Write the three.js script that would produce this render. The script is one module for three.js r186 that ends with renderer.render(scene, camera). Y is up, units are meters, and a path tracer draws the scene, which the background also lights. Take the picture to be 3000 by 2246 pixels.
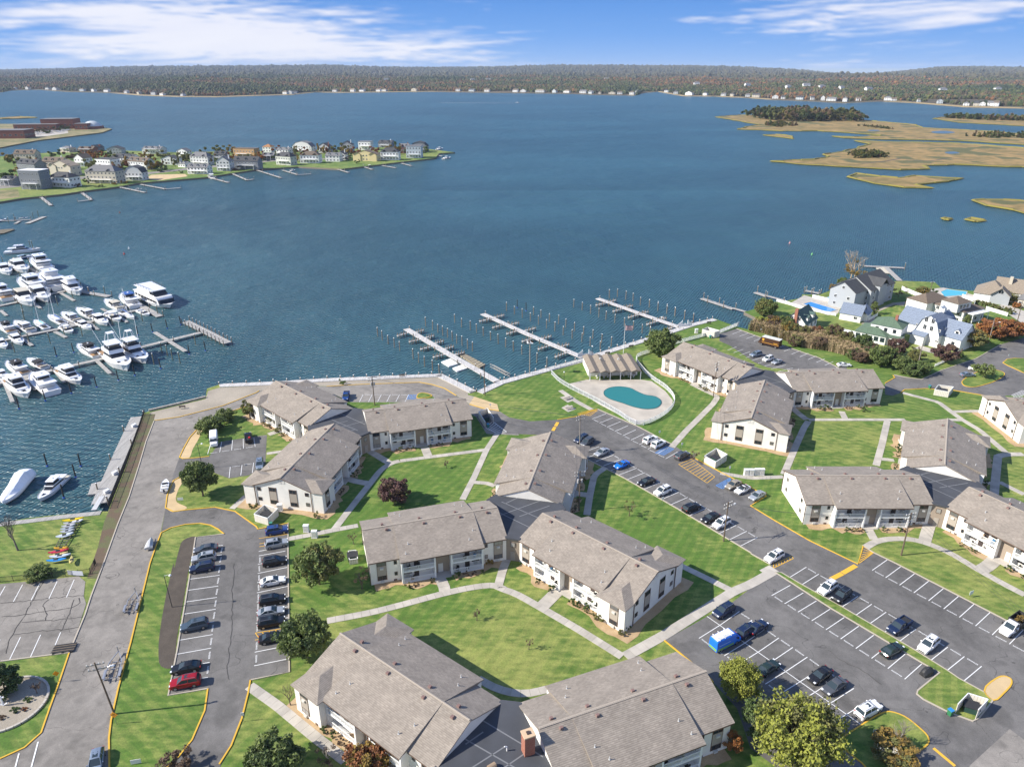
import*as THREE from 'three';
import {mergeGeometries} from 'three/addons/utils/BufferGeometryUtils.js';
// ---------- camera,sky,sun,exposure ----------
const scene=new THREE.Scene();
const camera=new THREE.PerspectiveCamera(55.6,1024 / 766,1,30000);
camera.position.set(0,92,0);
camera.rotation.set(-23.43*Math.PI / 180,0,0);
const renderer=new THREE.WebGLRenderer({antialias: true});
renderer.toneMapping=THREE.LinearToneMapping;
renderer.toneMappingExposure=1.75;
renderer.shadowMap.enabled=true;
const SUN_DIR=new THREE.Vector3(-0.835,0.595,0.125).normalize();
const sun=new THREE.DirectionalLight(new THREE.Color(1.0,0.94,0.84),4.7);
sun.position.copy(SUN_DIR).multiplyScalar(600).add(new THREE.Vector3(0,0,-150));
sun.target.position.set(0,0,-150);
sun.castShadow=true;
sun.shadow.mapSize.set(4096,4096);
Object.assign(sun.shadow.camera,{left: -400,right: 400,top: 400,bottom: -400,near: 10,far: 2000});
scene.add(sun,sun.target);
const WATER_Y=-1.3;
// ---------- noise ----------
function mulberry(a){return ()=>{a |= 0;a=a + 0x6D2B79F5 | 0;let t=Math.imul(a ^ a >>> 15,1 | a);t=t + Math.imul(t ^ t >>> 7,61 | t) ^ t;return ((t ^ t >>> 14) >>> 0) / 4294967296;};}
const hash=(x,y,s)=>{let h=Math.imul(x,374761393) + Math.imul(y,668265263) + Math.imul(s,974634407) | 0;h=Math.imul(h ^ h >>> 13,1274126177);return ((h ^ h >>> 16) >>> 0) / 4294967296;};
function vn(x,y,s,per=0){
const xi=Math.floor(x),yi=Math.floor(y),fx=x - xi,fy=y - yi,u=fx*fx*(3 - 2*fx),v=fy*fy*(3 - 2*fy);
let x0=xi,x1=xi + 1,y0=yi,y1=yi + 1;
if (per){x0 %= per;if (x0<0) x0 += per;x1 %= per;if (x1<0) x1 += per;y0 %= per;if (y0<0) y0 += per;y1 %= per;if (y1<0) y1 += per;}
const a=hash(x0,y0,s),b=hash(x1,y0,s),c=hash(x0,y1,s),d=hash(x1,y1,s);
return a + (b - a)*u + (c - a)*v + (a - b - c + d)*u*v;
}
function fbm(x,y,s,oct=4,per=0){let t=0,a=0.5,n=0;for (let i=0;i<oct;i++){t += a*vn(x,y,s + i*17,per);n += a;x *= 2;y *= 2;per *= 2;a *= 0.5;} return t / n;}
const clamp=(x,a=0,b=1)=>Math.min(b,Math.max(a,x));
const sstep=(a,b,x)=>{const t=clamp((x - a) / (b - a));return t*t*(3 - 2*t);};
const lerp=(a,b,t)=>a + (b - a)*t;
const mix3=(a,b,t)=>[lerp(a[0],b[0],t),lerp(a[1],b[1],t),lerp(a[2],b[2],t)];
// ---------- sky: blue gradient with thin cirrus ----------
{
const SKY_GAIN=0.6,W=4096,H=2048,d=new Float32Array(W*H*4);
for (let r=0;r<H;r++){
const el=((r + 0.5) / H - 0.5)*Math.PI,deg=el*180 / Math.PI;
if (deg>45||deg<-3){           // smooth parts: one value per row
const t=clamp(deg / 90),c=deg<-3?[0.5,0.6,0.75] : mix3([0.085,0.24,0.62],[0.06,0.17,0.5],t);
const cl=deg>0?0.16 : 0;
for (let x=0;x<W;x++){const o=(r*W + x)*4;for (let k=0;k<3;k++) d[o + k]=lerp(c[k],[0.85,0.86,0.92][k],cl)*SKY_GAIN;d[o + 3]=1;}
continue;
}
const e=Math.max(deg,0);
let base=e<2.2?mix3([0.31,0.51,0.88],[0.185,0.40,0.84],e / 2.2) : e<6?mix3([0.185,0.40,0.84],[0.085,0.27,0.72],(e - 2.2) / 3.8) : mix3([0.085,0.27,0.72],[0.085,0.24,0.62],clamp((e - 6) / 39));
for (let x=0;x<W;x += deg>9?8 : 2){
const az=((x + 0.5) / W - 0.5)*360;// 0=+x,-90=-z (view)
const vx=az + 90;// degrees right of the view axis
const ex=e / (1 + 0.035*e),sx=vx*0.11,sy=ex*1.25 - vx*0.02;
const w1=fbm(sx*0.8 + 3,sy*0.35,7,3)*2.4;
const streak=fbm(sx + w1,sy*1.1 + w1*0.7,11,5);
const fine=fbm(sx*5 + w1*3,sy*6.5 + w1*2.2,29,4);
let bank=fbm(vx*0.045 + 1.7,ex*0.30 + 0.4,41,3);
const left=Math.exp(-Math.pow((vx + 19) / 15,2))*Math.exp(-Math.pow((ex - 1.9 + (vx + 19)*0.075) / 1.8,2));
const right=Math.exp(-Math.pow((vx - 27) / 10,2))*Math.exp(-Math.pow((ex - 3.0 - (vx - 27)*0.02) / 0.85,2));
const gap=Math.exp(-Math.pow((vx - 8) / 7,2))*0.3;
const view=sstep(45,70,Math.abs(vx));
bank=lerp(0.30 + left*0.60 + right*0.60 - gap,bank,view);
let a=sstep(0.46,0.84,bank*0.66 + streak*0.50 + (fine - 0.5)*0.36);
a=Math.min(0.93,a*1.05)*sstep(-0.2,0.25,deg);
const cc=mix3([0.80,0.82,0.95],[0.93,0.93,0.98],streak);
const o=(r*W + x)*4;
for (let k=0;k<3;k++) d[o + k]=lerp(base[k],cc[k],a)*SKY_GAIN;
d[o + 3]=1;
}
const st=deg>9?8 : 2;// fill the columns between
for (let x=0;x<W;x++) if (x % st){const x0=x - x % st,x1=(x0 + st) % W,f=(x % st) / st;for (let k=0;k<4;k++) d[(r*W + x)*4 + k]=lerp(d[(r*W + x0)*4 + k],d[(r*W + x1)*4 + k],f);}
}
const sky=new THREE.DataTexture(d,W,H,THREE.RGBAFormat,THREE.FloatType);
sky.mapping=THREE.EquirectangularReflectionMapping;sky.magFilter=THREE.LinearFilter;sky.minFilter=THREE.LinearFilter;sky.needsUpdate=true;
scene.background=sky;scene.environment=sky;
}
// ---------- textures ----------
function tex(w,h,fn,srgb=true,repeat){
const d=new Uint8Array(w*h*4);
for (let y=0;y<h;y++) for (let x=0;x<w;x++){const c=fn(x / w,y / h,x,y),o=(y*w + x)*4;if (srgb){for (let k=0;k<3;k++) d[o + k]=255*Math.pow(clamp(c[k]),1 / 2.2);} else if (Array.isArray(c)){for (let k=0;k<3;k++) d[o + k]=255*clamp(c[k]);} else d[o]=d[o + 1]=d[o + 2]=255*clamp(c);d[o + 3]=255;}
const t=new THREE.DataTexture(d,w,h);t.wrapS=t.wrapT=THREE.RepeatWrapping;t.magFilter=THREE.LinearFilter;t.minFilter=THREE.LinearMipmapLinearFilter;t.generateMipmaps=true;
if (srgb) t.colorSpace=THREE.SRGBColorSpace;
if (repeat) t.repeat.set(1 / repeat[0],1 / repeat[1]);
t.needsUpdate=true;return t;
}
function M(color,rough=0.85,o={}){const m=new THREE.MeshPhysicalMaterial({roughness: rough,metalness: 0,...o});if (color) m.color.setRGB(...color);m.side=THREE.DoubleSide;return m;}
// ---------- objects ----------
const used=new Map();
function numbered(n){const k=used.get(n) ?? 0;used.set(n,k + 1);return k?`${n}_${String(k).padStart(3, '0')}` : n;}
function addMesh(name,geo,mat,parent){const m=new THREE.Mesh(geo,mat);m.name=name;m.castShadow=m.receiveShadow=true;if (parent) parent.add(m);return m;}
function topMesh(name,geo,mat,label,category,group){const m=addMesh(numbered(name),geo,mat,scene);m.userData={label,category};if (group) m.userData.group=group;return m;}
function struct(name,geo,mat,label,kind='structure'){const m=addMesh(numbered(name),geo,mat,scene);m.userData={label,kind,category: name.split('_').slice(-1)[0]};return m;}
function thing(name,label,category,group,x=0,y=0,z=0,turn=0){const o=new THREE.Group();o.name=numbered(name);o.userData={label,category};if (group) o.userData.group=group;o.position.set(x,y,z);o.rotation.y=turn;scene.add(o);return o;}
function copyOf(src,label,x,y,z,turn=0,group){const c=src.clone();c.name=numbered(src.name.replace(/_\d{3}$/,''));c.userData={...src.userData,label};if (group) c.userData.group=group;c.position.set(x,y,z);c.rotation.set(0,turn,0);scene.add(c);return c;}
const ORD=['first','second','third','fourth','fifth','sixth','seventh','eighth','ninth','tenth','eleventh','twelfth','thirteenth','fourteenth','fifteenth','sixteenth','seventeenth','eighteenth','nineteenth','twentieth'];
const TENS=['','','twenty','thirty','forty','fifty','sixty','seventy','eighty','ninety'];
const ord=i=>i<20?ORD[i] : (i + 1) % 10===0?TENS[(i + 1) / 10].replace(/y$/,'ieth') : TENS[Math.floor((i + 1) / 10)] + '-' + ORD[i % 10];
// ---------- geometry collector: flat faces,uv in metres ----------
const V=(x,y,z)=>new THREE.Vector3(x,y,z);
class B {
constructor(){this.p=[];this.st=[new THREE.Matrix4()];}
at(x,y,z,turn=0){this.st.push(new THREE.Matrix4().makeRotationY(turn).setPosition(x,y,z).premultiply(this.st[this.st.length - 1]));return this;}
push(m){this.st.push(m.clone().premultiply(this.st[this.st.length - 1]));return this;}
pop(){this.st.pop();return this;}
v(a){return V(a[0],a[1],a[2]).applyMatrix4(this.st[this.st.length - 1]);}
tri(a,b,c){for (const q of [a,b,c]){const w=this.v(q);this.p.push(w.x,w.y,w.z);} return this;}
quad(a,b,c,d){return this.tri(a,b,c).tri(a,c,d);}
hexa(q){// 8 corners: 0-3 bottom ring,4-7 top ring (counter-clockwise from above)
this.quad(q[3],q[2],q[1],q[0]);this.quad(q[4],q[5],q[6],q[7]);
for (let i=0;i<4;i++){const j=(i + 1) % 4;this.quad(q[i],q[j],q[j + 4],q[i + 4]);}
return this;
}
box(x,y,z,sx,sy,sz){const a=sx / 2,c=sz / 2;return this.hexa([[x - a,y,z + c],[x + a,y,z + c],[x + a,y,z - c],[x - a,y,z - c],[x - a,y + sy,z + c],[x + a,y + sy,z + c],[x + a,y + sy,z - c],[x - a,y + sy,z - c]]);}
taper(x,y,z,sx,sy,sz,kx,kz){const a=sx / 2,c=sz / 2,e=a*kx,g=c*kz;return this.hexa([[x - a,y,z + c],[x + a,y,z + c],[x + a,y,z - c],[x - a,y,z - c],[x - e,y + sy,z + g],[x + e,y + sy,z + g],[x + e,y + sy,z - g],[x - e,y + sy,z - g]]);}
slab(a,b,c,d,t){const n=V(...b).sub(V(...a)).cross(V(...d).sub(V(...a))).normalize().multiplyScalar(-t),lo=q=>[q[0] + n.x,q[1] + n.y,q[2] + n.z];return this.hexa([lo(a),lo(b),lo(c),lo(d),a,b,c,d]);}
cyl(x,y,z,r,h,n=8,r2=r){for (let i=0;i<n;i++){const a=i / n*2*Math.PI,b=(i + 1) / n*2*Math.PI,A=[x + r*Math.cos(a),y,z + r*Math.sin(a)],Bq=[x + r*Math.cos(b),y,z + r*Math.sin(b)],C=[x + r2*Math.cos(b),y + h,z + r2*Math.sin(b)],D=[x + r2*Math.cos(a),y + h,z + r2*Math.sin(a)];this.quad(Bq,A,D,C);if (r2>0.001) this.tri([x,y + h,z],C,D);this.tri([x,y,z],A,Bq);} return this;}
rod(a,b,r,n=6,r2=r){const A=V(...a),Bv=V(...b),d=Bv.clone().sub(A),L=d.length(),q=new THREE.Quaternion().setFromUnitVectors(V(0,1,0),d.normalize());this.push(new THREE.Matrix4().makeRotationFromQuaternion(q).setPosition(A));this.cyl(0,0,0,r,L,n,r2);return this.pop();}
beam(a,b,w,h){const A=V(...a),Bv=V(...b),d=Bv.clone().sub(A),L=d.length();d.normalize();const s=V(0,1,0).cross(d);if (s.lengthSq()<1e-6) s.set(1,0,0);s.normalize().multiplyScalar(w / 2);const u=d.clone().cross(s).normalize().multiplyScalar(h);const P=(o,k,m)=>[o.x + s.x*k + u.x*m,o.y + s.y*k + u.y*m,o.z + s.z*k + u.z*m];return this.hexa([P(A,-1,0),P(A,1,0),P(Bv,1,0),P(Bv,-1,0),P(A,-1,1),P(A,1,1),P(Bv,1,1),P(Bv,-1,1)]);}
sheet(pts,y,holes){const c=pts.map(p=>new THREE.Vector2(p[0],p[1])),hs=(holes ?? []).map(h=>h.map(p=>new THREE.Vector2(p[0],p[1])));if (!THREE.ShapeUtils.isClockWise(c)) c.reverse();for (const h of hs) if (THREE.ShapeUtils.isClockWise(h)) h.reverse();const all=c.concat(...hs);for (const [i,j,k] of THREE.ShapeUtils.triangulateShape(c,hs)){const A=all[i],Bq=all[j],C=all[k],up=(Bq.y - A.y)*(C.x - A.x) - (Bq.x - A.x)*(C.y - A.y)>0;this.tri([A.x,y,A.y],up?[Bq.x,y,Bq.y] : [C.x,y,C.y],up?[C.x,y,C.y] : [Bq.x,y,Bq.y]);} return this;}
skirt(pts,y0,y1,closed=true){const n=pts.length;for (let i=0;i<(closed?n : n - 1);i++){const a=pts[i],b=pts[(i + 1) % n];this.quad([a[0],y0,a[1]],[b[0],y0,b[1]],[b[0],y1,b[1]],[a[0],y1,a[1]]);} return this;}
prism(pts,y0,y1){return this.sheet(pts,y1).skirt(pts,y0,y1);}
geo(){
const g=new THREE.BufferGeometry(),p=new Float32Array(this.p),n=p.length / 9,uv=new Float32Array(n*6);
const a=V(),b=V(),c=V(),e=V(),f=V(),N=V(),T=V(),S=V();
for (let i=0;i<n;i++){
a.fromArray(p,i*9);b.fromArray(p,i*9 + 3);c.fromArray(p,i*9 + 6);N.crossVectors(e.subVectors(b,a),f.subVectors(c,a)).normalize();
if (Math.abs(N.y)>0.985){T.set(1,0,0);S.set(0,0,1);} else {T.crossVectors(V(0,1,0),N).normalize();S.crossVectors(N,T);}
[a,b,c].forEach((q,k)=>{uv[i*6 + k*2]=q.dot(T);uv[i*6 + k*2 + 1]=q.dot(S);});
}
g.setAttribute('position',new THREE.BufferAttribute(p,3));g.setAttribute('uv',new THREE.BufferAttribute(uv,2));g.computeVertexNormals();return g;
}
mesh(name,mat,parent){return addMesh(name,this.geo(),mat,parent);}
}
function smooth(pts,n=6,closed=false){const c=new THREE.CatmullRomCurve3(pts.map(p=>V(p[0],0,p[1])),closed,'centripetal');return c.getPoints(pts.length*n).map(p=>[p.x,p.z]);}
function strip(pts,w){const L=[],R=[];for (let i=0;i<pts.length;i++){const a=pts[Math.max(0,i - 1)],b=pts[Math.min(pts.length - 1,i + 1)];let dx=b[0] - a[0],dz=b[1] - a[1];const l=Math.hypot(dx,dz)||1;dx /= l;dz /= l;L.push([pts[i][0] - dz*w / 2,pts[i][1] + dx*w / 2]);R.push([pts[i][0] + dz*w / 2,pts[i][1] - dx*w / 2]);} return [L,R];}
function resample(pts,step){const out=[pts[0]];let rest=step;for (let i=1;i<pts.length;i++){let [ax,az]=pts[i - 1];const [bx,bz]=pts[i];let l=Math.hypot(bx - ax,bz - az);while (l>=rest){const t=rest / l;ax += (bx - ax)*t;az += (bz - az)*t;out.push([ax,az]);l -= rest;rest=step;} rest -= l;} const e=pts[pts.length - 1],q=out[out.length - 1];if (Math.hypot(e[0] - q[0],e[1] - q[1])>step*0.3) out.push(e);return out;}


// ---------- surface materials ----------
const SITE=270;
const grassTex=tex(2048,2048,(u,v)=>{
const x=u*SITE,y=v*SITE;
const big=fbm(u*9,v*9,3,4,9),mid=fbm(u*60,v*60,5,3,60),fine=hash(Math.floor(u*2048),Math.floor(v*2048),9);
const lane=fbm(u*5,v*5,8,2,5),dir=lane>0.5?x*0.88 + y*0.47 : x*0.62 - y*0.78,mow=Math.sin(dir*3.1 + mid*2.2);
const streak=fbm(u*150,v*430,21,3,30),blot=fbm(u*190,v*190,23,3,190);
const dry=clamp(sstep(0.40,0.80,big*0.5 + mid*0.3 + streak*0.28)*0.95 + (mow>0.1?0.13 : -0.09) + (blot - 0.5)*0.36);
const c=mix3([0.072,0.152,0.013],[0.235,0.258,0.06],dry),k=(0.74 + 0.40*fine)*(0.76 + 0.48*streak);
return c.map(q=>q*k);
},true,[SITE,SITE]);
const grassM=M(null,0.95,{map: grassTex});
const dryTex=tex(1024,1024,(u,v)=>{
const big=fbm(u*8,v*8,13,4,8),mid=fbm(u*70,v*70,15,3,70),fine=hash(Math.floor(u*1024),Math.floor(v*1024),19);
const c=mix3([0.11,0.125,0.035],[0.30,0.24,0.12],sstep(0.3,0.7,big*0.6 + mid*0.4)),k=0.75 + 0.4*fine;
return c.map(q=>q*k);
},true,[90,90]);
const dryGrassM=M(null,0.95,{map: dryTex});
function asphaltTex(seed,base,lo,hi,size){
return tex(1024,1024,(u,v)=>{
const big=fbm(u*6,v*6,seed,4,6),mid=fbm(u*34,v*34,seed + 5,3,34),fine=hash(Math.floor(u*1024),Math.floor(v*1024),seed);
const cr=Math.abs(fbm(u*8,v*8,seed + 31,4,8) - 0.5),crack=cr<0.0028?0.55 : 1;
const st=fbm(u*16,v*16,seed + 61,3,16),stain=st>0.66?lerp(1,0.8,sstep(0.66,0.8,st)) : 1,sp=fbm(u*90,v*90,seed + 77,2,90);
const k=(lerp(lo,hi,big) + (mid - 0.5)*0.42 + (sp - 0.5)*0.24)*(0.80 + 0.4*fine)*crack*stain;
return base.map(q=>q*k);
},true,[size,size]);
}
const roadM=M(null,0.9,{map: asphaltTex(51,[0.225,0.206,0.183],0.72,1.3,55)});
const lotM=M(null,0.88,{map: asphaltTex(71,[0.132,0.125,0.118],0.62,1.4,60)});
const concTex=tex(512,512,(u,v)=>{const a=fbm(u*10,v*10,91,4,10),f=hash(Math.floor(u*512),Math.floor(v*512),92);return [0.46,0.425,0.375].map(q=>q*(0.72 + 0.4*a)*(0.92 + 0.16*f));},true,[14,14]);
const concM=M(null,0.9,{map: concTex});
const walkM=[1.0,0.93,1.07].map(k=>M([k,k*0.995,k*0.98],0.9,{map: concTex}));
const gravelM=M(null,0.95,{map: tex(1024,1024,(u,v)=>{const a=fbm(u*9,v*9,95,4,9),f=hash(Math.floor(u*1024),Math.floor(v*1024),96),g=hash(Math.floor(u*340),Math.floor(v*340),97);return [0.36,0.315,0.25].map(q=>q*(0.7 + 0.4*a)*(0.72 + 0.35*f + 0.25*g));},true,[45,45])});
const mulchM=M(null,0.95,{map: tex(512,512,(u,v)=>{const a=fbm(u*12,v*12,98,4,12),f=hash(Math.floor(u*512),Math.floor(v*512),99);return mix3([0.36,0.235,0.115],[0.50,0.37,0.22],a).map(q=>q*(0.65 + 0.6*f));},true,[14,14])});
const sandM=M(null,0.95,{map: tex(512,512,(u,v)=>{const a=fbm(u*8,v*8,101,4,8),f=hash(Math.floor(u*512),Math.floor(v*512),102);return [0.56,0.42,0.235].map(q=>q*(0.8 + 0.3*a)*(0.86 + 0.26*f));},true,[16,16])});
const darkMulchM=M(null,0.97,{map: tex(512,512,(u,v)=>{const a=fbm(u*12,v*12,104,4,12),f=hash(Math.floor(u*512),Math.floor(v*512),105);return [0.09,0.072,0.055].map(q=>q*(0.6 + 0.5*a)*(0.5 + 1.0*f));},true,[16,16])});
const kerbYellow=M([0.62,0.37,0.035],0.75),kerbGrey=M([0.42,0.37,0.30],0.9);
const paintWhite=M([0.74,0.74,0.73],0.7),paintYellow=M([0.70,0.40,0.04],0.7),paintBlue=M([0.09,0.27,0.62],0.7);
// ---------- water ----------
{
const N=1024,hgt=new Float32Array(N*N);
const rnd=mulberry(5),wv=[];
for (let i=0;i<46;i++){const k=7 + Math.floor(rnd()*rnd()*60),a=1.15 + (rnd() - 0.5)*1.7;const kx=Math.round(k*Math.cos(a)),ky=Math.round(k*Math.sin(a)),kk=Math.hypot(kx,ky)||1;wv.push([kx,ky,rnd()*6.28,1 / Math.pow(kk,0.95)]);}
for (const [kx,ky,p,a] of wv) for (let y=0;y<N;y++){const d0=kx / N*6.283185307,cd=Math.cos(d0),sd=Math.sin(d0),p0=ky*y / N*6.283185307 + p;let c=Math.cos(p0),s=Math.sin(p0);for (let x=0,o=y*N;x<N;x++,o++){hgt[o] += a*(1 - (s<0?-s : s));const c2=c*cd - s*sd;s=s*cd + c*sd;c=c2;}}
let lo=1e9,hi=-1e9;for (const h of hgt){lo=Math.min(lo,h);hi=Math.max(hi,h);}
const bump=tex(N,N,(u,v,x,y)=>(hgt[y*N + x] - lo) / (hi - lo),false,[34,34]);
const sw=new Float32Array(512*512);for (let y=0;y<512;y++) for (let x=0;x<512;x++) sw[y*512 + x]=fbm(x / 512*12,y / 512*12,131,5,12);
const swell=tex(512,512,(u,v,x,y)=>{const f=(a,b)=>sw[((b + 512) % 512)*512 + (a + 512) % 512];return [0.5 + (f(x + 1,y) - f(x - 1,y))*2.4,0.5 + (f(x,y + 1) - f(x,y - 1))*2.4,1];},false,[310,310]);
const wcol=tex(512,512,(u,v)=>{const a=fbm(u*5,v*7,141,4,5),k=0.70 + 0.6*a;return [0.038*k,0.104*k,0.126*k];},true,[900,620]);  // dark wind-ripple patches, a change in reflection, painted into the water colour as noise
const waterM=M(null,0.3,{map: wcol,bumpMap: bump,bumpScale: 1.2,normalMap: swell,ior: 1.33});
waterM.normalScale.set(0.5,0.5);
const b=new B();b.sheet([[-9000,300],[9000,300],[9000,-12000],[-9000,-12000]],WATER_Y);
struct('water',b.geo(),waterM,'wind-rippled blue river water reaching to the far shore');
}
// ---------- main land ----------
const shore=[[-330,-131],[-112.9,-134.9],[-108.6,-136.7],[-103.5,-137.9],[-93.3,-139.5],[-91.5,-139.5],[-92.1,-141.3],[-96.9,-158.2],[-103.9,-180.6],[-107.1,-190.9],[-106.3,-191.9],[-93.4,-201.5],[-95.6,-208.2],[-93.1,-211.3],[-92.1,-211.7],[-76.1,-213.4],[-60.9,-216],[-23,-220],[-11,-206.2],[-11,-205.9],[-4.2,-213.9],[12.4,-225.6],[24.2,-233.5],[29,-238.1],[50.2,-254.8],[69.9,-270.8],[80.3,-277.4],[81.5,-277.4],[86,-270.2],[88,-267.2],[90.7,-264.5],[92.7,-270.5],[96.2,-271.9],[98.6,-277.7],[95.6,-286.5],[98.4,-288.3],[112.9,-300.2],[118.5,-302.1],[126.7,-306.3],[128.8,-311.7],[136.3,-311.2],[144.5,-318.6],[151.3,-324.2],[158.4,-331.6],[177.2,-332.7],[185.4,-333.9],[198.6,-332],[196.2,-322.5],[202.1,-319.3],[207.7,-317.2],[226.5,-327.9],[258.7,-345.2],[500,-470]];
const land=[...shore,[700,-300],[700,120],[-330,120]];
{
const b=new B();b.sheet(land,0);const g=struct('ground',b.geo(),grassM,'mown green lawns of the waterfront apartment complex');g.userData.category='lawn';
const w=new B();w.skirt(shore,-4,0,false);struct('seawall',w.geo(),M([0.16,0.14,0.115],0.9),'dark timber bulkhead face along the water edge');
}
let lift=0;
function pave(name,pts,mat,label,y){const b=new B();b.sheet(pts,y ?? (0.012 + 0.004*(lift++ % 9)));return struct(name,b.geo(),mat,label);}
pave('road',[[-150,-62],[-74.4,-75.2],[-72,-77.1],[-71.1,-79.7],[-72.5,-84.3],[-74,-89.5],[-76,-96],[-78.4,-105.5],[-80,-110.6],[-82.8,-120.7],[-86.8,-134.5],[-89.7,-145.6],[-94.8,-161.9],[-98.5,-173.3],[-101.9,-185.6],[-95.7,-188],[-86,-195.5],[-79.1,-205],[-78.7,-206.5],[-71.5,-211],[-58.5,-209.9],[-48.8,-211.3],[-29.5,-213.1],[-25.3,-211.3],[-21.1,-208.3],[-17.1,-202.9],[-12.7,-196.6],[-8.4,-193.6],[-3.8,-192],[-0.7,-187.7],[1.9,-176.7],[-7,-177.6],[-10.4,-188.2],[-14.8,-193.4],[-24.8,-202.6],[-28.4,-198],[-48.5,-198.2],[-53.7,-202.9],[-56.9,-195.8],[-70,-202.9],[-77.6,-196.8],[-80.6,-193.2],[-82.4,-191.5],[-85.7,-187.1],[-87.6,-182.7],[-87.7,-175.4],[-86.8,-169.1],[-85.9,-164.5],[-82.2,-152.2],[-81.2,-146.7],[-79,-140.6],[-75.7,-130.4],[-74.8,-126.6],[-73.4,-120.7],[-70.1,-109.9],[-66.6,-98.4],[-63.7,-88.2],[-61.7,-82],[-60.4,-78.8],[-57.5,-73],[-45,-62]],roadM,'worn grey asphalt road along the waterfront on the left');
pave('parking_lot',[[-85.7,-163.9],[-78.3,-164.8],[-78.4,-172.9],[-69.8,-176.1],[-67.1,-176.9],[-62.4,-160.4],[-64.9,-155.4],[-69.2,-153.9],[-77.5,-158.7],[-82.9,-152.8],[-84.6,-159.4]],lotM,'dark asphalt parking court beside the white van');
pave('driveway',smooth([[-79.1,-140.9],[-74.1,-140],[-67.8,-141.1],[-62.7,-139.4],[-56,-133.5],[-55.3,-132.5]],5).concat([[-53.9,-128.9],[-61.9,-130.7]],smooth([[-64.1,-132.6],[-66.2,-134],[-68.7,-134.7],[-71.8,-134.3],[-74.5,-133],[-75.8,-131.2]],4)),lotM,'curved dark asphalt drive into the left parking lot');
pave('parking_lot',[[-67.7,-129.5],[-62,-130.7],[-55.6,-132.9],[-49.4,-134.8],[-46.9,-125.9],[-37,-91.7],[-42.9,-90],[-49.2,-88.2],[-55,-86.8],[-57.8,-96.9],[-63.4,-115.6]],lotM,'left parking lot with two rows of cars and a wide aisle');
pave('driveway',[[-49.2,-88.2],[-48,-83.8],[-47.8,-78.4],[-48.6,-75.5],[-49.7,-73],[-37,-62],[-42.1,-71.9],[-41.9,-74.5],[-41.6,-77.4],[-41.7,-82.4],[-42.4,-87.4],[-42.9,-90]],lotM,'dark asphalt exit drive curving off the bottom edge');
pave('road',[[-6.7,-182.8],[-0.7,-187.7],[5.1,-185.2],[13,-186.2],[18.4,-188.2],[25.2,-193.2],[35.2,-182],[43.1,-170.7],[46.7,-164.3],[52,-156.6],[59.7,-146],[54.7,-141.7],[58.4,-135.6],[63.3,-128.2],[70,-120.4],[73.8,-126.5],[74.8,-124.3],[77.7,-120.7],[89.7,-104.2],[91.9,-100.7],[140,-62],[28,-62],[39.1,-72.5],[35.2,-77],[35.3,-84.2],[32.9,-89.5],[32.2,-91.1],[26.7,-99],[41.5,-109],[46.1,-113],[52.2,-117.3],[51.8,-118.3],[52.3,-120.2],[49.4,-123.8],[49.5,-124.1],[37.8,-140.4],[27.4,-154.1],[17,-165.9],[10.8,-176.7],[-1.5,-177.6]],lotM,'dark asphalt street and parking lots through the complex');
pave('road',[[65.9,-74.1],[75.6,-80.4],[76.9,-77.8],[73.7,-72.9],[64.5,-72.5]],roadM,'pale grey patch of older asphalt at the bottom right corner');
pave('parking_lot',[[-120,-105],[-99.5,-114.2],[-92.3,-115.3],[-85.6,-116.6],[-83.4,-114.9],[-81.4,-110.6],[-79.8,-108.5],[-76.2,-97.2],[-76,-96.1],[-86.5,-94.1],[-120,-78]],roadM,'cracked old parking lot beyond the hedge on the left');
pave('parking_lot',[[86.6,-265.2],[97.2,-247.9],[106.4,-234.5],[109.4,-225.2],[112.2,-226.6],[111.1,-219.1],[92.5,-223.8],[85.6,-225.9],[82.8,-230.3],[78.9,-246.6],[76.3,-251.6],[78.8,-260.1]],lotM,'parking lot with a brown delivery truck behind the far right building');
pave('road',[[125.1,-219.6],[132.2,-215.5],[142.1,-222.8],[160.2,-233.6],[169.1,-240.9],[177.7,-248],[196,-257.9],[200,-195],[200,-178],[159,-203.7],[153.5,-202.9],[144.9,-202.9],[137.5,-206.9],[129.5,-208.2],[122.6,-207.4],[120.1,-204.9],[116.7,-202.9],[114.8,-203.7],[119.1,-212.9],[124.4,-217.3]],lotM,'asphalt lane curving past the waterfront houses on the right');
pave('gravel_path',[[-105.7,-190.9],[-93,-200.4],[-94.5,-206.4],[-92,-208.9],[-91.1,-209],[-75,-211],[-60.7,-213.4],[-23.1,-217.3],[-13.7,-206.8],[-13.5,-203.3],[-11.5,-202.2],[-4.3,-192.3],[-8.4,-193.8],[-12.7,-196.8],[-17.1,-203.1],[-21.2,-208.5],[-25.3,-211.5],[-29.5,-213.3],[-48.9,-211.5],[-58.6,-210.1],[-71.5,-211.2],[-78.7,-206.6],[-79.2,-205.1],[-86,-195.7],[-95.7,-188.2],[-102,-186]],gravelM,'pale gravel strip between the loop road and the boardwalk');
pave('sand_verge',smooth([[-85.7,-164.3],[-86.6,-169],[-87.4,-175.2],[-87.3,-182.5],[-86.3,-181.3],[-84.8,-174],[-84.2,-169.1],[-83.3,-164.1],[-84.5,-163.7]],4),sandM,'bare sandy verge inside the road bend near the van');
pave('sand_verge',smooth([[-79,-140.8],[-81,-145.6],[-82.5,-152.2],[-80.9,-155.8],[-80,-152.8],[-79.4,-148.3],[-77.7,-143.5],[-74.2,-140.9],[-75.5,-139.4],[-77.2,-139.4]],4),sandM,'bare sandy verge beside the road under the tall pine');
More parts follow.
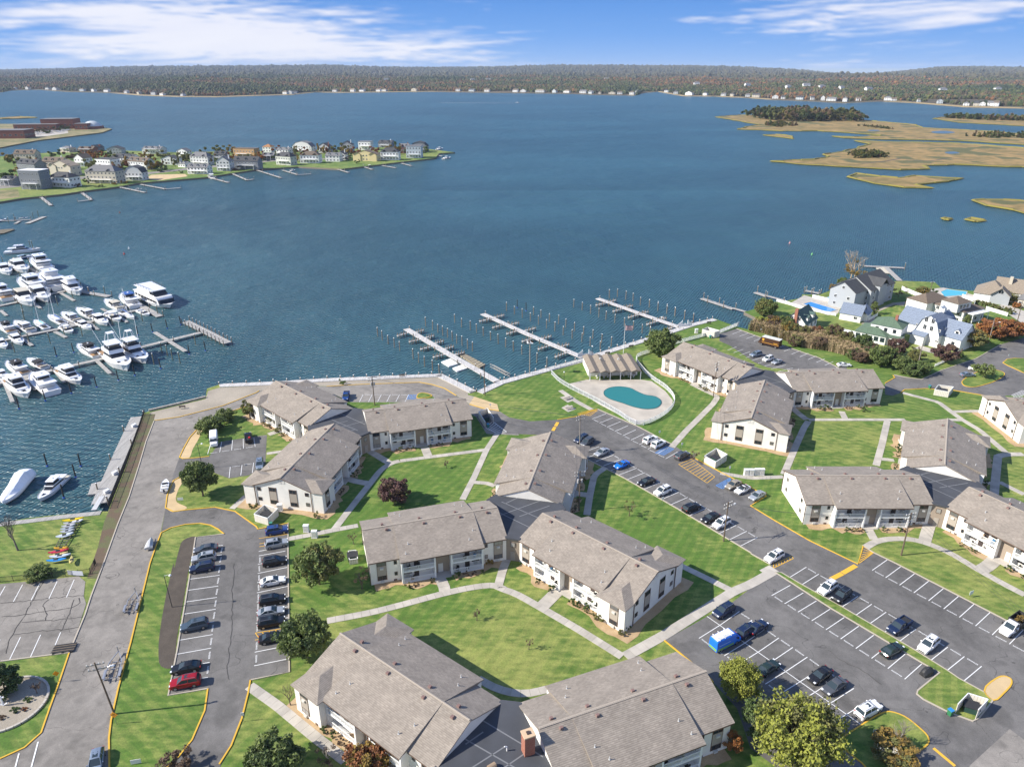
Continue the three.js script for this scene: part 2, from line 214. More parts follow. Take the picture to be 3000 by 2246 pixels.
pave('sand_verge',[[-12.7,-197.2],[-11.5,-202.2],[-4.4,-196.6],[-3.8,-192],[-8.4,-193.6]],sandM,'sandy triangle by the boardwalk gate');
pave('mulch_bed',smooth([[-68,-129.9],[-69.9,-128.6],[-69.3,-124.7],[-67.8,-119],[-68.6,-120.7],[-66,-111.3],[-62.7,-101.1],[-60.8,-96.3],[-58.9,-93],[-57,-92.6],[-59.1,-99.8],[-62.5,-111.3],[-64.4,-117.5],[-66.6,-125.5]],3,true),darkMulchM,'dark mulch bed along the left parking lot');
pave('embankment',[[-91.7,-140.6],[-96.7,-157.9],[-103.7,-180.4],[-106.7,-190.1],[-103.5,-189.9],[-102.1,-185.6],[-98.5,-173.3],[-94.9,-161.9],[-89.9,-145.6],[-87,-134.5],[-81.2,-115.9],[-83.6,-115.9],[-86.9,-126.4],[-90.3,-135.5]],M(null,0.97,{map: tex(512,512,(u,v)=>{const a=fbm(u*9,v*9,161,4,9),f=hash(Math.floor(u*512),Math.floor(v*512),162);return mix3([0.13,0.09,0.055],[0.12,0.12,0.05],sstep(0.4,0.6,a)).map(q=>q*(0.6 + 0.7*f));},true,[20,20])}),'rough brown earth bank between the road and the black fence');
function island(name,pts,label,mat=grassM,kerb=kerbYellow,h=0.12){
const o=thing(name,label,'island');o.userData={label,kind: 'structure',category: 'island'};
new B().prism(pts,0,h).mesh('lawn',mat,o);
const ring=pts.concat([pts[0],pts[1]]),[L,R]=strip(ring,0.22),k=new B();
for (let i=0;i<ring.length - 2;i++) k.hexa([[L[i][0],0,L[i][1]],[L[i + 1][0],0,L[i + 1][1]],[R[i + 1][0],0,R[i + 1][1]],[R[i][0],0,R[i][1]],[L[i][0],h + 0.03,L[i][1]],[L[i + 1][0],h + 0.03,L[i + 1][1]],[R[i + 1][0],h + 0.03,R[i + 1][1]],[R[i][0],h + 0.03,R[i][1]]]);
k.mesh('kerb',kerb,o);return o;
}
island('strip_island',[[52.4,-117.7],[59.1,-107.4],[65.8,-98.4],[69.2,-93.7],[71,-91.6],[65.4,-87.8],[64.9,-87.1],[65.4,-86],[67.7,-83.8],[68.8,-83],[70.8,-81.8],[72.1,-82.4],[76.2,-85.7],[75.9,-87.5],[73.5,-90.3],[72.5,-92.1],[69.5,-96.6],[67.7,-99.1],[61.4,-107.7],[56.2,-114.1],[53.6,-117.6]],'long narrow grass strip between two parking rows',grassM,kerbGrey);
island('oval_island',smooth([[49,-78.5],[50,-79.1],[53.4,-81.1],[57.5,-83.3],[58.9,-83.6],[60.7,-82.7],[61.9,-80.7],[62.4,-79.1],[62,-78],[60.7,-77],[54.8,-74.1],[51.4,-72.5],[50.5,-74.5],[49.2,-76.5]],3,true),'kerbed grass island with a flowering shrub at the bottom right',grassM,kerbYellow);
island('end_island',smooth([[143.6,-212.9],[145.8,-215.5],[152.8,-221],[159.1,-223.8],[161.9,-222.3],[161.7,-220],[155.7,-214.6],[149.8,-211.2],[145,-209.3],[143.1,-210.1]],3,true),'teardrop grass island with a small spreading tree',grassM,kerbYellow);
island('corner_island',[[167.3,-230],[170.7,-233.1],[173.9,-234.1],[180,-233.6],[169.3,-217.3],[168.1,-223.8],[167.3,-227.6]],'grass corner with yellow kerb at the right edge',grassM,kerbYellow);
island('small_island',smooth([[-28.8,-201.1],[-28.9,-203.8],[-27.9,-204.9],[-26.1,-204.3],[-24.5,-202.6],[-26.6,-201.1]],3,true),'small grass island with yellow kerb behind the left apartment building',grassM,kerbYellow);
island('sand_island',smooth([[76,-87.6],[79.6,-90.3],[81.2,-90.8],[81.9,-90.3],[81.5,-89.3],[79,-87.3],[76.4,-85.8]],3,true),'bare sandy kerb nose beside the waste enclosure',sandM,kerbYellow);
const kerbLines=[
[kerbYellow,[[-74.4,-75.2],[-72,-77.1],[-71.1,-79.7],[-72.5,-84.3],[-74,-89.5],[-76,-96]],'yellow kerb along the lawn at the bottom left road edge'],
[kerbGrey,[[-76,-96],[-78.4,-105.5],[-80,-110.6],[-82.8,-120.7],[-86.8,-134.5],[-89.7,-145.6],[-94.8,-161.9],[-98.5,-173.3],[-101.9,-185.6]],'weathered kerb along the waterfront side of the left road'],
[kerbYellow,[[-101.9,-185.6],[-95.7,-188],[-86,-195.5],[-79.1,-205],[-78.7,-206.5]],'yellow kerb below the gravel strip on the left'],
[kerbYellow,[[-58.5,-209.9],[-48.8,-211.3],[-29.5,-213.1],[-25.3,-211.3],[-21.1,-208.3],[-17.1,-202.9]],'yellow kerb along the gravel behind the left building'],
[kerbYellow,[[-12.7,-196.6],[-8.4,-193.6],[-3.8,-192]],'yellow kerb below the sandy triangle'],
[kerbYellow,[[-78.3,-164.8],[-82.1,-163.9],[-84.5,-163.6],[-85.8,-164.5],[-86.7,-169.1],[-87.6,-175.4],[-87.5,-182.7],[-85.7,-187.1],[-82.4,-191.5],[-80.6,-193.2],[-77.6,-196.8]],'yellow kerb round the sandy verge by the van'],
[kerbYellow,[[-77.5,-158.7],[-80.7,-156],[-82.4,-152.8],[-81,-146.1],[-79.1,-140.9],[-76.6,-139.3],[-74.1,-140],[-67.8,-141.1],[-62.7,-139.4],[-56,-133.5],[-55.3,-132.5]],'yellow kerb sweeping below the tall pine'],
[kerbYellow,[[-62,-130.7],[-64.1,-132.6],[-66.2,-134],[-68.7,-134.7],[-71.8,-134.3],[-74.5,-133],[-75.8,-131.2],[-74.8,-126.6],[-73.4,-120.7],[-70.1,-109.9],[-66.6,-98.4],[-63.7,-88.2],[-61.7,-82],[-60.4,-78.8],[-57.6,-73.4]],'yellow kerb around the long lawn left of the parking lot'],
[kerbGrey,[[-62,-130.7],[-67.7,-129.5],[-63.4,-115.6],[-57.8,-96.9],[-55,-86.8],[-49.2,-88.2]],'concrete kerb on the left side of the left parking lot'],
[kerbYellow,[[-49.2,-88.2],[-48,-83.8],[-47.8,-78.4],[-48.6,-75.5],[-49.8,-73.2]],'yellow kerb on the left of the exit drive'],
[kerbYellow,[[-42.9,-90],[-42.4,-87.4],[-41.7,-82.4],[-41.6,-77.4],[-42.2,-74.3]],'yellow kerb on the right of the exit drive'],
[kerbGrey,[[-49.4,-134.8],[-46.9,-125.9],[-37,-91.7],[-42.9,-90]],'concrete kerb on the right side of the left parking lot'],
[kerbYellow,[[-55.3,-132.5],[-49.4,-134.8],[-48.4,-131.6]],'yellow kerb below the waste enclosure at the top of the left lot'],
[kerbYellow,[[13,-186.2],[18.4,-188.2],[25.2,-193.2]],'yellow kerb below the picnic lawn'],
[kerbGrey,[[25.2,-193.2],[35.2,-182],[43.1,-170.7]],'concrete kerb below the pool fence'],
[kerbYellow,[[46.7,-164.3],[52,-156.6],[59.7,-146],[54.7,-141.7],[58.4,-135.6],[63.3,-128.2],[70,-120.4],[73.8,-126.5]],'yellow kerb in front of the right apartment building'],
[kerbGrey,[[73.8,-126.5],[74.8,-124.3],[77.7,-120.7],[89.7,-104.2],[91.9,-100.7]],'concrete kerb at the head of the upper right stalls'],
[kerbGrey,[[17,-165.9],[27.4,-154.1],[37.8,-140.4],[49.5,-124.1],[49.4,-123.8],[52.3,-120.2]],'concrete kerb along the lawn beside the central street'],
[kerbYellow,[[26.7,-99],[32.2,-91.1],[32.9,-89.5]],'yellow kerb beside the gable end of the bottom building'],
[kerbGrey,[[86.6,-265.2],[97.2,-247.9],[106.4,-234.5],[109.4,-225.2]],'concrete kerb below the reed bank on the right'],
[kerbYellow,[[118.9,-212.5],[124.2,-217],[124.5,-218.9]],'yellow kerb corner by the far right building'],
[kerbGrey,[[125,-219.3],[128.4,-216.9],[132.2,-215.5],[142.1,-222.8],[160.2,-233.6],[169.1,-240.9],[177.7,-248]],'concrete kerb along the hedge by the lane'],
[kerbYellow,[[144.9,-202.9],[137.5,-206.9],[129.5,-208.2],[122.6,-207.4],[120.1,-204.9]],'yellow kerb in front of the right waste enclosure'],
[kerbGrey,[[-86.5,-94.1],[-76,-96.1]],'kerb at the near edge of the cracked lot'],
];
for (const [m,pts,label] of kerbLines){
const [L,R]=strip(pts,0.24),k=new B();
for (let i=0;i<pts.length - 1;i++) k.hexa([[L[i][0],0,L[i][1]],[L[i + 1][0],0,L[i + 1][1]],[R[i + 1][0],0,R[i + 1][1]],[R[i][0],0,R[i][1]],[L[i][0],0.14,L[i][1]],[L[i + 1][0],0.14,L[i + 1][1]],[R[i + 1][0],0.14,R[i + 1][1]],[R[i][0],0.14,R[i][1]]]);
const o=struct('kerb',k.geo(),m,label);
}
function sidewalk(pts,w,label,bend=true){
const o=thing('sidewalk',label,'sidewalk');o.userData={label,kind: 'structure',category: 'sidewalk'};
const c=resample(bend?smooth(pts,8) : pts,1.55),[L,R]=strip(c,w),r=mulberry(c.length*31 + 7);
for (let i=0;i<c.length - 1;i++){
const e=0.012,at=(P,Q,t)=>[lerp(P[0],Q[0],t),lerp(P[1],Q[1],t)],a=at(L[i],L[i + 1],e),b2=at(L[i],L[i + 1],1 - e),d=at(R[i],R[i + 1],e),c2=at(R[i],R[i + 1],1 - e),h=0.06 + 0.006*r() + 0.0015*(lift % 7);
new B().hexa([[a[0],0,a[1]],[b2[0],0,b2[1]],[c2[0],0,c2[1]],[d[0],0,d[1]],[a[0],h,a[1]],[b2[0],h,b2[1]],[c2[0],h,c2[1]],[d[0],h,d[1]]]).mesh('slab',walkM[Math.floor(r()*3)],o);
}
lift++;
}
sidewalk([[-47.8,-128.9],[-43.2,-130.5],[-38.7,-132.2],[-33.8,-133.9]],1.5,'concrete path from the left parking lot to the back of the central building',false);
sidewalk([[-38.7,-132.3],[-37.1,-139.5],[-34.4,-151],[-32.4,-158.7],[-30.4,-161.5],[-28.6,-162.5]],1.6,'concrete path along the shaded lawn beside the left front wing');
sidewalk([[-28.6,-162.5],[-20.6,-164.7],[-6.7,-168.4]],1.5,'straight concrete path below the left building balconies',false);
sidewalk([[-3.9,-178.2],[-6.7,-168.4],[-9.3,-154.4],[-11.5,-144.4]],1.5,'concrete path running up to the loop road beside the central building',false);
sidewalk([[-37.3,-167.6],[-34.7,-165],[-31.3,-161.5]],2.0,'short concrete walk from the left building corner door',false);
sidewalk([[-23.1,-169.7],[-22.3,-167],[-21.6,-164.7]],2.2,'concrete walk to the entrance of the left building',false);
sidewalk([[-40.7,-153.9],[-37.7,-152.4],[-34.4,-151.4]],2.0,'concrete walk to the entrance of the left front wing',false);
sidewalk([[-9.2,-152.1],[-5.9,-151.6],[-4.1,-150.4]],1.4,'short spur path left of the central building',false);
sidewalk([[-33.6,-103.9],[-25.3,-106.4],[-12,-111.8],[-7.6,-113.2],[-3.9,-113.8],[-1.5,-113.3],[-3,-113.4],[0.6,-111.4],[5.2,-107.6]],1.6,'curving concrete path in front of the central building');
sidewalk([[5.2,-107.6],[11.6,-102],[18.8,-95.2]],1.6,'straight concrete path along the front lawn of the central building',false);
sidewalk([[19.3,-95.2],[26.8,-100.2],[42.3,-111.9],[46.5,-114.2],[52.2,-118.1]],2.0,'concrete sidewalk along the right parking lot',false);
sidewalk([[-0.9,-122.4],[-1.8,-118.9],[-2.6,-114]],1.7,'concrete walk to the corner door of the central building',false);
sidewalk([[-14.4,-116.2],[-13.3,-114.1],[-12.8,-111.8]],2.2,'concrete walk to the left wing entrance of the central building',false);
sidewalk([[9.4,-113],[7.6,-110.5],[5.5,-107.6]],2.6,'concrete walk to the right wing entrance of the central building',false);
sidewalk([[33.2,-120.7],[38.3,-116],[42.7,-111.8]],1.5,'concrete path from the right wing gable to the sidewalk',false);
sidewalk([[20,-154.1],[18.3,-146.2],[16.8,-138]],1.6,'shaded concrete path behind the central building',false);
sidewalk([[23.5,-159.1],[20.8,-156.1],[20,-154.1]],1.6,'concrete path from the street to the back wing',false);
sidewalk([[12.3,-148.1],[15.3,-146.9],[17.8,-146.3]],2.0,'shaded concrete walk to the back wing door',false);
sidewalk([[-42.7,-88.8],[-36.8,-84.7],[-29.6,-79],[-24.1,-74.9]],1.7,'concrete path beside the bottom left building wing',false);
sidewalk([[-22.1,-77.4],[-23,-76],[-23.7,-74.7]],3.0,'concrete walk to the bottom left wing entrance',false);
sidewalk([[-5.6,-90.3],[-2.5,-88.3],[0.5,-87.3],[2.8,-87.3],[5.7,-88.1]],1.5,'curved concrete path behind the bottom building');
sidewalk([[50.1,-117.4],[52.6,-119]],2.4,'sidewalk end at the strip island',false);
sidewalk([[66.7,-154.6],[58.5,-154],[51.3,-156.5]],1.5,'concrete path past the three utility cabinets',false);
sidewalk([[67.2,-155.8],[75.8,-171.2],[81.6,-181.3],[84.5,-185.6]],1.7,'concrete path along the shaded side of the far right building',false);
sidewalk([[84.7,-186.2],[96.5,-186.3],[112.3,-186.2]],1.5,'straight concrete path at the head of the right courtyard',false);
sidewalk([[106.9,-185.6],[98.6,-171.2],[91.9,-160]],1.7,'concrete path down the right side of the courtyard',false);
sidewalk([[82.7,-195.5],[83.3,-190.1],[84.3,-186]],2.0,'short walk to the far right building corner door',false);
sidewalk([[96.4,-191.7],[95.9,-189.2],[95.3,-186.4]],1.7,'short walk to the far right building entrance',false);
sidewalk([[94.8,-163.5],[96.4,-163.2],[98.1,-162.7]],1.5,'short spur to the white steps of the right building',false);
sidewalk([[120.8,-205],[128.2,-198.2],[128.5,-186.8],[129.7,-179.8],[129,-167.1]],1.6,'diagonal concrete path at the far right',false);
sidewalk([[125,-186.2],[128.4,-186]],1.5,'short link path behind the right building',false);
sidewalk([[129,-191.5],[138,-192]],1.5,'concrete spur to the building at the right edge',false);
sidewalk([[133,-166],[129.3,-166],[125.8,-165.1],[119.6,-155.8],[113.6,-146.7]],1.9,'concrete path in the shade right of the right building',false);
sidewalk([[113.9,-153.1],[114.7,-152],[116.2,-151.4]],1.5,'short walk to the rear door of the right building',false);
sidewalk([[118.2,-152.2],[119.5,-149.1],[120.8,-146.1]],1.5,'path leaving the right edge below the lawn',false);
sidewalk([[74.1,-126],[77.4,-128.1],[81.2,-129],[85.1,-128.8],[87.5,-127.5],[90.5,-124.3],[93.4,-118.4],[95.6,-114.4],[97.8,-110.9]],1.6,'long curving concrete path in front of the right building');
sidewalk([[92,-134.5],[90,-131.7],[87.4,-127.9]],2.4,'concrete walk to the corner door of the right building',false);
sidewalk([[77.8,-133.3],[77.4,-130.8],[77.1,-128.6]],1.8,'concrete walk to the entrance of the right building',false);
sidewalk([[99.1,-122.2],[96,-119.8],[94,-118.6]],2.6,'concrete walk to the lower right wing entrance',false);
sidewalk([[57.1,-211.8],[59.6,-207.4],[62.9,-202.1],[60.2,-197],[52.6,-185.7],[48.4,-179.6],[42.2,-169.7]],1.7,'concrete path from the far right building to the street',false);
sidewalk([[62.3,-215.3],[59.8,-213.3],[57.3,-211.6]],1.8,'short walk to the far right left wing entrance',false);
sidewalk([[-63.9,-166.3],[-60.1,-167.5]],1.3,'short path from the van court to the left building',false);
sidewalk([[-66.7,-177.1],[-64.7,-178.9],[-63,-181.2]],1.9,'concrete walk to the left wing entrance',false);
sidewalk([[-63.8,-140.5],[-62.4,-146]],1.4,'short path from the drive to the left front wing',false);
sidewalk([[15.1,-206.8],[19.3,-198.8],[23.4,-192.9]],1.6,'concrete path across the picnic lawn',false);
const {FontLoader}=await import('three/addons/loaders/FontLoader.js');
const fontBold=await new FontLoader().loadAsync('fonts/droid/droid_sans_bold.typeface.json');
function flatText(str,size){const s=fontBold.generateShapes(str,size),g=new THREE.ShapeGeometry(s,2);g.computeBoundingBox();const bb=g.boundingBox;g.translate(-(bb.max.x + bb.min.x) / 2,-(bb.max.y + bb.min.y) / 2,0);return g;}
const reservedGeo=flatText('RESERVED',0.27);reservedGeo.rotateX(-Math.PI / 2);
const MARK_Y=0.062;
function lineQuad(a,b,w,y=MARK_Y){const d=Math.hypot(b[0] - a[0],b[1] - a[1]),nx=-(b[1] - a[1]) / d*w / 2,nz=(b[0] - a[0]) / d*w / 2;return new B().quad([a[0] + nx,y,a[1] + nz],[b[0] + nx,y,b[1] + nz],[b[0] - nx,y,b[1] - nz],[a[0] - nx,y,a[1] - nz]);}
const L2=(a,b,t)=>[lerp(a[0],b[0],t),lerp(a[1],b[1],t)];
function stallRow(label,k0,a0,k1,a1,n,o={}){
const g=thing('parking_markings',label,'parking lines');g.userData={label,kind: 'structure',category: 'markings'};
for (let i=(o.from ?? 0);i<=n + (o.more ?? 0);i++){if (o.skip?.includes(i)) continue;const t=i / n;lineQuad(L2(k0,k1,t),L2(a0,a1,t),0.13).mesh('stall_line',o.mat ?? paintWhite,g);}
for (let i=(o.from ?? 0);i<n + (o.more ?? 0);i++){
if (o.text===false||o.noText?.includes(i)) continue;
const t=(i + 0.5) / n,A=L2(a0,a1,t),K=L2(k0,k1,t),dx=A[0] - K[0],dz=A[1] - K[1],l=Math.hypot(dx,dz);
const m=addMesh('reserved_lettering',reservedGeo,paintWhite,g);m.position.set(A[0] - dx / l*0.15,MARK_Y,A[1] - dz / l*0.15);m.rotation.y=Math.atan2(dx,dz) + (o.flip?Math.PI : 0);
}
return g;
}
stallRow('white stall lines in the left column of the left parking lot',[-66.3,-125.6],[-60.8,-126.7],[-55.7,-89],[-50.1,-90.6],11,{more: 0});
{
const g=thing('parking_markings','white stall lines in the right column of the left parking lot','parking lines');g.userData={label: 'white stall lines in the right column of the left parking lot',kind: 'structure',category: 'markings'};
const pts=[[[-52.6,-124.6],[-47.5,-126.4]],[[-52.1,-123.1],[-47.1,-124.7]],[[-51.4,-120.3],[-46.1,-122]],[[-50.5,-117.4],[-45.2,-119.3]],[[-49.7,-114.6],[-44.2,-116.3]],[[-48.8,-111.6],[-43.4,-113.5]],[[-48,-109],[-42.5,-110.5]],[[-47.2,-106.1],[-41.7,-107.7]],[[-46.3,-103.3],[-40.8,-104.8]],[[-45.6,-100.8],[-40.1,-102.2]],[[-45.1,-99.1],[-39.6,-100.6]],[[-44.2,-96.2],[-38.8,-97.8]],[[-43.3,-93.1],[-37.9,-94.7]],[[-54,-129.1],[-48.2,-130.7]],[[-53.3,-127.2],[-47.8,-128.9]],[[-53,-126.2],[-47.5,-127.7]]];
pts.forEach(([a,b],i)=>lineQuad(a,b,0.14).mesh('stall_line',i===9||i===10||i>12?paintYellow : paintWhite,g));
for (let i=1;i<12;i++){if (i===9) continue;const a=L2(pts[i][0],pts[i + 1][0],0.5),b=L2(pts[i][1],pts[i + 1][1],0.5),m=addMesh('reserved_lettering',reservedGeo,paintWhite,g);m.position.set(a[0] + 0.3,MARK_Y,a[1]);m.rotation.y=Math.atan2(a[0] - b[0],a[1] - b[1]);}
for (let i=0;i<5;i++) lineQuad(L2(pts[9][0],pts[9][1],i / 5),L2(pts[10][0],pts[10][1],(i + 0.7) / 5),0.14).mesh('hatch_line',paintYellow,g);
}
stallRow('white stall lines below the pool fence',[27.3,-190.1],[22.9,-186.6],[36.2,-177.4],[32.1,-173.8],5,{more: 4,text: true});
stallRow('white stall lines along the lawn side of the central street',[18.1,-166.7],[23.1,-170.1],[47.8,-126.3],[52.5,-129.5],18,{text: true});
stallRow('white stall lines in the upper right row',[78.2,-119.5],[73.6,-116.1],[88.1,-106.1],[83.4,-102.6],6,{from: -1,more: 3});
stallRow('white stall lines on the near side of the strip island',[54,-113.8],[49.4,-110.8],[69,-93.5],[64.5,-90.2],9,{});
stallRow('white stall lines on the street side of the strip island',[54.9,-116.3],[59.2,-119.4],[74,-89.8],[78.8,-93],12,{});
stallRow('white stall lines in the upper half of the double row',[37.5,-102.8],[42,-106.4],[52.3,-83.3],[57,-86],9,{noText: [7,8]});
stallRow('white stall lines in the lower half of the double row',[37.5,-102.8],[32.9,-99.5],[52.3,-83.3],[48,-80.9],9,{});
{const g=thing('parking_markings','long white line dividing the double row','parking lines');g.userData={label: 'long white line dividing the double row',kind: 'structure',category: 'markings'};lineQuad([35.7,-105.1],[53.5,-81],0.13).mesh('stall_line',paintWhite,g);}
stallRow('white stall lines behind the left building',[-45.9,-198.2],[-45.8,-203.7],[-32.2,-198.4],[-31.8,-203.6],5,{});
stallRow('white stall lines at the top of the van court',[-78,-172.9],[-76.4,-167.1],[-70.2,-175.4],[-68.1,-170.1],3,{from: -1});
stallRow('white stall lines at the bottom of the van court',[-69.3,-154.1],[-70.9,-159.4],[-64.4,-156.5],[-65.7,-161.5],2,{});
stallRow('white stall lines below the reed bank',[87.8,-262.9],[83.3,-259.2],[102.5,-241.6],[98.2,-238.1],8,{more: 4,text: false});
stallRow('white stall lines behind the far right building',[76.7,-241.9],[80.9,-245.3],[79.5,-236.9],[84.2,-240.3],2,{more: 6,text: false});
stallRow('faded white stall lines at the top of the cracked lot',[-95.1,-114],[-93.8,-109.1],[-85.9,-115.5],[-84.5,-110.3],3,{from: -1,text: false});
stallRow('faded white stall lines at the bottom of the cracked lot',[-86.7,-99.8],[-85.2,-94.3],[-80.3,-101],[-78.9,-95.7],2,{from: -1,text: false});
function hatch(label,a,b,c,d,n,mat){const g=thing('hatched_markings',label,'markings');g.userData={label,kind: 'structure',category: 'markings'};for (const [p,q] of [[a,b],[b,c],[c,d],[d,a]]) lineQuad(p,q,0.15).mesh('border_line',mat,g);for (let i=1;i<n;i++) lineQuad(L2(a,b,i / n),L2(d,c,i / n),0.14).mesh('hatch_line',mat,g);return g;}
hatch('yellow hatched zone beside the silver estate car at the central street',[52.4,-119],[57.6,-122.2],[57.5,-123],[52.9,-120.2],7,paintYellow);
hatch('yellow hatched no-parking zone by the right building lawn',[73.7,-126.2],[70.3,-120.6],[75.1,-124.3],[74.8,-124.5],6,paintYellow);
hatch('yellow hatched zone in front of the right waste enclosure on the street',[42.2,-160.7],[47.2,-151.7],[49.8,-154.6],[46.1,-163.5],10,paintYellow);
hatch('yellow hatched zone by the pool corner',[19,-190.1],[22.5,-188.7],[25.1,-192.3],[23.4,-192.9],6,paintYellow);
hatch('blue hatched accessible bay by the pool row',[37.4,-166.7],[39.4,-165.5],[42.7,-168.8],[40.9,-170.3],6,paintBlue);
hatch('blue hatched accessible bay across the street',[49,-150.5],[50.2,-149],[53.1,-152.1],[53.4,-154.1],5,paintBlue);
hatch('blue hatched accessible bay behind the left building',[-31.7,-200.2],[-29.5,-200.4],[-29.3,-203.3],[-31.7,-203.3],5,paintBlue);
hatch('white hatched zone beside the bin enclosure of the left building',[-7.3,-180.9],[-4,-177.6],[-1.5,-178.6],[-5.5,-185.2],7,paintWhite);
hatch('white hatched zone by the building at the right edge',[153.3,-203.1],[154,-201.3],[160.2,-205],[159.1,-206.8],4,paintWhite);
{const g=thing('speed_hump_markings','two broad yellow painted bars across the central street','markings');g.userData={label: 'two broad yellow painted bars across the central street',kind: 'structure',category: 'markings'};
for (const [a,b] of [[[62.6,-115.6],[65.6,-117.4]],[[65.7,-117.5],[69.4,-119.9]]]) lineQuad(a,b,1.0).mesh('painted_bar',paintYellow,g);}
{const g=thing('speed_hump_markings','two yellow painted bars on the street by the pool corner','markings');g.userData={label: 'two yellow painted bars on the street by the pool corner',kind: 'structure',category: 'markings'};
for (const [a,b] of [[[11.3,-179.3],[12,-181.6]],[[12.2,-182.1],[13,-184.6]]]) lineQuad(a,b,0.9).mesh('painted_bar',paintYellow,g);}
{const g=thing('centre_line','broad yellow painted line at the bottom right road','markings');g.userData={label: 'broad yellow painted line at the bottom right road',kind: 'structure',category: 'markings'};lineQuad([62.2,-77],[63.7,-74],0.5).mesh('painted_bar',paintYellow,g);}
{const g=thing('lane_lines','two short white lines at the bottom of the left road','markings');g.userData={label: 'two short white lines at the bottom of the left road',kind: 'structure',category: 'markings'};lineQuad([-70.6,-78.1],[-69,-73.8],0.2).mesh('painted_line',paintWhite,g);lineQuad([-72.2,-76.1],[-71.3,-73.8],0.2).mesh('painted_line',paintWhite,g);}


// ---------- apartment buildings: three wings around a flat-roofed hub ----------
const shingleTex=tex(512,512,(u,v,x,y)=>{
const row=Math.floor(v*24),tab=Math.floor(u*14 + (row % 2)*0.5 + hash(row,3,201)*0.7),tone=hash(tab,row,202),edge=(v*24) % 1<0.22?0.74 : 1,f=hash(x,y,203),big=fbm(u*4,v*4,204,3,4);
return mix3([0.248,0.212,0.175],[0.318,0.275,0.228],tone).map(q=>q*edge*(0.88 + 0.22*f)*(0.84 + 0.32*big));
},true,[6.6,6.6]);
const shingleBump=tex(256,256,(u,v)=>1 - ((v*24) % 1),false,[6.6,6.6]);
const shingleM=M(null,0.95,{map: shingleTex,bumpMap: shingleBump,bumpScale: 0.012});
const ridgeCapM=M([0.36,0.31,0.255],0.95);
const stuccoTex=tex(512,512,(u,v,x,y)=>{const a=fbm(u*9,v*9,211,4,9),f=hash(x,y,212);return [0.80,0.775,0.72].map(q=>q*(0.88 + 0.16*a)*(0.95 + 0.08*f));},true,[9,9]);
const stuccoM=M(null,0.9,{map: stuccoTex});
const trimWhite=M([0.78,0.78,0.77],0.6),trimBrown=M([0.12,0.075,0.055],0.7),panelBrown=M([0.36,0.315,0.265],0.85),entryBrown=M([0.31,0.25,0.195],0.9);
const glassM=M([0.025,0.032,0.04],0.08,{specularIntensity: 0.9}),doorDark=M([0.06,0.045,0.04],0.6),doorPale=M([0.62,0.60,0.56],0.7),acM=M([0.55,0.54,0.50],0.7);
const membraneM=M(null,0.9,{map: tex(512,512,(u,v,x,y)=>{const a=fbm(u*5,v*5,221,4,5),f=hash(x,y,222);return [0.052,0.056,0.066].map(q=>q*(0.7 + 0.6*a)*(0.9 + 0.2*f));},true,[12,12])});
const seamM=M([0.17,0.175,0.185],0.9),ventM=M([0.20,0.125,0.11],0.8),pipeM=M([0.5,0.5,0.49],0.6),brickM=M(null,0.9,{map: tex(256,256,(u,v)=>{const r=Math.floor(v*20),c=Math.floor(u*7 + (r % 2)*0.5),m=(v*20) % 1<0.14||(u*7 + (r % 2)*0.5) % 1<0.06;return m?[0.33,0.26,0.22] : mix3([0.26,0.075,0.04],[0.36,0.12,0.065],hash(c,r,231));},true,[1.6,1.6])});
const gWin={},framed=(w,h,d=0.08)=>gWin[w + 'x' + h] ??= (()=>{const f=new B(),t=0.07;f.box(0,0,0,w,t,d).box(0,h - t,0,w,t,d).box(-w / 2 + t / 2,t,0,t,h - 2*t,d).box(w / 2 - t / 2,t,0,t,h - 2*t,d);if (w>1) f.box(0,t,0,t*0.7,h - 2*t,d*0.8);const p=new B();p.box(0,0.02,-0.005,w - 0.06,h - 0.04,0.04);return [f.geo(),p.geo()];})();
function placed(m,th,r,y,t,face){const c=Math.cos(th),s=Math.sin(th);m.position.set(r*c + t*s,y,-r*s + t*c);m.rotation.y=th + face;return m;}
function windowAt(o,th,r,y,t,face,w,h,mat=trimBrown){const [f,p]=framed(w,h),m=addMesh('window',f,mat,o);placed(m,th,r,y,t,face);addMesh('pane',p,paneM(r + y*7 + t),m);return m;}
const curtainM=[M([0.30,0.29,0.27],0.5,{clearcoat: 1}),M([0.12,0.12,0.12],0.3,{clearcoat: 1})],paneM=k=>{const h=hash(Math.round(k*13),5,88);return h<0.2?curtainM[0] : h<0.45?curtainM[1] : glassM;};
const gBay=new B().box(0,0,0,1.75,4.35,0.07).geo(),gBayFrame=new B().box(-0.9,-0.03,0,0.07,4.42,0.1).box(0.9,-0.03,0,0.07,4.42,0.1).geo();
const gAc=new B().box(0,0,0.1,0.66,0.4,0.35).box(0,0.05,0.28,0.56,0.3,0.03).geo(),gDoor=new B().box(0,0,0,0.95,2.05,0.08).geo(),gVentGrille=new B().box(0,0,0,0.62,0.34,0.06).box(0,0.06,0.03,0.5,0.05,0.03).box(0,0.15,0.03,0.5,0.05,0.03).box(0,0.24,0.03,0.5,0.05,0.03).geo();
const gRoofVent=new B().taper(0,0,0,0.55,0.32,0.5,0.8,0.8).geo(),gPipe=new B().cyl(0,0,0,0.07,0.55,6).cyl(0,0,0,0.16,0.1,6).geo();
const gPier=new B().box(0,0,0,0.3,5.35,1.55).geo(),gPipeDown=new B().box(0,0,0,0.12,5.2,0.14).geo(),balRail={};
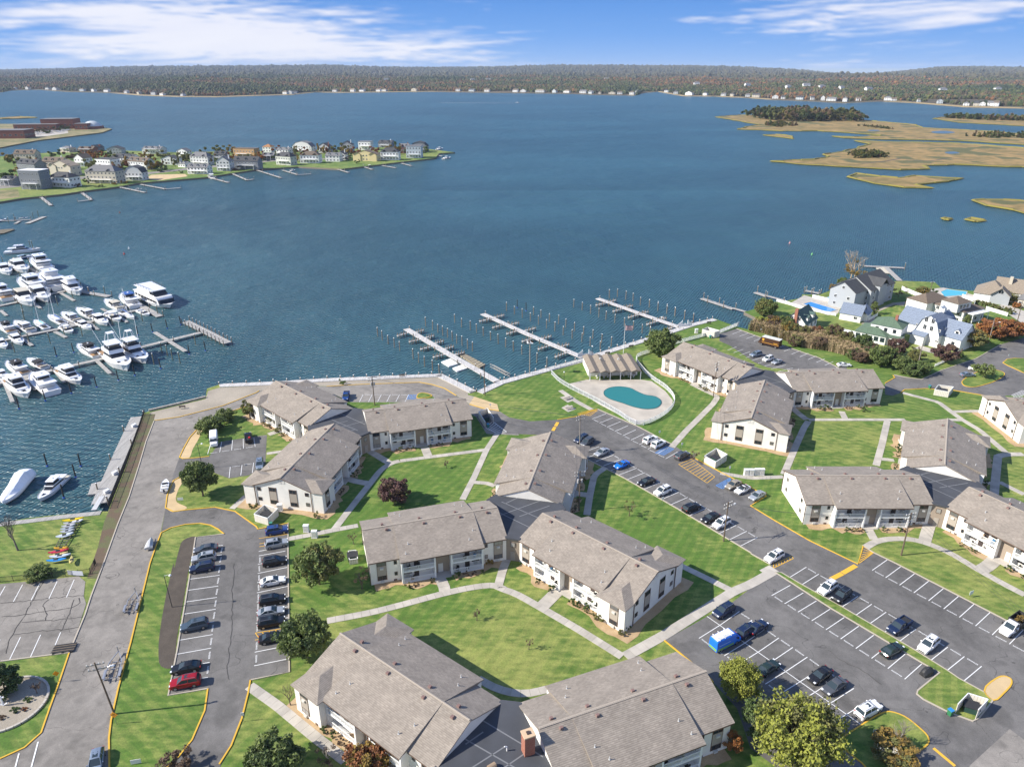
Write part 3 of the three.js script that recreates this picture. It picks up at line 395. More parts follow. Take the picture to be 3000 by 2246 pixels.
function railGeo(w){return balRail[w.toFixed(2)] ??= (()=>{const b=new B();b.box(0,0.88,0,w,0.09,0.09).box(0,0.08,0,w,0.07,0.06).box(0,0.08,0,0.1,0.85,0.1).box(-w / 2 + 0.05,0.08,0,0.1,0.85,0.1).box(w / 2 - 0.05,0.08,0,0.1,0.85,0.1);for (let x=-w / 2 + 0.12;x<w / 2 - 0.08;x += 0.155) b.box(x,0.15,0,0.05,0.73,0.035);return b.geo();})();}
const WING={r0: 5.6,m0: 10.8,m1: 27.2,r1: 33,w: 7.1,mid: 8.55,ridge: 8.2,eave: 5.35};
const bedSpots=[],balSpots=[];
function wing(o,deg,ear,O,opts={}){
const th=deg*Math.PI / 180,{r0,m0,m1,r1,w,mid,ridge,eave}=WING,rn=mulberry(Math.round(deg*7 + O[0]*3) + 999);
const sN=(ridge - eave) / 7.5,sM=(ridge - eave) / 9.0,at=(r,y,t)=>[r,y,t];
const wl=new B().at(0,0,0,th),top=ridge - sN*w - 0.2;
for (const s of [-1,1]) wl.quad(at(r0,0,s*w),at(r1,0,s*w),at(r1,top,s*w),at(r0,top,s*w));
for (const r of [r0,r1]){wl.quad(at(r,0,-w),at(r,0,w),at(r,top,w),at(r,top,-w));wl.tri(at(r,top,-w),at(r,top,w),at(r,ridge - 0.2,0));}
if (ear) for (const s of [-1,1]){const z0=Math.min(s*w,s*9.7),z1=Math.max(s*w,s*9.7);wl.box((m1 + r1) / 2 + 0.05,0,(z0 + z1) / 2,r1 - m1 + 0.1,5.32,z1 - z0);}
wl.mesh('wall',stuccoM,o);
const rf=new B().at(0,0,0,th),T=0.2;
for (const s of [-1,1]){
const seg=(a,b,wd,y0)=>{const q=[at(a,y0,0),at(b,y0,0),at(b,eave,s*wd),at(a,eave,s*wd)];s>0?rf.slab(q[3],q[2],q[1],q[0],T) : rf.slab(q[0],q[1],q[2],q[3],T);};
seg(r0 - 0.15,m0,7.5,ridge);seg(m1,r1 + 0.35,7.5,ridge);seg(m0 - 0.12,m1 + 0.12,9.0,ridge + 0.03);
for (const r of [m0 - 0.1,m1 + 0.1]) rf.tri(at(r,ridge,0),at(r,eave - 0.02,s*9),at(r,eave - 0.02,s*7.3));
if (ear){
const a=26.9,b=33.4,c=30.15,h=6.6,f=(r,y,t)=>at(r,y,s*t);
const fr=[f(c,h,4.1),f(c,h,6.85),f(b,eave,10.1),f(b,eave,7.3)],bk=[f(c,h,4.1),f(c,h,6.85),f(a,eave,10.1),f(a,eave,7.3)];
rf.quad(...fr);rf.quad(...bk);rf.tri(f(c,h,6.85),f(b,eave,10.1),f(a,eave,10.1));
rf.quad(f(a,eave - 0.16,7.1),f(b,eave - 0.16,7.1),f(b,eave - 0.16,10.1),f(a,eave - 0.16,10.1));
for (const [p,q] of [[f(b,0,7.3),f(b,0,10.1)],[f(b,0,10.1),f(a,0,10.1)],[f(a,0,10.1),f(a,0,7.3)]]) rf.quad([p[0],eave - 0.16,p[2]],[q[0],eave - 0.16,q[2]],[q[0],eave,q[2]],[p[0],eave,p[2]]);
}
}
const roof=rf.mesh('roof',shingleM,o);
const cap=new B().at(0,0,0,th);for (let r=r0;r<r1 + 0.2;r += 0.32){cap.slab([r,ridge + 0.03,0.2],[r + 0.3,ridge + 0.03,0.2],[r + 0.3,ridge + 0.1,0],[r,ridge + 0.1,0],0.03);cap.slab([r,ridge + 0.1,0],[r + 0.3,ridge + 0.1,0],[r + 0.3,ridge + 0.03,-0.2],[r,ridge + 0.03,-0.2],0.03);}
cap.mesh('ridge_cap',ridgeCapM,roof);
const fasc=new B().at(0,0,0,th);for (const s of [-1,1]){fasc.box((m0 + m1) / 2,eave - 0.24,s*8.98,m1 - m0 + 0.24,0.2,0.06);fasc.box((r0 + m0) / 2,eave - 0.24,s*7.5,m0 - r0 - 0.3,0.2,0.06);if (!ear) fasc.box((m1 + r1) / 2 + 0.2,eave - 0.24,s*7.5,r1 - m1,0.2,0.06);const e=r1 + 0.33;fasc.beam([e,ridge - 0.26,0],[e,eave - 0.22,s*7.4],0.06,0.2);}
fasc.mesh('fascia',trimBrown,roof);
for (const r of [8.3,14,21.5,29]) for (const s of [-1,1]){const m=addMesh('roof_vent',gRoofVent,ventM,roof);placed(m,th,r + s*0.3,ridge - 1.0*sM + 0.02,s*1.0,0);}
for (const [r,t] of [[12,4.6],[13.2,6.6],[25.2,5.1],[26,7.2]]) for (const s of [-1,1]) placed(addMesh('vent_pipe',gPipe,pipeM,roof),th,r,ridge - t*sM - 0.05,s*t,0);
for (const s of [-1,1]){
const face=s>0?0 : Math.PI,W=s*(w + 0.03),far=ear?s*9.73 : W;
const bay=(r,t,fc)=>{const m=addMesh('window_bay',gBay,panelBrown,o);placed(m,th,r,0.75,t,fc);addMesh('bay_frame',gBayFrame,trimBrown,m);for (const y of [0,3.3]){const [f,p]=framed(1.7,1.02),k=addMesh('window',f,trimBrown,m);k.position.set(0,y,0.03);const q=addMesh('pane',p,paneM(r + y*3 + th*9),m);q.position.set(0,y,0.04);} const a=addMesh('air_conditioner',gAc,acM,m);a.position.set(0,2.55,0);const g2=addMesh('air_conditioner',gAc,acM,o);placed(g2,th,r,0.2,t,fc);};
bay(7.4,W,face);windowAt(o,th,9.9,3.9,W,face,0.62,0.85);windowAt(o,th,9.9,1.3,W,face,0.62,0.85);
bay(30.8,far,face);if (!ear){windowAt(o,th,28.1,3.9,W,face,0.62,0.85);windowAt(o,th,28.1,1.3,W,face,0.62,0.85);}
for (const r of [28.3,8.7]) placed(addMesh('vent_grille',gVentGrille,trimBrown,o),th,r,0.12,r>20?far : W,face);
for (const r of [m0 + 0.2,17.3,20.6,m1 - 0.2]) placed(addMesh('pier',gPier,trimWhite,o),th,r,0,s*(w + mid) / 2,0);
for (const [a,b] of [[m0 + 0.35,17.15],[20.75,m1 - 0.35]]){
const c=(a + b) / 2,L=b - a;
for (const y of [0.2,2.75]){
const d=new B().at(0,0,0,th);d.box(c,y - 0.22,s*(w + mid) / 2,L,0.24,mid - w);const fl=d.mesh('balcony',trimWhite,o);
placed(addMesh('railing',railGeo(L),trimWhite,fl),th,c,y,s*(mid - 0.06),face);
const k=rn()<0.5?1 : -1;balSpots.push([O,th,c,y,s,L]);
placed(addMesh('door',gDoor,doorDark,o),th,c + k*0.3,y,W,face);windowAt(o,th,c + k*2.0,y + 0.95,W,face,1.5,0.95);windowAt(o,th,c - k*2.0,y + 1.2,W,face,0.9,0.6);
placed(addMesh('air_conditioner',gAc,acM,o),th,c + k*2.0,y + 0.35,W,face);
}
if (!opts.noBed) bedSpots.push([O,th,c,s,L]);
}
const en=new B().at(0,0,0,th);en.box(18.95,0,s*(w + 0.04),3.0,5.3,0.06);en.mesh('entrance_wall',entryBrown,o);
placed(addMesh('entrance_door',gDoor,doorPale,o),th,19.3,0.15,s*(w + 0.09),face);const pt=new B().at(0,0,0,th);pt.box(18.95,0,s*(w + 1.0),3.0,0.14,2.0);pt.mesh('entrance_step',concM,o);
if (!opts.noBed){const q=[],rr=mulberry(Math.round(deg + 500 + s*13 + O[0]));for (let r=r0 + 1;r<=17.2;r += 1.3) q.push([r,(r<m0?w : mid) + 1.3 + rr()*1.1]);const q2=[];for (let r=20.7;r<=r1 + 0.5;r += 1.3) q2.push([r,(r<m1?mid : ear?9.7 : w) + 1.2 + rr()*1.2]);
if (ear) q2.push([r1 + 2,11.3],[r1 + 2.3,8.5],[r1 + 1.6,5],[r1 + 1.8,0],[r1 - 0.5,0]);
for (const [i,Q] of [q,q2].entries()){const P=[...Q,[i?r1 - 0.5 : 17.2,w - 0.5],[i?20.7 : r0 + 1,w - 0.5]].map(([r,t])=>[O[0] + r*Math.cos(th) + s*t*Math.sin(th),O[1] - r*Math.sin(th) + s*t*Math.cos(th)]);new B().sheet(P.map(p=>[p[0] - O[0],p[1] - O[1]]),0.05 + 0.002*(lift++ % 5)).mesh('planting_bed',mulchM,o);}}
}
const gf=Math.PI / 2;
if (ear) for (const t of [-2.5,2.5]){const m=addMesh('window_bay',gBay,panelBrown,o);placed(m,th,r1 + 0.03,0.9,t,gf);addMesh('bay_frame',gBayFrame,trimBrown,m);for (const y of [0,3.3]){const [f,p]=framed(1.7,1.02),k=addMesh('window',f,trimBrown,m);k.position.set(0,y,0.03);addMesh('pane',p,glassM,m).position.set(0,y,0.04);}}
for (const t of ear?[-5.9,5.9] : [-4.4,4.4]) for (const y of [1.4,4.0]) windowAt(o,th,r1 + 0.03,y,t,gf,0.9,0.9);
for (const t of [-0.45,0.45]) placed(addMesh('gable_louvre',new B().box(0,0,0,0.7,0.9,0.06).geo(),doorPale,o),th,r1 + 0.03,6.5,t,gf);
for (const t of [-6.95,6.95]) placed(addMesh('downpipe',gPipeDown,trimBrown,o),th,r1 + (ear?0.16 : 0.08),0,t,0);
}
function apartment(label,O,base,ears,opts={}){
const o=thing('apartment_building',label,'apartment building','two-storey apartment buildings',O[0],0,O[1]);
const {r0,w}=WING,only=opts.wings ?? [0,1,2];
for (const k of only) wing(o,base + 120*k,ears[k],O,opts);
if (only.length<3) return o;
const ring=[];for (const k of [0,1,2]) for (const t of [w,-w]){const th=(base + 120*k)*Math.PI / 180;ring.push([(r0 + 0.1)*Math.cos(th) + t*Math.sin(th),-(r0 + 0.1)*Math.sin(th) + t*Math.cos(th)]);}
const out=ring.map(p=>{const l=Math.hypot(p[0],p[1]);return [p[0]*(1 + 0.35 / l),p[1]*(1 + 0.35 / l)];});
const hb=new B();hb.skirt(ring,0,5.3);hb.mesh('hub_wall',entryBrown,o);
const hr=new B();hr.prism(out,5.28,5.62);const roof=hr.mesh('flat_roof',membraneM,o);
const sm=new B(),rl=(x0,z0,x1,z1)=>{const q=lineQuad([x0,z0],[x1,z1],0.2,5.632);sm.p.push(...q.p);},b0=base*Math.PI / 180,rot=(x,z)=>[x*Math.cos(b0) + z*Math.sin(b0),-x*Math.sin(b0) + z*Math.cos(b0)];
for (const [a,b,c,d] of [[-5,-6,3,5.5],[-1.5,-8,5.2,2.5],[-6.5,1,1,-1],[-4,-3.4,-1,-4.4],[-7,4,5,0.5],[-3,7,2.4,4.6]]){const p=rot(a,b),q=rot(c,d);rl(p[0],p[1],q[0],q[1]);}
sm.mesh('roof_seam',seamM,roof);
for (let k=0;k<3;k++){const a=(base + 60 + 120*k)*Math.PI / 180,d=r0*0.5 + w*Math.sin(Math.PI / 3) + 0.12;const th=a;placed(addMesh('corner_door',gDoor,panelBrown,o),th,d - 0.02,0.1,0,Math.PI / 2);windowAt(o,th,d,3.4,0,Math.PI / 2,0.95,1.1);}
if (opts.roofGear){
const ch=new B();ch.box(0,5.5,0,1.5,3.5,1.3);const c=ch.mesh('chimney',brickM,o);const p=rot(3.6,1.0);c.position.set(p[0],0,p[1]);c.rotation.y=b0;
new B().box(0,9.0,0,1.7,0.22,1.5).mesh('chimney_cap',M([0.55,0.40,0.26],0.9),c);new B().box(0,9.2,0,0.5,0.16,0.5).mesh('flue',doorDark,c);
const ex=new B().cyl(0,5.6,0,0.55,0.55,12).cyl(0,6.15,0,0.7,0.3,12).cyl(0,6.45,0,0.62,0.2,12,0.2).mesh('exhaust_fan',pipeM,o);ex.position.set(1.0,0,5.0);
const tv=new B().rod([-0.55,6.0,0],[0.55,6.0,0],0.42,12).mesh('turbine_vent',M([0.42,0.30,0.19],0.6,{metalness: 0.4}),o);tv.position.set(-1.2,0,2.2);tv.rotation.y=0.6;
new B().cyl(0,5.6,0,0.09,0.8,8).rod([0,6.4,0],[-0.35,6.55,0.1],0.09,8).mesh('vent_pipe',trimWhite,o).position.set(0.8,0,-0.6);
}
return o;
}
apartment('left apartment building by the loop road, three wings round a dark flat roof',[-44.6,-172.9],17.5,[false,true,true]);
apartment('central apartment building between the two lawns, in the middle of the picture',[2.2,-130.3],-163,[false,true,true]);
apartment('bottom apartment building with a brick chimney on its dark flat roof',[-1.5,-71.3],22,[false,true,false],{roofGear: true});
apartment('far right apartment building in front of the lot with the brown truck',[76.5,-201],5.3,[false,true,true]);
apartment('right apartment building with three wings beside the central street',[97.1,-141.5],180,[false,false,true]);
apartment('apartment building cut by the right edge, white gable end in view',[168.8,-180.3],178,[true,true,true],{wings: [0]});


// ---------- leaves and crowns ----------
function leafCrown(seed,R,H,n,size,shape='round',col=null){
const r=mulberry(seed),p=[],clumps=[],nc=Math.max(7,Math.round(n / 75));
for (let i=0;i<nc;i++){let x,y,z,k=0;do {x=r()*2 - 1;y=r()*2 - 1;z=r()*2 - 1;k++;} while ((x*x + y*y + z*z>1||x*x + y*y + z*z<0.30)&&k<40);const wv=shape==='cone'?1 - 0.75*(y + 1) / 2 : shape==='flat'?1 : 1;const sp=0.72 + 0.42*r();clumps.push([x*R*wv*sp,H / 2 + y*H*0.46,z*R*wv*sp,R*(0.13 + 0.19*r()*r() + 0.06*r())]);}
for (let i=0;i<n;i++){
const c=clumps[Math.floor(r()*nc)];let x,y,z;do {x=r()*2 - 1;y=r()*2 - 1;z=r()*2 - 1;} while (x*x + y*y + z*z>1);
const cx=c[0] + x*c[3],cy=c[1] + y*c[3]*0.8,cz=c[2] + z*c[3],s=size*(0.6 + 0.8*r());
const a=V(r() - 0.5,r() - 0.5,r() - 0.5).normalize(),b=V(r() - 0.5,r() - 0.5,r() - 0.5).cross(a).normalize().multiplyScalar(s);a.multiplyScalar(s);
const P=(i1,j1)=>[cx + a.x*i1 + b.x*j1,cy + a.y*i1 + b.y*j1,cz + a.z*i1 + b.z*j1];
p.push(...P(-0.5,-0.35),...P(0.5,-0.35),...P(0.1,0.6));
if (size>0.2) p.push(...P(-0.5,0.3),...P(0.5,0.45),...P(0,-0.55));
}
const g=new THREE.BufferGeometry();g.setAttribute('position',new THREE.BufferAttribute(new Float32Array(p),3));g.computeVertexNormals();return g;
}
const leafM=c=>M(c,0.95,{transmission: 0.25});
const leafCols={green: leafM([0.105,0.155,0.032]),dark: leafM([0.075,0.115,0.028]),olive: leafM([0.17,0.17,0.045]),gold: leafM([0.26,0.17,0.03]),yellowgreen: leafM([0.27,0.29,0.04]),rust: leafM([0.23,0.085,0.025]),orange: leafM([0.33,0.13,0.025]),purple: leafM([0.115,0.055,0.05]),brown: leafM([0.15,0.095,0.055]),pine: leafM([0.145,0.19,0.045]),red: leafM([0.22,0.035,0.03])};
const barkM=M([0.13,0.10,0.075],0.95),greyBarkM=M([0.27,0.235,0.20],0.95);
// ---------- far land ----------
const farShore=[[-4200,-3500],[-1981,-2799],[-2149,-3285],[-2294,-3597],[-2248,-3714],[-1932,-3383],[-1672,-3238],[-1382,-2906],[-1184,-2764],[-1035,-2731],[-918,-2906],[-835,-2983],[-828,-3285],[-706,-3238],[-364.2,-3383],[-67.8,-3238],[241.2,-3105],[313.8,-2983],[456,-2906],[525,-3193],[630,-3383],[619,-2834],[721,-2799],[804,-2667],[830,-2518],[938,-2360],[963,-2265],[1127,-2385],[1169,-2265],[1177,-2020],[1285,-1950],[1350,-1751],[3600,-2000]];
const skyline=[[-400,208],[0,207],[250,203],[450,197],[700,196],[1000,193],[1150,198],[1300,199],[1450,198],[1600,193.5],[2000,195],[2150,199],[2250,203],[2330,209],[2400,216],[2500,214],[2590,206],[2670,198],[2820,198],[3000,201],[3400,201]];
const tab=(t,x)=>{for (let i=1;i<t.length;i++) if (x<t[i][0]) return lerp(t[i - 1][1],t[i][1],(x - t[i - 1][0]) / (t[i][0] - t[i - 1][0]));return t[t.length - 1][1];};
const shoreZ=(k=>k)((()=>{const s=farShore.map(([x,z])=>[x / -z,z]).sort((a,b)=>a[0] - b[0]);return t=>tab(s,t);})());
function farHeight(t,d){
const s=-shoreZ(t),e=d - s,u=1500 + t*2130 / 0.985;if (e<0) return -1;
const x=t*d,n=fbm(x / 420 + 9,d / 520,301,4),n2=fbm(x / 1500 + 3,d / 1600,302,3);
const near=1.2 + sstep(40,1500,e)*(2 + 44*n)*(0.3 + n2);
const ridge=92 - (tab(skyline,u) - 200) / 2130*11500*1.08 - 16;
return lerp(near,ridge*(0.9 + 0.16*n),sstep(4200,8400,e)) ;
}
const woodM=M(null,0.98,{map: tex(256,256,(u,v,x,y)=>{const a=fbm(u*8,v*8,311,4,8),f=hash(x,y,312);return mix3([0.04,0.05,0.02],[0.12,0.075,0.04],a).map(q=>q*(0.6 + 0.6*f));},true,[300,300])});
{
const cols=150,rows=46,p=[],idx=[];
for (let j=0;j<=rows;j++) for (let i=0;i<=cols;i++){const t=-1.0 + 2.0*i / cols,s=-shoreZ(t),e=Math.pow(j / rows,1.7)*12500,d=s + e;p.push(t*d,j===0?-2.5 : farHeight(t,d),-d);}
for (let j=0;j<rows;j++) for (let i=0;i<cols;i++){const a=j*(cols + 1) + i,b=a + 1,c=a + cols + 1,d=c + 1;idx.push(a,b,c,b,d,c);}
const g=new THREE.BufferGeometry();g.setAttribute('position',new THREE.BufferAttribute(new Float32Array(p),3));g.setIndex(idx);const uv=[];for (let i=0;i<p.length;i += 3) uv.push(p[i],p[i + 2]);g.setAttribute('uv',new THREE.BufferAttribute(new Float32Array(uv),2));g.computeVertexNormals();
struct('hills',g,woodM,'low wooded hills along the far shore');
const fr=farShore.slice(1,-1),meadow=new B();
const back=fr.map(([x,z])=>{const l=Math.hypot(x,z),k=1 + (26 + 120*sstep(0.45,0.7,fbm(x / 300,z / 300,321,3))) / l;return [x*k,z*k];});
for (let i=0;i<fr.length - 1;i++){meadow.quad([fr[i][0],-1.0,fr[i][1]],[fr[i + 1][0],-1.0,fr[i + 1][1]],[back[i + 1][0],1.5,back[i + 1][1]],[back[i][0],1.5,back[i][1]]);}
struct('far_beach',meadow.geo(),M([0.30,0.225,0.11],0.95),'thin tan beach and salt meadow along the far shore');
}
{
const ico=new THREE.IcosahedronGeometry(1,1),ip=ico.attributes.position,r0=mulberry(77);const seen=new Map();
for (let i=0;i<ip.count;i++){const k=[ip.getX(i),ip.getY(i),ip.getZ(i)].map(q=>q.toFixed(3)).join();if (!seen.has(k)) seen.set(k,0.72 + 0.5*r0());const f=seen.get(k);ip.setXYZ(i,ip.getX(i)*f,ip.getY(i)*f,ip.getZ(i)*f);}
ico.computeVertexNormals();
const pal=[[0.022,0.036,0.016],[0.032,0.05,0.018],[0.05,0.066,0.02],[0.075,0.082,0.024],[0.06,0.05,0.028],[0.10,0.075,0.035],[0.13,0.062,0.026],[0.17,0.08,0.03],[0.09,0.07,0.05]];
const wood=(label,e0,e1,step,size,seed,tMax,far)=>{
const r=mulberry(seed),mats=[],cs=[],m4=new THREE.Matrix4(),q=new THREE.Quaternion();
for (let e=e0;e<e1;e += step*0.9) for (let t=-tMax;t<tMax;){
const s=-shoreZ(t),d=s + e + (r() - 0.5)*step*2.6;t += step / d*(0.6 + 0.8*r());
const x=t*d,clear=fbm(x / 260 + 5,d / 260,331,3);if (clear<0.36&&e<500) continue;if (e<120&&r()<0.45) continue;
const y=farHeight(t,d),k=size*(0.55 + 0.95*r()*r() + 0.2*r()),hue=fbm(x / 500,d / 350,332,3);
q.setFromAxisAngle(V(0,1,0),r()*6.28);m4.compose(V(x,y + k*0.75,-d),q,V(k*(0.9 + 0.3*r()),k*(0.95 + 0.45*r()),k*(0.9 + 0.3*r())));mats.push(m4.clone());
const c=far?[0.05 + 0.03*hue,0.062,0.03] : pal[Math.floor(clamp(r()*0.55 + (hue - 0.36)*1.15,0,0.999)*9)],b=far?0.85 + 0.3*r() : 0.7 + 0.6*r();cs.push(new THREE.Color().setRGB(c[0]*b,c[1]*b,c[2]*b));
}
const im=new THREE.InstancedMesh(ico,M([1,1,1],0.95),mats.length);mats.forEach((m,i)=>{im.setMatrixAt(i,m);im.setColorAt(i,cs[i]);});
im.name=numbered('far_wood');im.userData={label,kind: 'stuff',category: 'woodland'};im.castShadow=im.receiveShadow=true;scene.add(im);
};
wood('autumn woodland of rust and green crowns behind the far shore houses',70,1300,11,4.9,401,0.80);
wood('woodland on the nearer slopes of the far hills',1300,3000,19,6.6,402,0.80);
wood('hazy woodland on the skyline hills',3000,11500,72,13,403,0.82,true);
}
// ---------- salt marsh islands ----------
const marshTex=tex(1024,1024,(u,v,x,y)=>{const a=fbm(u*7,v*7,341,5,7),m=fbm(u*40,v*40,342,3,40),f=hash(x,y,343);return mix3(mix3([0.17,0.128,0.036],[0.35,0.225,0.08],sstep(0.3,0.7,a*0.55 + m*0.45)),[0.10,0.10,0.03],sstep(0.6,0.7,a)).map(q=>q*(0.8 + 0.35*f));},true,[260,260]);
const marshM=M(null,0.97,{map: marshTex}),marshEdgeM=M([0.19,0.165,0.035],0.97);
function marsh(pts,label,y=-0.75){
const rough=[],r=mulberry(pts.length*97 + Math.round(pts[0][0])),c=pts.concat([pts[0]]);
for (let i=0;i<pts.length;i++){const a=c[i],b=c[i + 1],n=Math.max(1,Math.round(Math.hypot(b[0] - a[0],b[1] - a[1]) / 14));for (let k=0;k<n;k++){const q=L2(a,b,k / n),l=Math.min(5,Math.hypot(b[0] - a[0],b[1] - a[1])*0.1);rough.push([q[0] + (r() - 0.5)*l,q[1] + (r() - 0.5)*l]);}}
const b=new B();b.sheet(rough,y);const m=struct('marsh_island',b.geo(),marshM,label);
const e=new B();e.skirt(rough,-2,y + 0.05);m.add(addMesh('marsh_edge',e.geo(),marshEdgeM));
const fr=new B();for (let i=0;i<rough.length;i++){const a=rough[i],q=rough[(i + 1) % rough.length],l=Math.hypot(q[0] - a[0],q[1] - a[1])||1,h=0.4 + 0.7*r();fr.push(new THREE.Matrix4().makeRotationY(-Math.atan2(q[1] - a[1],q[0] - a[0])).setPosition((a[0] + q[0]) / 2,y,(a[1] + q[1]) / 2));fr.taper(0,0,0,l*1.1,h,2.2 + 2*r(),0.8,0.5);fr.pop();}
fr.mesh('cordgrass_fringe',marshEdgeM,m);
return m;
}
marsh([[425,-1611],[436,-1467],[447,-1384],[411,-1335],[375.2,-1276],[434,-1237],[495,-1240],[529,-1203],[559,-1152],[501,-1125],[476,-1141],[485,-1110],[520,-1092],[627,-1068],[678,-1010],[746,-940],[879,-1115],[785,-1174],[771,-1234],[701,-1310],[726,-1384],[691,-1498],[650,-1545],[498,-1682]],'large tan marsh island with a dark thicket, upper right');
marsh([[281.7,-823],[302.9,-798],[335.6,-778],[385.3,-749],[421,-757],[427,-784],[467,-791],[523,-769],[573,-713],[732,-922],[649,-965],[604,-1027],[531,-1047],[479,-1066],[479,-1020],[448,-979],[404,-922],[366.5,-891],[365.5,-868],[332,-840]],'broad tan marsh flat below the thicket island');
marsh([[313.7,-697],[332.7,-724],[336.7,-713],[356.1,-689],[379.4,-707],[415,-689],[389,-667],[360.6,-654],[351.4,-647],[354.5,-630],[332.3,-633],[319.9,-657],[315.1,-683]],'long olive marsh islet in the right channel');
marsh([[353.3,-567],[365.7,-572],[392.6,-567],[405,-537],[361.1,-474],[358,-524],[350.7,-543]],'olive marsh islet cut by the right edge');
marsh([[290.1,-493],[293.9,-496],[294.9,-492],[289.5,-488]],'tiny round marsh tuft in open water');
marsh([[303.5,-490],[310,-495],[314.5,-487],[306.2,-483]],'small oval marsh tuft near the right edge');
marsh([[848,-1550],[902,-1611],[1018,-1536],[1070,-1404],[963,-1259],[882,-1373],[836,-1437]],'marsh island with a dark shrub band at the far right');
marsh([[380.1,-1160],[403,-1171],[418,-1155],[405,-1097],[390.7,-1136]],'thin marsh sliver left of the broad flat');
marsh([[-1082,-1585],[-1050,-1585],[-1038,-1627],[-976,-1585],[-993,-1555],[-1043,-1526]],'thin marsh strip at the far left');
for (const [pts,l] of [[[[674,-1230],[701,-1243],[701,-1212],[671,-1188],[661,-1197]],'small open pond on the upper marsh island'],[[[582,-1256],[600,-1262],[596,-1243],[578,-1236]],'tiny pond near the middle of the upper marsh'],[[[522,-915],[537,-922],[534,-904],[518,-897]],'shallow pan on the broad marsh flat']]){struct('marsh_pond',new B().sheet(smooth(pts,3,true),-0.735).geo(),M([0.08,0.13,0.16],0.35),l);}
[[[371.6,-802],[397.8,-816],[437,-849]],[[435,-834],[456,-826],[494,-849],[511,-834]],[[581,-1106],[626,-1127],[648,-1106]]].forEach((p,i)=>{const [L,R]=strip(smooth(p,4),3.5);struct('marsh_creek',new B().sheet([...L,...R.reverse()],-0.74).geo(),M([0.10,0.075,0.045],0.7),`narrow muddy creek across the marsh, ${ord(i)} from the left`);});
function thicket(label,pts,n,size,seed,cols){
const r=mulberry(seed),xs=pts.map(p=>p[0]),zs=pts.map(p=>p[1]),inside=(x,z)=>{let c=false;for (let i=0,j=pts.length - 1;i<pts.length;j=i++) if ((pts[i][1]>z) !== (pts[j][1]>z)&&x<(pts[j][0] - pts[i][0])*(z - pts[i][1]) / (pts[j][1] - pts[i][1]) + pts[i][0]) c=!c;return c;};
const geo=leafCrown(seed,1,1.5,150,0.34),mats=[],cs=[],q=new THREE.Quaternion(),x0=Math.min(...xs),x1=Math.max(...xs),z0=Math.min(...zs),z1=Math.max(...zs);let guard=0;
while (mats.length<n&&guard++<n*40){const x=lerp(x0,x1,r()),z=lerp(z0,z1,r());if (!inside(x,z)) continue;const k=size*(0.6 + 0.8*r());q.setFromAxisAngle(V(0,1,0),r()*6.28);mats.push(new THREE.Matrix4().compose(V(x,-0.9,z),q,V(k,k*(0.8 + 0.5*r()),k)));const c=cols[Math.floor(r()*cols.length)],b=0.75 + 0.5*r();cs.push(new THREE.Color().setRGB(c[0]*b,c[1]*b,c[2]*b));}
const im=new THREE.InstancedMesh(geo,M([1,1,1],0.9),mats.length);mats.forEach((m,i)=>{im.setMatrixAt(i,m);im.setColorAt(i,cs[i]);});im.name=numbered('marsh_thicket');im.userData={label,kind: 'stuff',category: 'thicket'};scene.add(im);
}
const thk=[[0.09,0.115,0.032],[0.11,0.12,0.035],[0.06,0.085,0.025],[0.17,0.12,0.065],[0.14,0.13,0.035]];
thicket('dark green and brown thicket on the upper marsh island',[[485,-1624],[500,-1500],[555,-1455],[648,-1468],[678,-1477],[677,-1572],[595,-1652],[521,-1680]],260,9,411,thk);
thicket('low dark shrubs on the broad marsh flat',[[388.2,-881],[386.9,-849],[427,-856],[430,-877],[423,-906]],90,3.2,412,thk);
thicket('band of shrubs on the far right marsh island',[[881,-1572],[935,-1495],[986,-1486],[1050,-1455],[1048,-1495],[914,-1603]],130,6,413,thk);
thicket('low shrub line along the right marsh',[[675,-1145],[688,-1116],[760,-1106],[784,-1143],[725,-1159]],90,4,414,thk);
thicket('low shrubs on the tan marsh below the thicket',[[450,-1373],[451,-1317],[509,-1361],[493,-1409]],60,3.5,415,thk);
thicket('olive shrub streak on the upper marsh',[[607,-1354],[622,-1293],[629,-1266],[636,-1346]],50,2.5,416,thk);
scene.fog=new THREE.FogExp2(new THREE.Color(0.62,0.74,0.92),0.00004);


// ---------- docks,piles,boats ----------
const plankTex=tex(512,512,(u,v,x,y)=>{const k=Math.floor(u*32),tone=0.75 + 0.4*hash(k,3,501),gap=(u*32) % 1<0.1?0.45 : 1,g=fbm(u*32,v*5,502,3,32),f=hash(x,y,503);return [0.42,0.405,0.38].map(q=>q*tone*gap*(0.75 + 0.35*g)*(0.92 + 0.14*f));},true,[4.8,4.8]);
const deckM=M(null,0.9,{map: plankTex}),deckWhiteM=M([1.45,1.45,1.48],0.85,{map: plankTex}),timberM=M([0.15,0.12,0.09],0.9),pileM=M([0.20,0.165,0.125],0.92),darkPileM=M([0.035,0.032,0.03],0.8),capM=M([0.8,0.8,0.79],0.5),blueBandM=M([0.04,0.12,0.5],0.6);
function deckBox(a,b,w,y,name,mat,parent,t=0.22){const [L,R]=strip([a,b],w);return new B().hexa([[L[0][0],y - t,L[0][1]],[L[1][0],y - t,L[1][1]],[R[1][0],y - t,R[1][1]],[R[0][0],y - t,R[0][1]],[L[0][0],y,L[0][1]],[L[1][0],y,L[1][1]],[R[1][0],y,R[1][1]],[R[0][0],y,R[0][1]]]).mesh(name,mat,parent);}
const gDockPile=new B().cyl(0,-2.5,0,0.16,3.6,8).geo(),gDockCap=new B().cyl(0,1.1,0,0.19,0.12,8,0.08).geo();
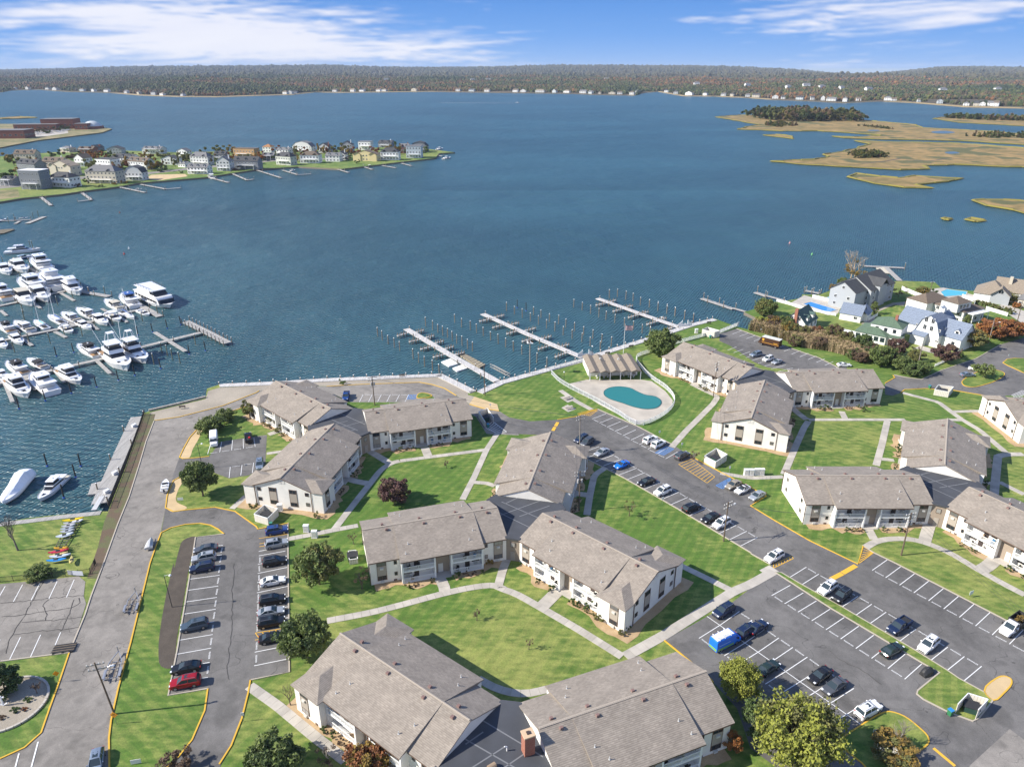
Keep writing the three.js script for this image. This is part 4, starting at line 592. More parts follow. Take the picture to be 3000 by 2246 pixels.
function dock(label,path,w,y,o={}){
const d=thing(o.name ?? 'dock',label,'dock'),mat=o.mat ?? deckM;let k=0;
for (let i=0;i<path.length - 1;i++) deckBox(path[i],path[i + 1],w,y + 0.003*i,'deck',mat,d);
for (const [a,b,fw] of o.fingers ?? []){deckBox(a,b,fw ?? 0.8,y - 0.06 - 0.003*(k++ % 5),'finger_pier',mat,d,0.18);for (const t of [0.12,0.4,0.62]){if (!o.posts) break;const p=L2(a,b,t);for (const s of [-0.5,0.5]){const m=addMesh('post',gDockPile,pileM,d);m.position.set(p[0] + s*0.9,y - 0.4,p[1] + s*0.4);}}}
if (o.piles !== 0) for (let i=0;i<path.length - 1;i++){const a=path[i],b=path[i + 1],l=Math.hypot(b[0] - a[0],b[1] - a[1]),n=Math.max(1,Math.round(l / (o.piles ?? 7))),nx=-(b[1] - a[1]) / l*(w / 2 + 0.1),nz=(b[0] - a[0]) / l*(w / 2 + 0.1);for (let q=0;q<=n;q++) for (const s of [-1,1]){if ((q + (s>0)) % 2&&!o.both) continue;const p=L2(a,b,q / n),m=addMesh('dock_post',gDockPile,pileM,d);m.position.set(p[0] + s*nx,y + (o.postUp ?? -0.3),p[1] + s*nz);addMesh('post_cap',gDockCap,capM,m);}}
return d;
}
const PY=-0.15;
dock('nearest of the three long white piers, with stored float sections on its right side',[[-40.8,-265.8],[-21.9,-238.4],[-4.9,-214.7]],2.5,PY,{mat: deckWhiteM,posts: true,piles: 8,fingers: [[[-43.2,-258],[-38.9,-262.2]],[[-37.9,-251.6],[-33.3,-254.6]],[[-32.8,-243.9],[-28,-247.4]],[[-27.5,-236],[-23.1,-239.3]],[[-33.9,-264.7],[-37.4,-261.5]],[[-29.4,-258.4],[-32.7,-255.6]],[[-25.3,-252.6],[-28.9,-249.6]],[[-21.1,-246.7],[-24.7,-243.6]],[[-16.9,-240.8],[-20.6,-238.1]]]});
dock('middle one of the three long white piers',[[-12,-284.6],[6.7,-258.6],[24.7,-235.5]],2.5,PY,{mat: deckWhiteM,posts: true,piles: 8,fingers: [[[-12.9,-275.1],[-7.4,-279.3]],[[-7.5,-267.5],[-2.4,-271.6]],[[-2,-260.4],[3,-264.3]],[[3.7,-251.9],[8.9,-256.1]],[[9.4,-243.9],[14.3,-248.1]],[[15.1,-236.3],[19.4,-240.5]],[[-3.1,-283.3],[-8.7,-279]],[[2.8,-273.5],[-2.7,-269.8]],[[9.3,-267.2],[3.8,-263]],[[14.8,-257.8],[9.7,-253.9]],[[20.8,-248.9],[15.8,-245.4]]]});
dock('farthest of the three long white piers, beside the white boat house gate',[[37.4,-306.4],[52.8,-284.6],[66.9,-265.4]],2.5,PY,{mat: deckWhiteM,posts: true,piles: 8,fingers: [[[35.7,-296.6],[41.5,-300.6]],[[41.9,-288.1],[47.2,-292.1]],[[47,-279.9],[52.4,-284.2]],[[53,-271.3],[58.4,-275.8]],[[58.8,-264.8],[63.8,-269]],[[45.2,-304.1],[40.1,-300]],[[51.2,-296],[45.7,-292.9]],[[56.4,-287.5],[50.8,-284.2]],[[62.2,-279.3],[56.7,-276.6]]]});
function flat(name,label,cat,pts,y,t,mat){const b=new B();b.prism(pts,y - t,y);return topMesh(name,b.geo(),mat,label,cat);}
function float4(label,a,b,c,d){const o=thing('floating_platform',label,'platform');new B().prism([a,b,c,d],-1.5,-0.85).mesh('hull',capM,o);for (const t of [0.25,0.5,0.75]) lineQuad(L2(a,d,t),L2(b,c,t),0.14,-0.84).mesh('seam',timberM,o);return o;}
float4('upper of two white floating jetski platforms left of the nearest pier',[-24.4,-233.2],[-21.5,-236.3],[-18.4,-231.6],[-21.5,-229.1]);
float4('lower of two white floating jetski platforms left of the nearest pier',[-20.1,-227.5],[-17.1,-230.5],[-15.1,-227.5],[-18.4,-224.7]);
for (let i=0;i<8;i++){const a=L2([-18.9,-239.7],[-11.5,-228.4],i / 7),b=L2([-16.6,-240.6],[-9.7,-231.2],i / 7),o=thing('dock_section',`stored tan float section beside the nearest pier, ${ord(i)} from its outer end`,'float','stored float sections');deckBox(a,b,1.5,-0.75,'deck',M([0.36,0.31,0.22],0.9),o,0.4);deckBox(a,b,0.25,-0.66,'beam',timberM,o,0.1);}
{const o=thing('gangway','stored aluminium truss gangway at the shore end of the nearest pier','gangway'),al=M([0.5,0.47,0.42],0.5,{metalness: 0.5});const A=[-7.4,-226.5],Bq=[-1.8,-218.9];for (const y of [0,1.1]) for (const s of [0,1.2]){new B().rod([A[0] + s,y,A[1] + s],[Bq[0] + s,y,Bq[1] + s],0.07).mesh('chord',al,o);} for (let i=0;i<14;i++){const p=L2(A,Bq,i / 14),q=L2(A,Bq,(i + 1) / 14);new B().rod([p[0],i % 2?0 : 1.1,p[1]],[q[0],i % 2?1.1 : 0,q[1]],0.05).mesh('brace',al,o);new B().rod([p[0] + 1.2,i % 2?0 : 1.1,p[1] + 1.2],[q[0] + 1.2,i % 2?1.1 : 0,q[1] + 1.2],0.05).mesh('brace',al,o);}}
function boardwalk(label,pts,w,inset){const [L,R]=strip(pts,w*2),o=thing('boardwalk',label,'boardwalk');for (let i=0;i<pts.length - 1;i++){const n=Math.max(1,Math.round(Math.hypot(pts[i + 1][0] - pts[i][0],pts[i + 1][1] - pts[i][1]) / 4.2));for (let k=0;k<n;k++){const a=L2(pts[i],pts[i + 1],k / n),b=L2(pts[i],pts[i + 1],(k + 0.992) / n),S=inset>0?L : R,c=L2(S[i],S[i + 1],(k + 0.992) / n),d=L2(S[i],S[i + 1],k / n);new B().hexa([[a[0],-0.1,a[1]],[b[0],-0.1,b[1]],[c[0],-0.1,c[1]],[d[0],-0.1,d[1]],[a[0],0.22,a[1]],[b[0],0.22,b[1]],[c[0],0.22,c[1]],[d[0],0.22,d[1]]]).mesh('deck_panel',deckWhiteM,o);}}
const c=resample(pts,4.2);for (const p of c){const m=addMesh('bollard',gBoll,pileM,o);m.position.set(p[0],0,p[1]);addMesh('bollard_cap',gBollCap,capM,m);} return o;}
const gBoll=new B().cyl(0,-2,0,0.17,2.95,8).geo(),gBollCap=new B().cyl(0,0.95,0,0.22,0.14,8,0.1).geo();
boardwalk('pale boardwalk along the seawall behind the left building',[[-92.9,-211.3],[-92.1,-211.7],[-76.1,-213.4],[-60.9,-216],[-23,-220]],2.6,1);
boardwalk('pale boardwalk running back to the corner gate',[[-23,-220],[-11,-206.2],[-11,-205.9]],2.6,1);
boardwalk('long pale boardwalk below the three piers',[[-11,-205.9],[-4.2,-213.9],[12.4,-225.6],[24.2,-233.5],[29,-238.1],[50.2,-254.8],[69.9,-270.8],[80.3,-277.4]],2.7,1);
{const o=thing('concrete_seawall','ribbed grey concrete seawall at the left waterfront corner','seawall'),pts=[[-106.3,-191.9],[-99.9,-196.4],[-93.4,-201.5]],c=resample(pts,1.1);const [L,R]=strip(c,0.5);for (let i=0;i<c.length - 1;i++) new B().hexa([[L[i][0],-2.5,L[i][1]],[L[i + 1][0],-2.5,L[i + 1][1]],[R[i + 1][0],-2.5,R[i + 1][1]],[R[i][0],-2.5,R[i][1]],[L[i][0],0.55,L[i][1]],[L[i + 1][0]*0.97 + L[i][0]*0.03,0.55,L[i + 1][1]*0.97 + L[i][1]*0.03],[R[i + 1][0]*0.97 + R[i][0]*0.03,0.55,R[i + 1][1]*0.97 + R[i][1]*0.03],[R[i][0],0.55,R[i][1]]]).mesh('panel',i % 2?concM : walkM[1],o);}
{const o=dock('long weathered timber walk beside the left road with a black fence',[[-108.1,-188.4],[-103.4,-171.2],[-99.2,-156.3],[-95.3,-142.9]],3.4,-0.05,{name: 'timber_walk',piles: 9,postUp: 0.5});}
dock('weathered boardwalk at the head of the lawn with kayaks',[[-120,-129],[-112.5,-134.3],[-106.6,-135.7],[-100.6,-137.2],[-92.8,-138.8]],1.6,0.1,{name: 'timber_walk',piles: 0});
flat('floating_dock','square grey floating dock tied to the timber walk','dock',[[-100.7,-147.7],[-102.5,-152.7],[-100.6,-153.9],[-98.7,-148.2]],-0.75,0.5,deckM);
{const o=thing('gangway','narrow aluminium gangway at the foot of the timber walk','gangway');deckBox([-95.1,-140.1],[-96.2,-145.9],1.1,0.02,'deck',M([0.5,0.5,0.5],0.5),o);for (const s of [-0.5,0.5]){const A=[-95.1,-140.1],Bq=[-96.2,-145.9];new B().rod([A[0] + s,0.9,A[1]],[Bq[0] + s,0.9,Bq[1]],0.04).mesh('handrail',capM,o);}}
const MY=-0.75;
dock('lowest marina dock, reaching right to a long T head',[[-165.7,-211.4],[-162.8,-215.4],[-153.5,-224.3],[-142.1,-234.9],[-133.8,-246.5],[-118.8,-261.9]],2.2,-0.3,{piles: 9,postUp: 0.2,fingers: [[[-143.4,-233.2],[-132.8,-221.6],1.2],[[-136.6,-262.6],[-116.3,-242.1],1.5],[[-152.7,-224.3],[-143.8,-214.4],1.1],[[-159.1,-218.5],[-149.5,-208.5],1.1],[[-164,-215.4],[-151,-199.3],1.1]]});
dock('T head of the lowest marina dock, lined with tall piles',[[-129.9,-275.1],[-116,-261.9],[-104.3,-250.4]],3.0,-0.25,{piles: 3.2,postUp: 0.6,both: true});
dock('middle marina dock with cruisers on both sides',[[-192.2,-251.7],[-185.7,-258.8],[-173.7,-269.8],[-165.2,-280.6],[-160.3,-287.9],[-153.7,-294.7]],2.0,MY,{piles: 12,postUp: 0.9,fingers: [[[-185.5,-258.4],[-175.4,-249.1],1.3],[[-176.1,-264.7],[-168,-258],1.3],[[-170.5,-277.4],[-160.6,-266.9],1.2],[[-161.7,-284.6],[-153.7,-275.9],1.2],[[-173.1,-293.8],[-164.2,-285.4],1.2],[[-183,-261.2],[-196.9,-273.6],1.2],[[-172.1,-271.3],[-184.2,-282.2],1.2]]});
dock('T head of the middle marina dock beside the houseboat',[[-164.2,-303.6],[-143.8,-283]],2.6,MY,{piles: 8,postUp: 0.9});
dock('upper marina dock ending in a wide T head',[[-220.6,-294.7],[-214.6,-302.7],[-207.8,-313.9],[-203.4,-319.8]],2.0,MY,{piles: 12,postUp: 0.9,fingers: [[[-203.4,-316.8],[-190.9,-305],1.3],[[-211.5,-306.3],[-199.2,-294.3],1.2],[[-214.2,-291.3],[-207.1,-284.3],1.2]]});
dock('T head of the upper marina dock with a small shed',[[-218.3,-338.8],[-192.8,-317.8],[-179,-311.6]],2.6,MY,{piles: 8,postUp: 0.9});
dock('short marina dock beside the blue-hulled yacht',[[-262.7,-358.6],[-257.1,-363.6],[-255.9,-366.6]],1.8,MY,{piles: 9,postUp: 0.9,fingers: [[[-248.9,-366.1],[-233.4,-350.2],1.8]]});
dock('pale floating dock at the upper left, angled end',[[-344.6,-485],[-330.6,-487],[-321.8,-490]],1.8,MY,{piles: 10,postUp: 1.2,fingers: [[[-324,-476],[-326.6,-485],2],[[-316.9,-477],[-319.6,-501],3.4]]});
flat('floating_dock','tan floating dock cut by the left edge above the marina','dock',[[-315.9,-442],[-324.3,-455],[-316,-459],[-312.3,-457],[-311.9,-446]],-0.7,0.4,M([0.42,0.37,0.27],0.9,{map: plankTex}));
{const o=thing('dock_shed','small white shed with a brown roof on the upper marina dock','shed');const p=[-204,-329];o.position.set(p[0],-0.7,p[1]);o.rotation.y=-0.4;new B().box(0,0,0,4,2.2,3).mesh('wall',capM,o);new B().slab([-2.2,2.1,1.8],[2.2,2.1,1.8],[2.2,3.2,0],[-2.2,3.2,0],0.1).slab([-2.2,3.2,0],[2.2,3.2,0],[2.2,2.1,-1.8],[-2.2,2.1,-1.8],0.1).mesh('roof',M([0.22,0.15,0.11],0.9),o);}
dock('floating dock with tall piles left of the cape house',[[83.4,-307.8],[93.1,-292.4]],2.2,-0.6,{piles: 5,postUp: 1.2});
dock('narrow walkway from the floating dock to the point',[[92.7,-292.7],[96.7,-287.8]],1.3,-0.2,{piles: 0});
dock('short floating dock beyond the point',[[109.8,-317.2],[113.3,-310.8]],2.4,-0.6,{piles: 5,postUp: 1.6});
dock('walkway from the short floating dock to the shore',[[112.7,-310.8],[118.4,-303.4]],1.4,-0.2,{piles: 7,postUp: 0.3});
dock('small fishing pier below the grey gabled house',[[132.9,-318.6],[137.6,-313.9]],1.8,-0.1,{piles: 4,postUp: 0.5,both: true});
dock('T-shaped floating dock behind the bare tree',[[180.2,-365],[198.7,-361.1]],2.2,-0.6,{piles: 20,postUp: 1.6});
dock('ramp from the T-shaped dock to the lawn',[[189.5,-361.4],[184.1,-335.7]],2.4,-0.3,{piles: 0});
flat('floating_dock','triangular platform beside the T-shaped dock','dock',[[184.5,-361.1],[189.5,-362.4],[186.6,-350.5],[183.1,-351.7]],-0.65,0.3,M([0.5,0.46,0.38],0.9));
const gPile=new B().cyl(0,-2.5,0,0.17,5.0,8).geo(),gPileCap=new B().cyl(0,2.5,0,0.22,0.2,8,0.06).geo(),gBand=new B().cyl(0,-1.2,0,0.26,0.35,10).geo();
const pileProto=thing('mooring_pile','slim weathered mooring pile with a white cap near the three white piers','pile','white-capped piles by the piers');addMesh('post',gPile,pileM,pileProto);addMesh('cap',gPileCap,capM,pileProto);
let firstPile=true;const rp=mulberry(61);
for (const [x,z] of [[-50.9,-260.1],[-48.5,-255.9],[-45.7,-252],[-42.9,-248.5],[-40.4,-244.9],[-34.6,-237],[-32.2,-233.3],[-29.8,-229.8],[-26.7,-226.1],[-24.2,-223],[-34,-271.8],[-30.8,-267.6],[-28.5,-264.5],[-26.3,-261],[-24.3,-258.8],[-22.3,-255.5],[-20.4,-252.5],[-18.3,-250.1],[-16.1,-246.9],[-14.2,-244.5],[-22.9,-276.6],[-19.8,-270.9],[-16.2,-267.6],[-13.6,-264.2],[-10.9,-261],[-8,-255.9],[-5.1,-252.2],[-2.3,-248.5],[0.5,-244.9],[3.5,-241.2],[8.6,-233.1],[11.9,-229.5],[-2.3,-291.7],[1,-287.5],[4.2,-282.8],[7.4,-278.5],[10.5,-274.1],[13.5,-269.6],[16.6,-266.3],[19.5,-261.5],[22.6,-257.6],[26,-254.2],[28.6,-249.6],[31.8,-245.3],[36.3,-249.3],[8.9,-286.5],[11.8,-282.4],[15,-277.5],[18.5,-274.6],[21.1,-270.5],[24.2,-266.3],[27.3,-261.9],[30.4,-257.6],[33.3,-253.4],[26.3,-297],[29.5,-292.7],[32.6,-288.1],[35.5,-283.4],[38,-280.1],[41.1,-276.2],[44.3,-271.8],[47.2,-268.1],[50,-264],[52.5,-261],[43.1,-310.7],[46.9,-312.3],[50.1,-308.3],[52.8,-305.3],[55.2,-300.3],[58.4,-296.6],[61.2,-292.1],[64.2,-288.1],[66.8,-284.4],[69.8,-280.4],[72.5,-276.6],[58.4,-296.7],[61.5,-293.4],[64.4,-289.2],[67,-285.6],[70,-281.1],[72.7,-277.2],[52.5,-261.1]]){
const o=firstPile?pileProto : copyOf(pileProto,pileProto.userData.label,x,0,z);o.position.set(x,-0.25 + (rp() - 0.5)*0.5,z);o.rotation.z=(rp() - 0.5)*0.05;firstPile=false;
}
const dpile=thing('mooring_pile','stout dark mooring pile with a blue band in the marina','pile','dark banded piles in the marina');addMesh('post',gPile,darkPileM,dpile);addMesh('band',gBand,blueBandM,dpile);
let fd=true;for (const [x,z] of [[-132.5,-212.2],[-137.9,-207.4],[-128.3,-217.7],[-124.9,-221.8],[-119,-227.8],[-142.7,-201.8],[-147.2,-196.1],[-138.6,-264.9],[-142.5,-261.3],[-134.8,-269.2],[-114.7,-241.1],[-156.8,-242.9],[-160.9,-239.3],[-110.4,-244.8],[-131.4,-273.7],[-110.2,-162],[-108.5,-156.5],[-106.1,-147.1],[-118.8,-162],[2.2,-296],[5.9,-291.7]]){const o=fd?dpile : copyOf(dpile,dpile.userData.label,x,0,z);o.position.set(x,-0.1,z);o.rotation.z=(rp() - 0.5)*0.06;fd=false;}
const gpile=thing('mooring_pile','tall greenish mooring pile standing between the marina boats','pile','tall greenish piles in the marina');addMesh('post',gPile,M([0.17,0.165,0.11],0.9),gpile);addMesh('cap',gPileCap,capM,gpile);let fg=true;
for (const [x,z] of [[-170.8,-252.5],[-178.4,-243.6],[-178.5,-252.5],[-163.3,-260.6],[-170.5,-261.3],[-148.7,-278.3],[-158.4,-273.7],[-194.7,-299.1],[-193.1,-308.1],[-237.2,-341.9],[-248.8,-368.3],[-240.7,-370.9],[-248.6,-381.5],[-273.3,-409],[-271.3,-408],[-264.2,-370.9],[-197.2,-279.9],[-163.6,-270.7],[-146.1,-286.3],[-203.7,-289.6],[-116.5,-251.2],[-114.5,-232.8],[-118.6,-236.3],[-124.9,-242.3],[-121.9,-239.9],[-123,-231.7],[-182.4,-314.8],[-197.2,-322.7],[-330,-479],[-334.4,-492],[-326.2,-505],[-325.5,-498]]){const o=fg?gpile : copyOf(gpile,gpile.userData.label,x,0,z);o.position.set(x,0.25,z);o.rotation.z=(rp() - 0.5)*0.05;fg=false;}
// ---------- boats ----------
const gelcoat=M([0.80,0.80,0.80],0.25,{clearcoat: 0.4}),navyHull=M([0.02,0.045,0.14],0.2,{clearcoat: 0.6}),smoked=M([0.02,0.022,0.027],0.1),teak=M([0.33,0.20,0.10],0.7),vinyl=M([0.5,0.46,0.38],0.7),canvasBlue=M([0.03,0.10,0.32],0.8),canvasBlack=M([0.02,0.02,0.022],0.85),bootM=M([0.03,0.03,0.035],0.5),chrome=M([0.6,0.6,0.6],0.25,{metalness: 0.9});
function loft(sec,closeEnds=true){const b=new B();for (let i=0;i<sec.length - 1;i++) for (let k=0;k<sec[i].length - 1;k++) b.quad(sec[i][k],sec[i + 1][k],sec[i + 1][k + 1],sec[i][k + 1]);if (closeEnds) for (const s of [sec[0],sec[sec.length - 1]]) for (let k=1;k<s.length - 1;k++) b.tri(s[0],s[k],s[k + 1]);return b;}
function hullSecs(beam,free,rake=0.6){const S=[];for (let i=0;i<=14;i++){const t=i / 14,x=-6 + 12*t,w=beam / 2*(t<0.45?0.9 + 0.1*t / 0.45 : Math.pow(Math.max(0,1 - Math.pow((t - 0.45) / 0.55,2.3)),0.72)),s=free*(0.82 + 0.45*t*t),fl=t>0.7?(t - 0.7) / 0.3 : 0;S.push({x,w: Math.max(w,0.02),s,xk: x - rake*fl*1.6,c: w*(0.86 - 0.3*fl)});} return S;}
function hull(o,beam,free,mat,rake){
const S=hullSecs(beam,free,rake);loft(S.map(q=>[[q.x,q.s,-q.w],[q.x - (q.x - q.xk)*0.6,0.12,-q.c],[q.xk,-0.5,0],[q.x - (q.x - q.xk)*0.6,0.12,q.c],[q.x,q.s,q.w]])).mesh('hull',mat,o);
loft(S.map(q=>[[q.x,q.s - 0.06,-q.w*0.97],[q.x,q.s - 0.02,0],[q.x,q.s - 0.06,q.w*0.97]]),false).mesh('deck',gelcoat,o);
const rb=new B();for (let i=0;i<S.length - 1;i++) for (const s of [-1,1]) rb.rod([S[i].x,S[i].s,s*S[i].w],[S[i + 1].x,S[i + 1].s,s*S[i + 1].w],0.06,4);rb.mesh('rub_rail',gelcoat,o);
loft(S.map(q=>[[q.x - (q.x - q.xk)*0.6,0.16,-q.c - 0.02],[q.x - (q.x - q.xk)*0.7,-0.02,-q.c*0.93 - 0.02]]),false).mesh('boot_stripe',bootM,o);loft(S.map(q=>[[q.x - (q.x - q.xk)*0.6,0.16,q.c + 0.02],[q.x - (q.x - q.xk)*0.7,-0.02,q.c*0.93 + 0.02]]),false).mesh('boot_stripe',bootM,o);
return S;
}
function cabin(x0,x1,w0,w1,y0,h,rakeF,rakeB,kTop){return new B().hexa([[x0,y0,w0],[x1,y0,w1],[x1,y0,-w1],[x0,y0,-w0],[x0 + rakeB,y0 + h,w0*kTop],[x1 - rakeF,y0 + h,w1*kTop],[x1 - rakeF,y0 + h,-w1*kTop],[x0 + rakeB,y0 + h,-w0*kTop]]);}
function rail(S,from,o){const b=new B();for (let i=from;i<S.length - 1;i++) for (const s of [-1,1]){b.rod([S[i].x,S[i].s + 0.65,s*S[i].w*0.95],[S[i + 1].x,S[i + 1].s + 0.65,s*S[i + 1].w*0.95],0.03,4);b.rod([S[i].x,S[i].s,s*S[i].w*0.95],[S[i].x,S[i].s + 0.65,s*S[i].w*0.95],0.025,4);} b.mesh('bow_rail',chrome,o);}
const boatKinds={
fly(o,c){const S=hull(o,3.9,1.35,c.hull ?? gelcoat);rail(S,8,o);cabin(-3.2,3.2,1.65,1.15,1.2,0.55,0.5,0,0.95).mesh('coachroof',gelcoat,o);cabin(-3.0,2.2,1.56,1.05,1.72,0.75,1.1,0.1,0.92).mesh('saloon_window',smoked,o);cabin(-4.6,1.3,1.75,1.3,2.45,0.22,0.1,0,1).mesh('flybridge_deck',gelcoat,o);cabin(-1.6,1.1,1.3,1.1,2.67,0.6,0.5,0,0.95).mesh('helm_screen',c.open?gelcoat : smoked,o);cabin(-2.6,0.7,1.4,1.2,3.75,0.16,0.2,0.1,0.95).mesh('hardtop',c.top ?? gelcoat,o);for (const [x,z] of [[-2.2,1.2],[-2.2,-1.2],[0.4,1.0],[0.4,-1.0]]) new B().rod([x,2.65,z],[x,3.78,z*0.95],0.05,4).mesh('post',gelcoat,o);new B().box(-4.9,1.16,0,1.9,0.06,3.1).mesh('cockpit_floor',c.floor ?? teak,o);new B().cyl(-1.0,3.9,0,0.3,0.25,8,0.2).mesh('radar_dome',gelcoat,o);cabin(3.3,4.3,0.4,0.3,1.5,0.1,0,0,1).mesh('fore_hatch',smoked,o);},
express(o,c){const S=hull(o,3.7,1.25,c.hull ?? gelcoat);rail(S,8,o);cabin(-1.4,3.6,1.5,0.7,1.2,0.55,1.0,0,0.85).mesh('coachroof',gelcoat,o);cabin(-2.0,1.0,1.5,1.25,1.7,0.85,1.1,0.1,0.86).mesh('windscreen',smoked,o);cabin(-3.2,0.1,1.35,1.15,2.55,0.16,0.2,0.1,0.95).mesh('hardtop',c.top ?? gelcoat,o);new B().box(-4.3,1.05,0,2.6,0.08,2.8).mesh('cockpit_floor',c.floor ?? vinyl,o);new B().box(-5.2,1.12,0,0.6,0.5,2.6).mesh('aft_seat',c.seat ?? vinyl,o);for (const z of [-1.25,1.25]) new B().rod([-3.0,1.2,z],[-2.7,2.6,z*0.9],0.06,4).mesh('post',gelcoat,o);cabin(2.0,2.9,0.4,0.35,1.62,0.1,0,0,1).mesh('fore_hatch',smoked,o);},
sportfish(o,c){const S=hull(o,4.0,1.35,gelcoat);cabin(-1.8,3.6,1.65,1.0,1.25,0.6,0.9,0,0.92).mesh('coachroof',gelcoat,o);cabin(-1.6,1.9,1.55,1.2,1.82,0.75,1.0,0.05,0.9).mesh('saloon_window',smoked,o);cabin(-2.2,1.2,1.65,1.3,2.5,0.75,0.4,0,0.95).mesh('flybridge',gelcoat,o);cabin(-1.4,0.9,1.3,1.15,3.25,0.45,0.3,0,0.95).mesh('clear_curtain',smoked,o);new B().box(-0.6,4.3,0,2.8,0.12,2.6).mesh('hardtop',gelcoat,o);const t=new B();for (const [x,z] of [[-1.7,1.2],[-1.7,-1.2],[0.6,1.1],[0.6,-1.1]]) t.rod([x,3.2,z],[x*0.5 - 0.3,6.6,z*0.45],0.05,4);t.box(-0.5,6.5,0,1.2,0.1,1.2);t.mesh('tuna_tower',gelcoat,o);for (const z of [-1,1]) new B().rod([-0.5,3.2,z*1.5],[-3.2,8.5,z*2.6],0.045,4,0.02).mesh('outrigger',gelcoat,o);new B().box(-4.2,1.12,0,3.3,0.06,3.2).mesh('cockpit_floor',teak,o);for (const z of [-0.6,0.6]) cabin(3.0,3.6,0.25,0.22,1.5,0.08,0,0,1).mesh('fore_hatch',smoked,o).position.z=z;},
sail(o,c){const S=hull(o,3.3,1.0,c.hull ?? gelcoat,0.3);rail(S,2,o);cabin(-2.2,2.6,1.15,0.55,1.0,0.45,0.8,0.2,0.85).mesh('coachroof',gelcoat,o);for (const s of [-1,1]) new B().box(0.1,1.12,s*1.0,2.6,0.2,0.06).mesh('cabin_window',smoked,o);new B().box(-4,1.0,0,2.6,0.1,1.6).mesh('cockpit',c.floor ?? canvasBlack,o);new B().rod([0.8,1.2,0],[0.5,14.5,0],0.12,6,0.07).mesh('mast',capM,o);new B().rod([0.7,2.3,0],[-4.2,2.3,0],0.1,6).mesh('boom',capM,o);new B().rod([0.6,2.45,0],[-4.1,2.45,0],0.2,6).mesh('furled_sail',c.sail ?? canvasBlue,o);new B().rod([5.7,1.3,0],[0.5,14.2,0],0.05,4).mesh('furled_jib',c.sail ?? capM,o);new B().rod([-5.8,1.0,0],[0.5,14.2,0],0.02,3).rod([0.5,1.0,1.5],[0.5,14.2,0],0.02,3).rod([0.5,1.0,-1.5],[0.5,14.2,0],0.02,3).mesh('rigging',chrome,o);},
runabout(o,c){const S=hull(o,4.2,1.3,c.hull ?? gelcoat);new B().box(-1.8,1.0,0,7.6,0.14,3.0).mesh('cockpit',c.floor ?? vinyl,o);cabin(0.4,2.4,1.6,1.3,1.3,0.7,1.0,0.5,0.9).mesh('windscreen',smoked,o);new B().box(-4.4,1.1,0,1.0,0.8,3.0).mesh('aft_seat',c.seat ?? gelcoat,o);new B().box(-1.2,1.1,0.9,0.9,0.8,0.8).box(-1.2,1.1,-0.9,0.9,0.8,0.8).mesh('helm_seats',c.seat ?? gelcoat,o);if (c.top){new B().box(-0.8,3.1,0,3.2,0.12,2.8).mesh('bimini',c.top,o);for (const [x,z] of [[-2.2,1.2],[-2.2,-1.2],[0.6,1.2],[0.6,-1.2]]) new B().rod([x,1.2,z],[x,3.1,z],0.05,4).mesh('post',chrome,o);} new B().box(-6.3,0.3,0,0.6,1.5,0.7).mesh('outboard',bootM,o);},
house(o,c){hull(o,4.4,1.0,gelcoat);cabin(-5.6,4.4,2.0,1.7,0.95,1.35,0.7,0,0.98).mesh('lower_saloon',gelcoat,o);for (const s of [-1,1]) for (let x=-4.8;x<3.6;x += 1.3) new B().box(x,1.35,s*1.98,0.8,0.5,0.06).mesh('window',smoked,o);cabin(-5.8,3.5,2.1,1.8,2.3,0.15,0,0,1).mesh('upper_deck',gelcoat,o);cabin(-4.8,2.2,1.6,1.4,2.45,1.1,0.7,0,0.95).mesh('upper_saloon',gelcoat,o);cabin(0.4,2.6,1.5,1.42,2.65,0.75,0.8,0,0.93).mesh('windscreen',smoked,o);cabin(2.6,4.72,1.7,1.55,1.25,0.75,0.35,0,0.98).mesh('front_window',smoked,o);cabin(-5.4,1.8,1.9,1.6,3.55,0.14,0,0,1).mesh('roof',gelcoat,o);const r=new B();for (const s of [-1,1]){r.rod([-5.2,4.2,s*1.7],[1.4,4.2,s*1.5],0.04,4);for (let x=-5;x<1.4;x += 1.2) r.rod([x,3.6,s*1.65],[x,4.2,s*1.65],0.03,4);} r.mesh('roof_rail',bootM,o);},
wrapped(o,c){hull(o,4.0,1.3,gelcoat);const w=M([0.80,0.81,0.84],0.35);const secs=[];for (let i=0;i<=12;i++){const t=i / 12,x=-5.9 + 11.9*t,wd=2.05*(t<0.5?1 : Math.sqrt(Math.max(0.001,1 - Math.pow((t - 0.5) / 0.5,2)))),h=1.3 + 2.9*Math.pow(Math.max(0,1 - Math.abs(t - 0.28) / 0.75),1.1) + (i % 2)*0.14,k=0.3 + 0.35*(1 - t);secs.push([[x,0.9,-wd],[x,1.7,-wd*0.98],[x,h,-wd*k],[x,h + 0.2,0],[x,h,wd*k],[x,1.7,wd*0.98],[x,0.9,wd]]);} loft(secs).mesh('shrink_wrap',w,o);},
};
const boatProto={};
const boatLabels=[];
function boat(kind,s,b,label,c={}){
const dx=b[0] - s[0],dz=b[1] - s[1],L=Math.hypot(dx,dz)*(c.k ?? 1)*0.86,turn=-Math.atan2(dz,dx),key=kind + Object.keys(c).filter(k=>k !== 'k').join() + (c.id ?? ''),x=(s[0] + b[0]) / 2,z=(s[1] + b[1]) / 2;
let o;if (boatProto[key]) o=copyOf(boatProto[key],label,x,WATER_Y,z,turn);else {o=thing('moored_' + ({fly: 'flybridge_cruiser',express: 'express_cruiser',sportfish: 'sport_fisher',sail: 'sailboat',runabout: 'runabout',house: 'houseboat',wrapped: 'covered_boat'})[kind],label,'boat','boats moored in the marina',x,WATER_Y,z,turn);boatKinds[kind](o,c);boatProto[key]=o;}
o.scale.set(L / 12,L / 12*0.76,L / 12*0.86);return o;
}
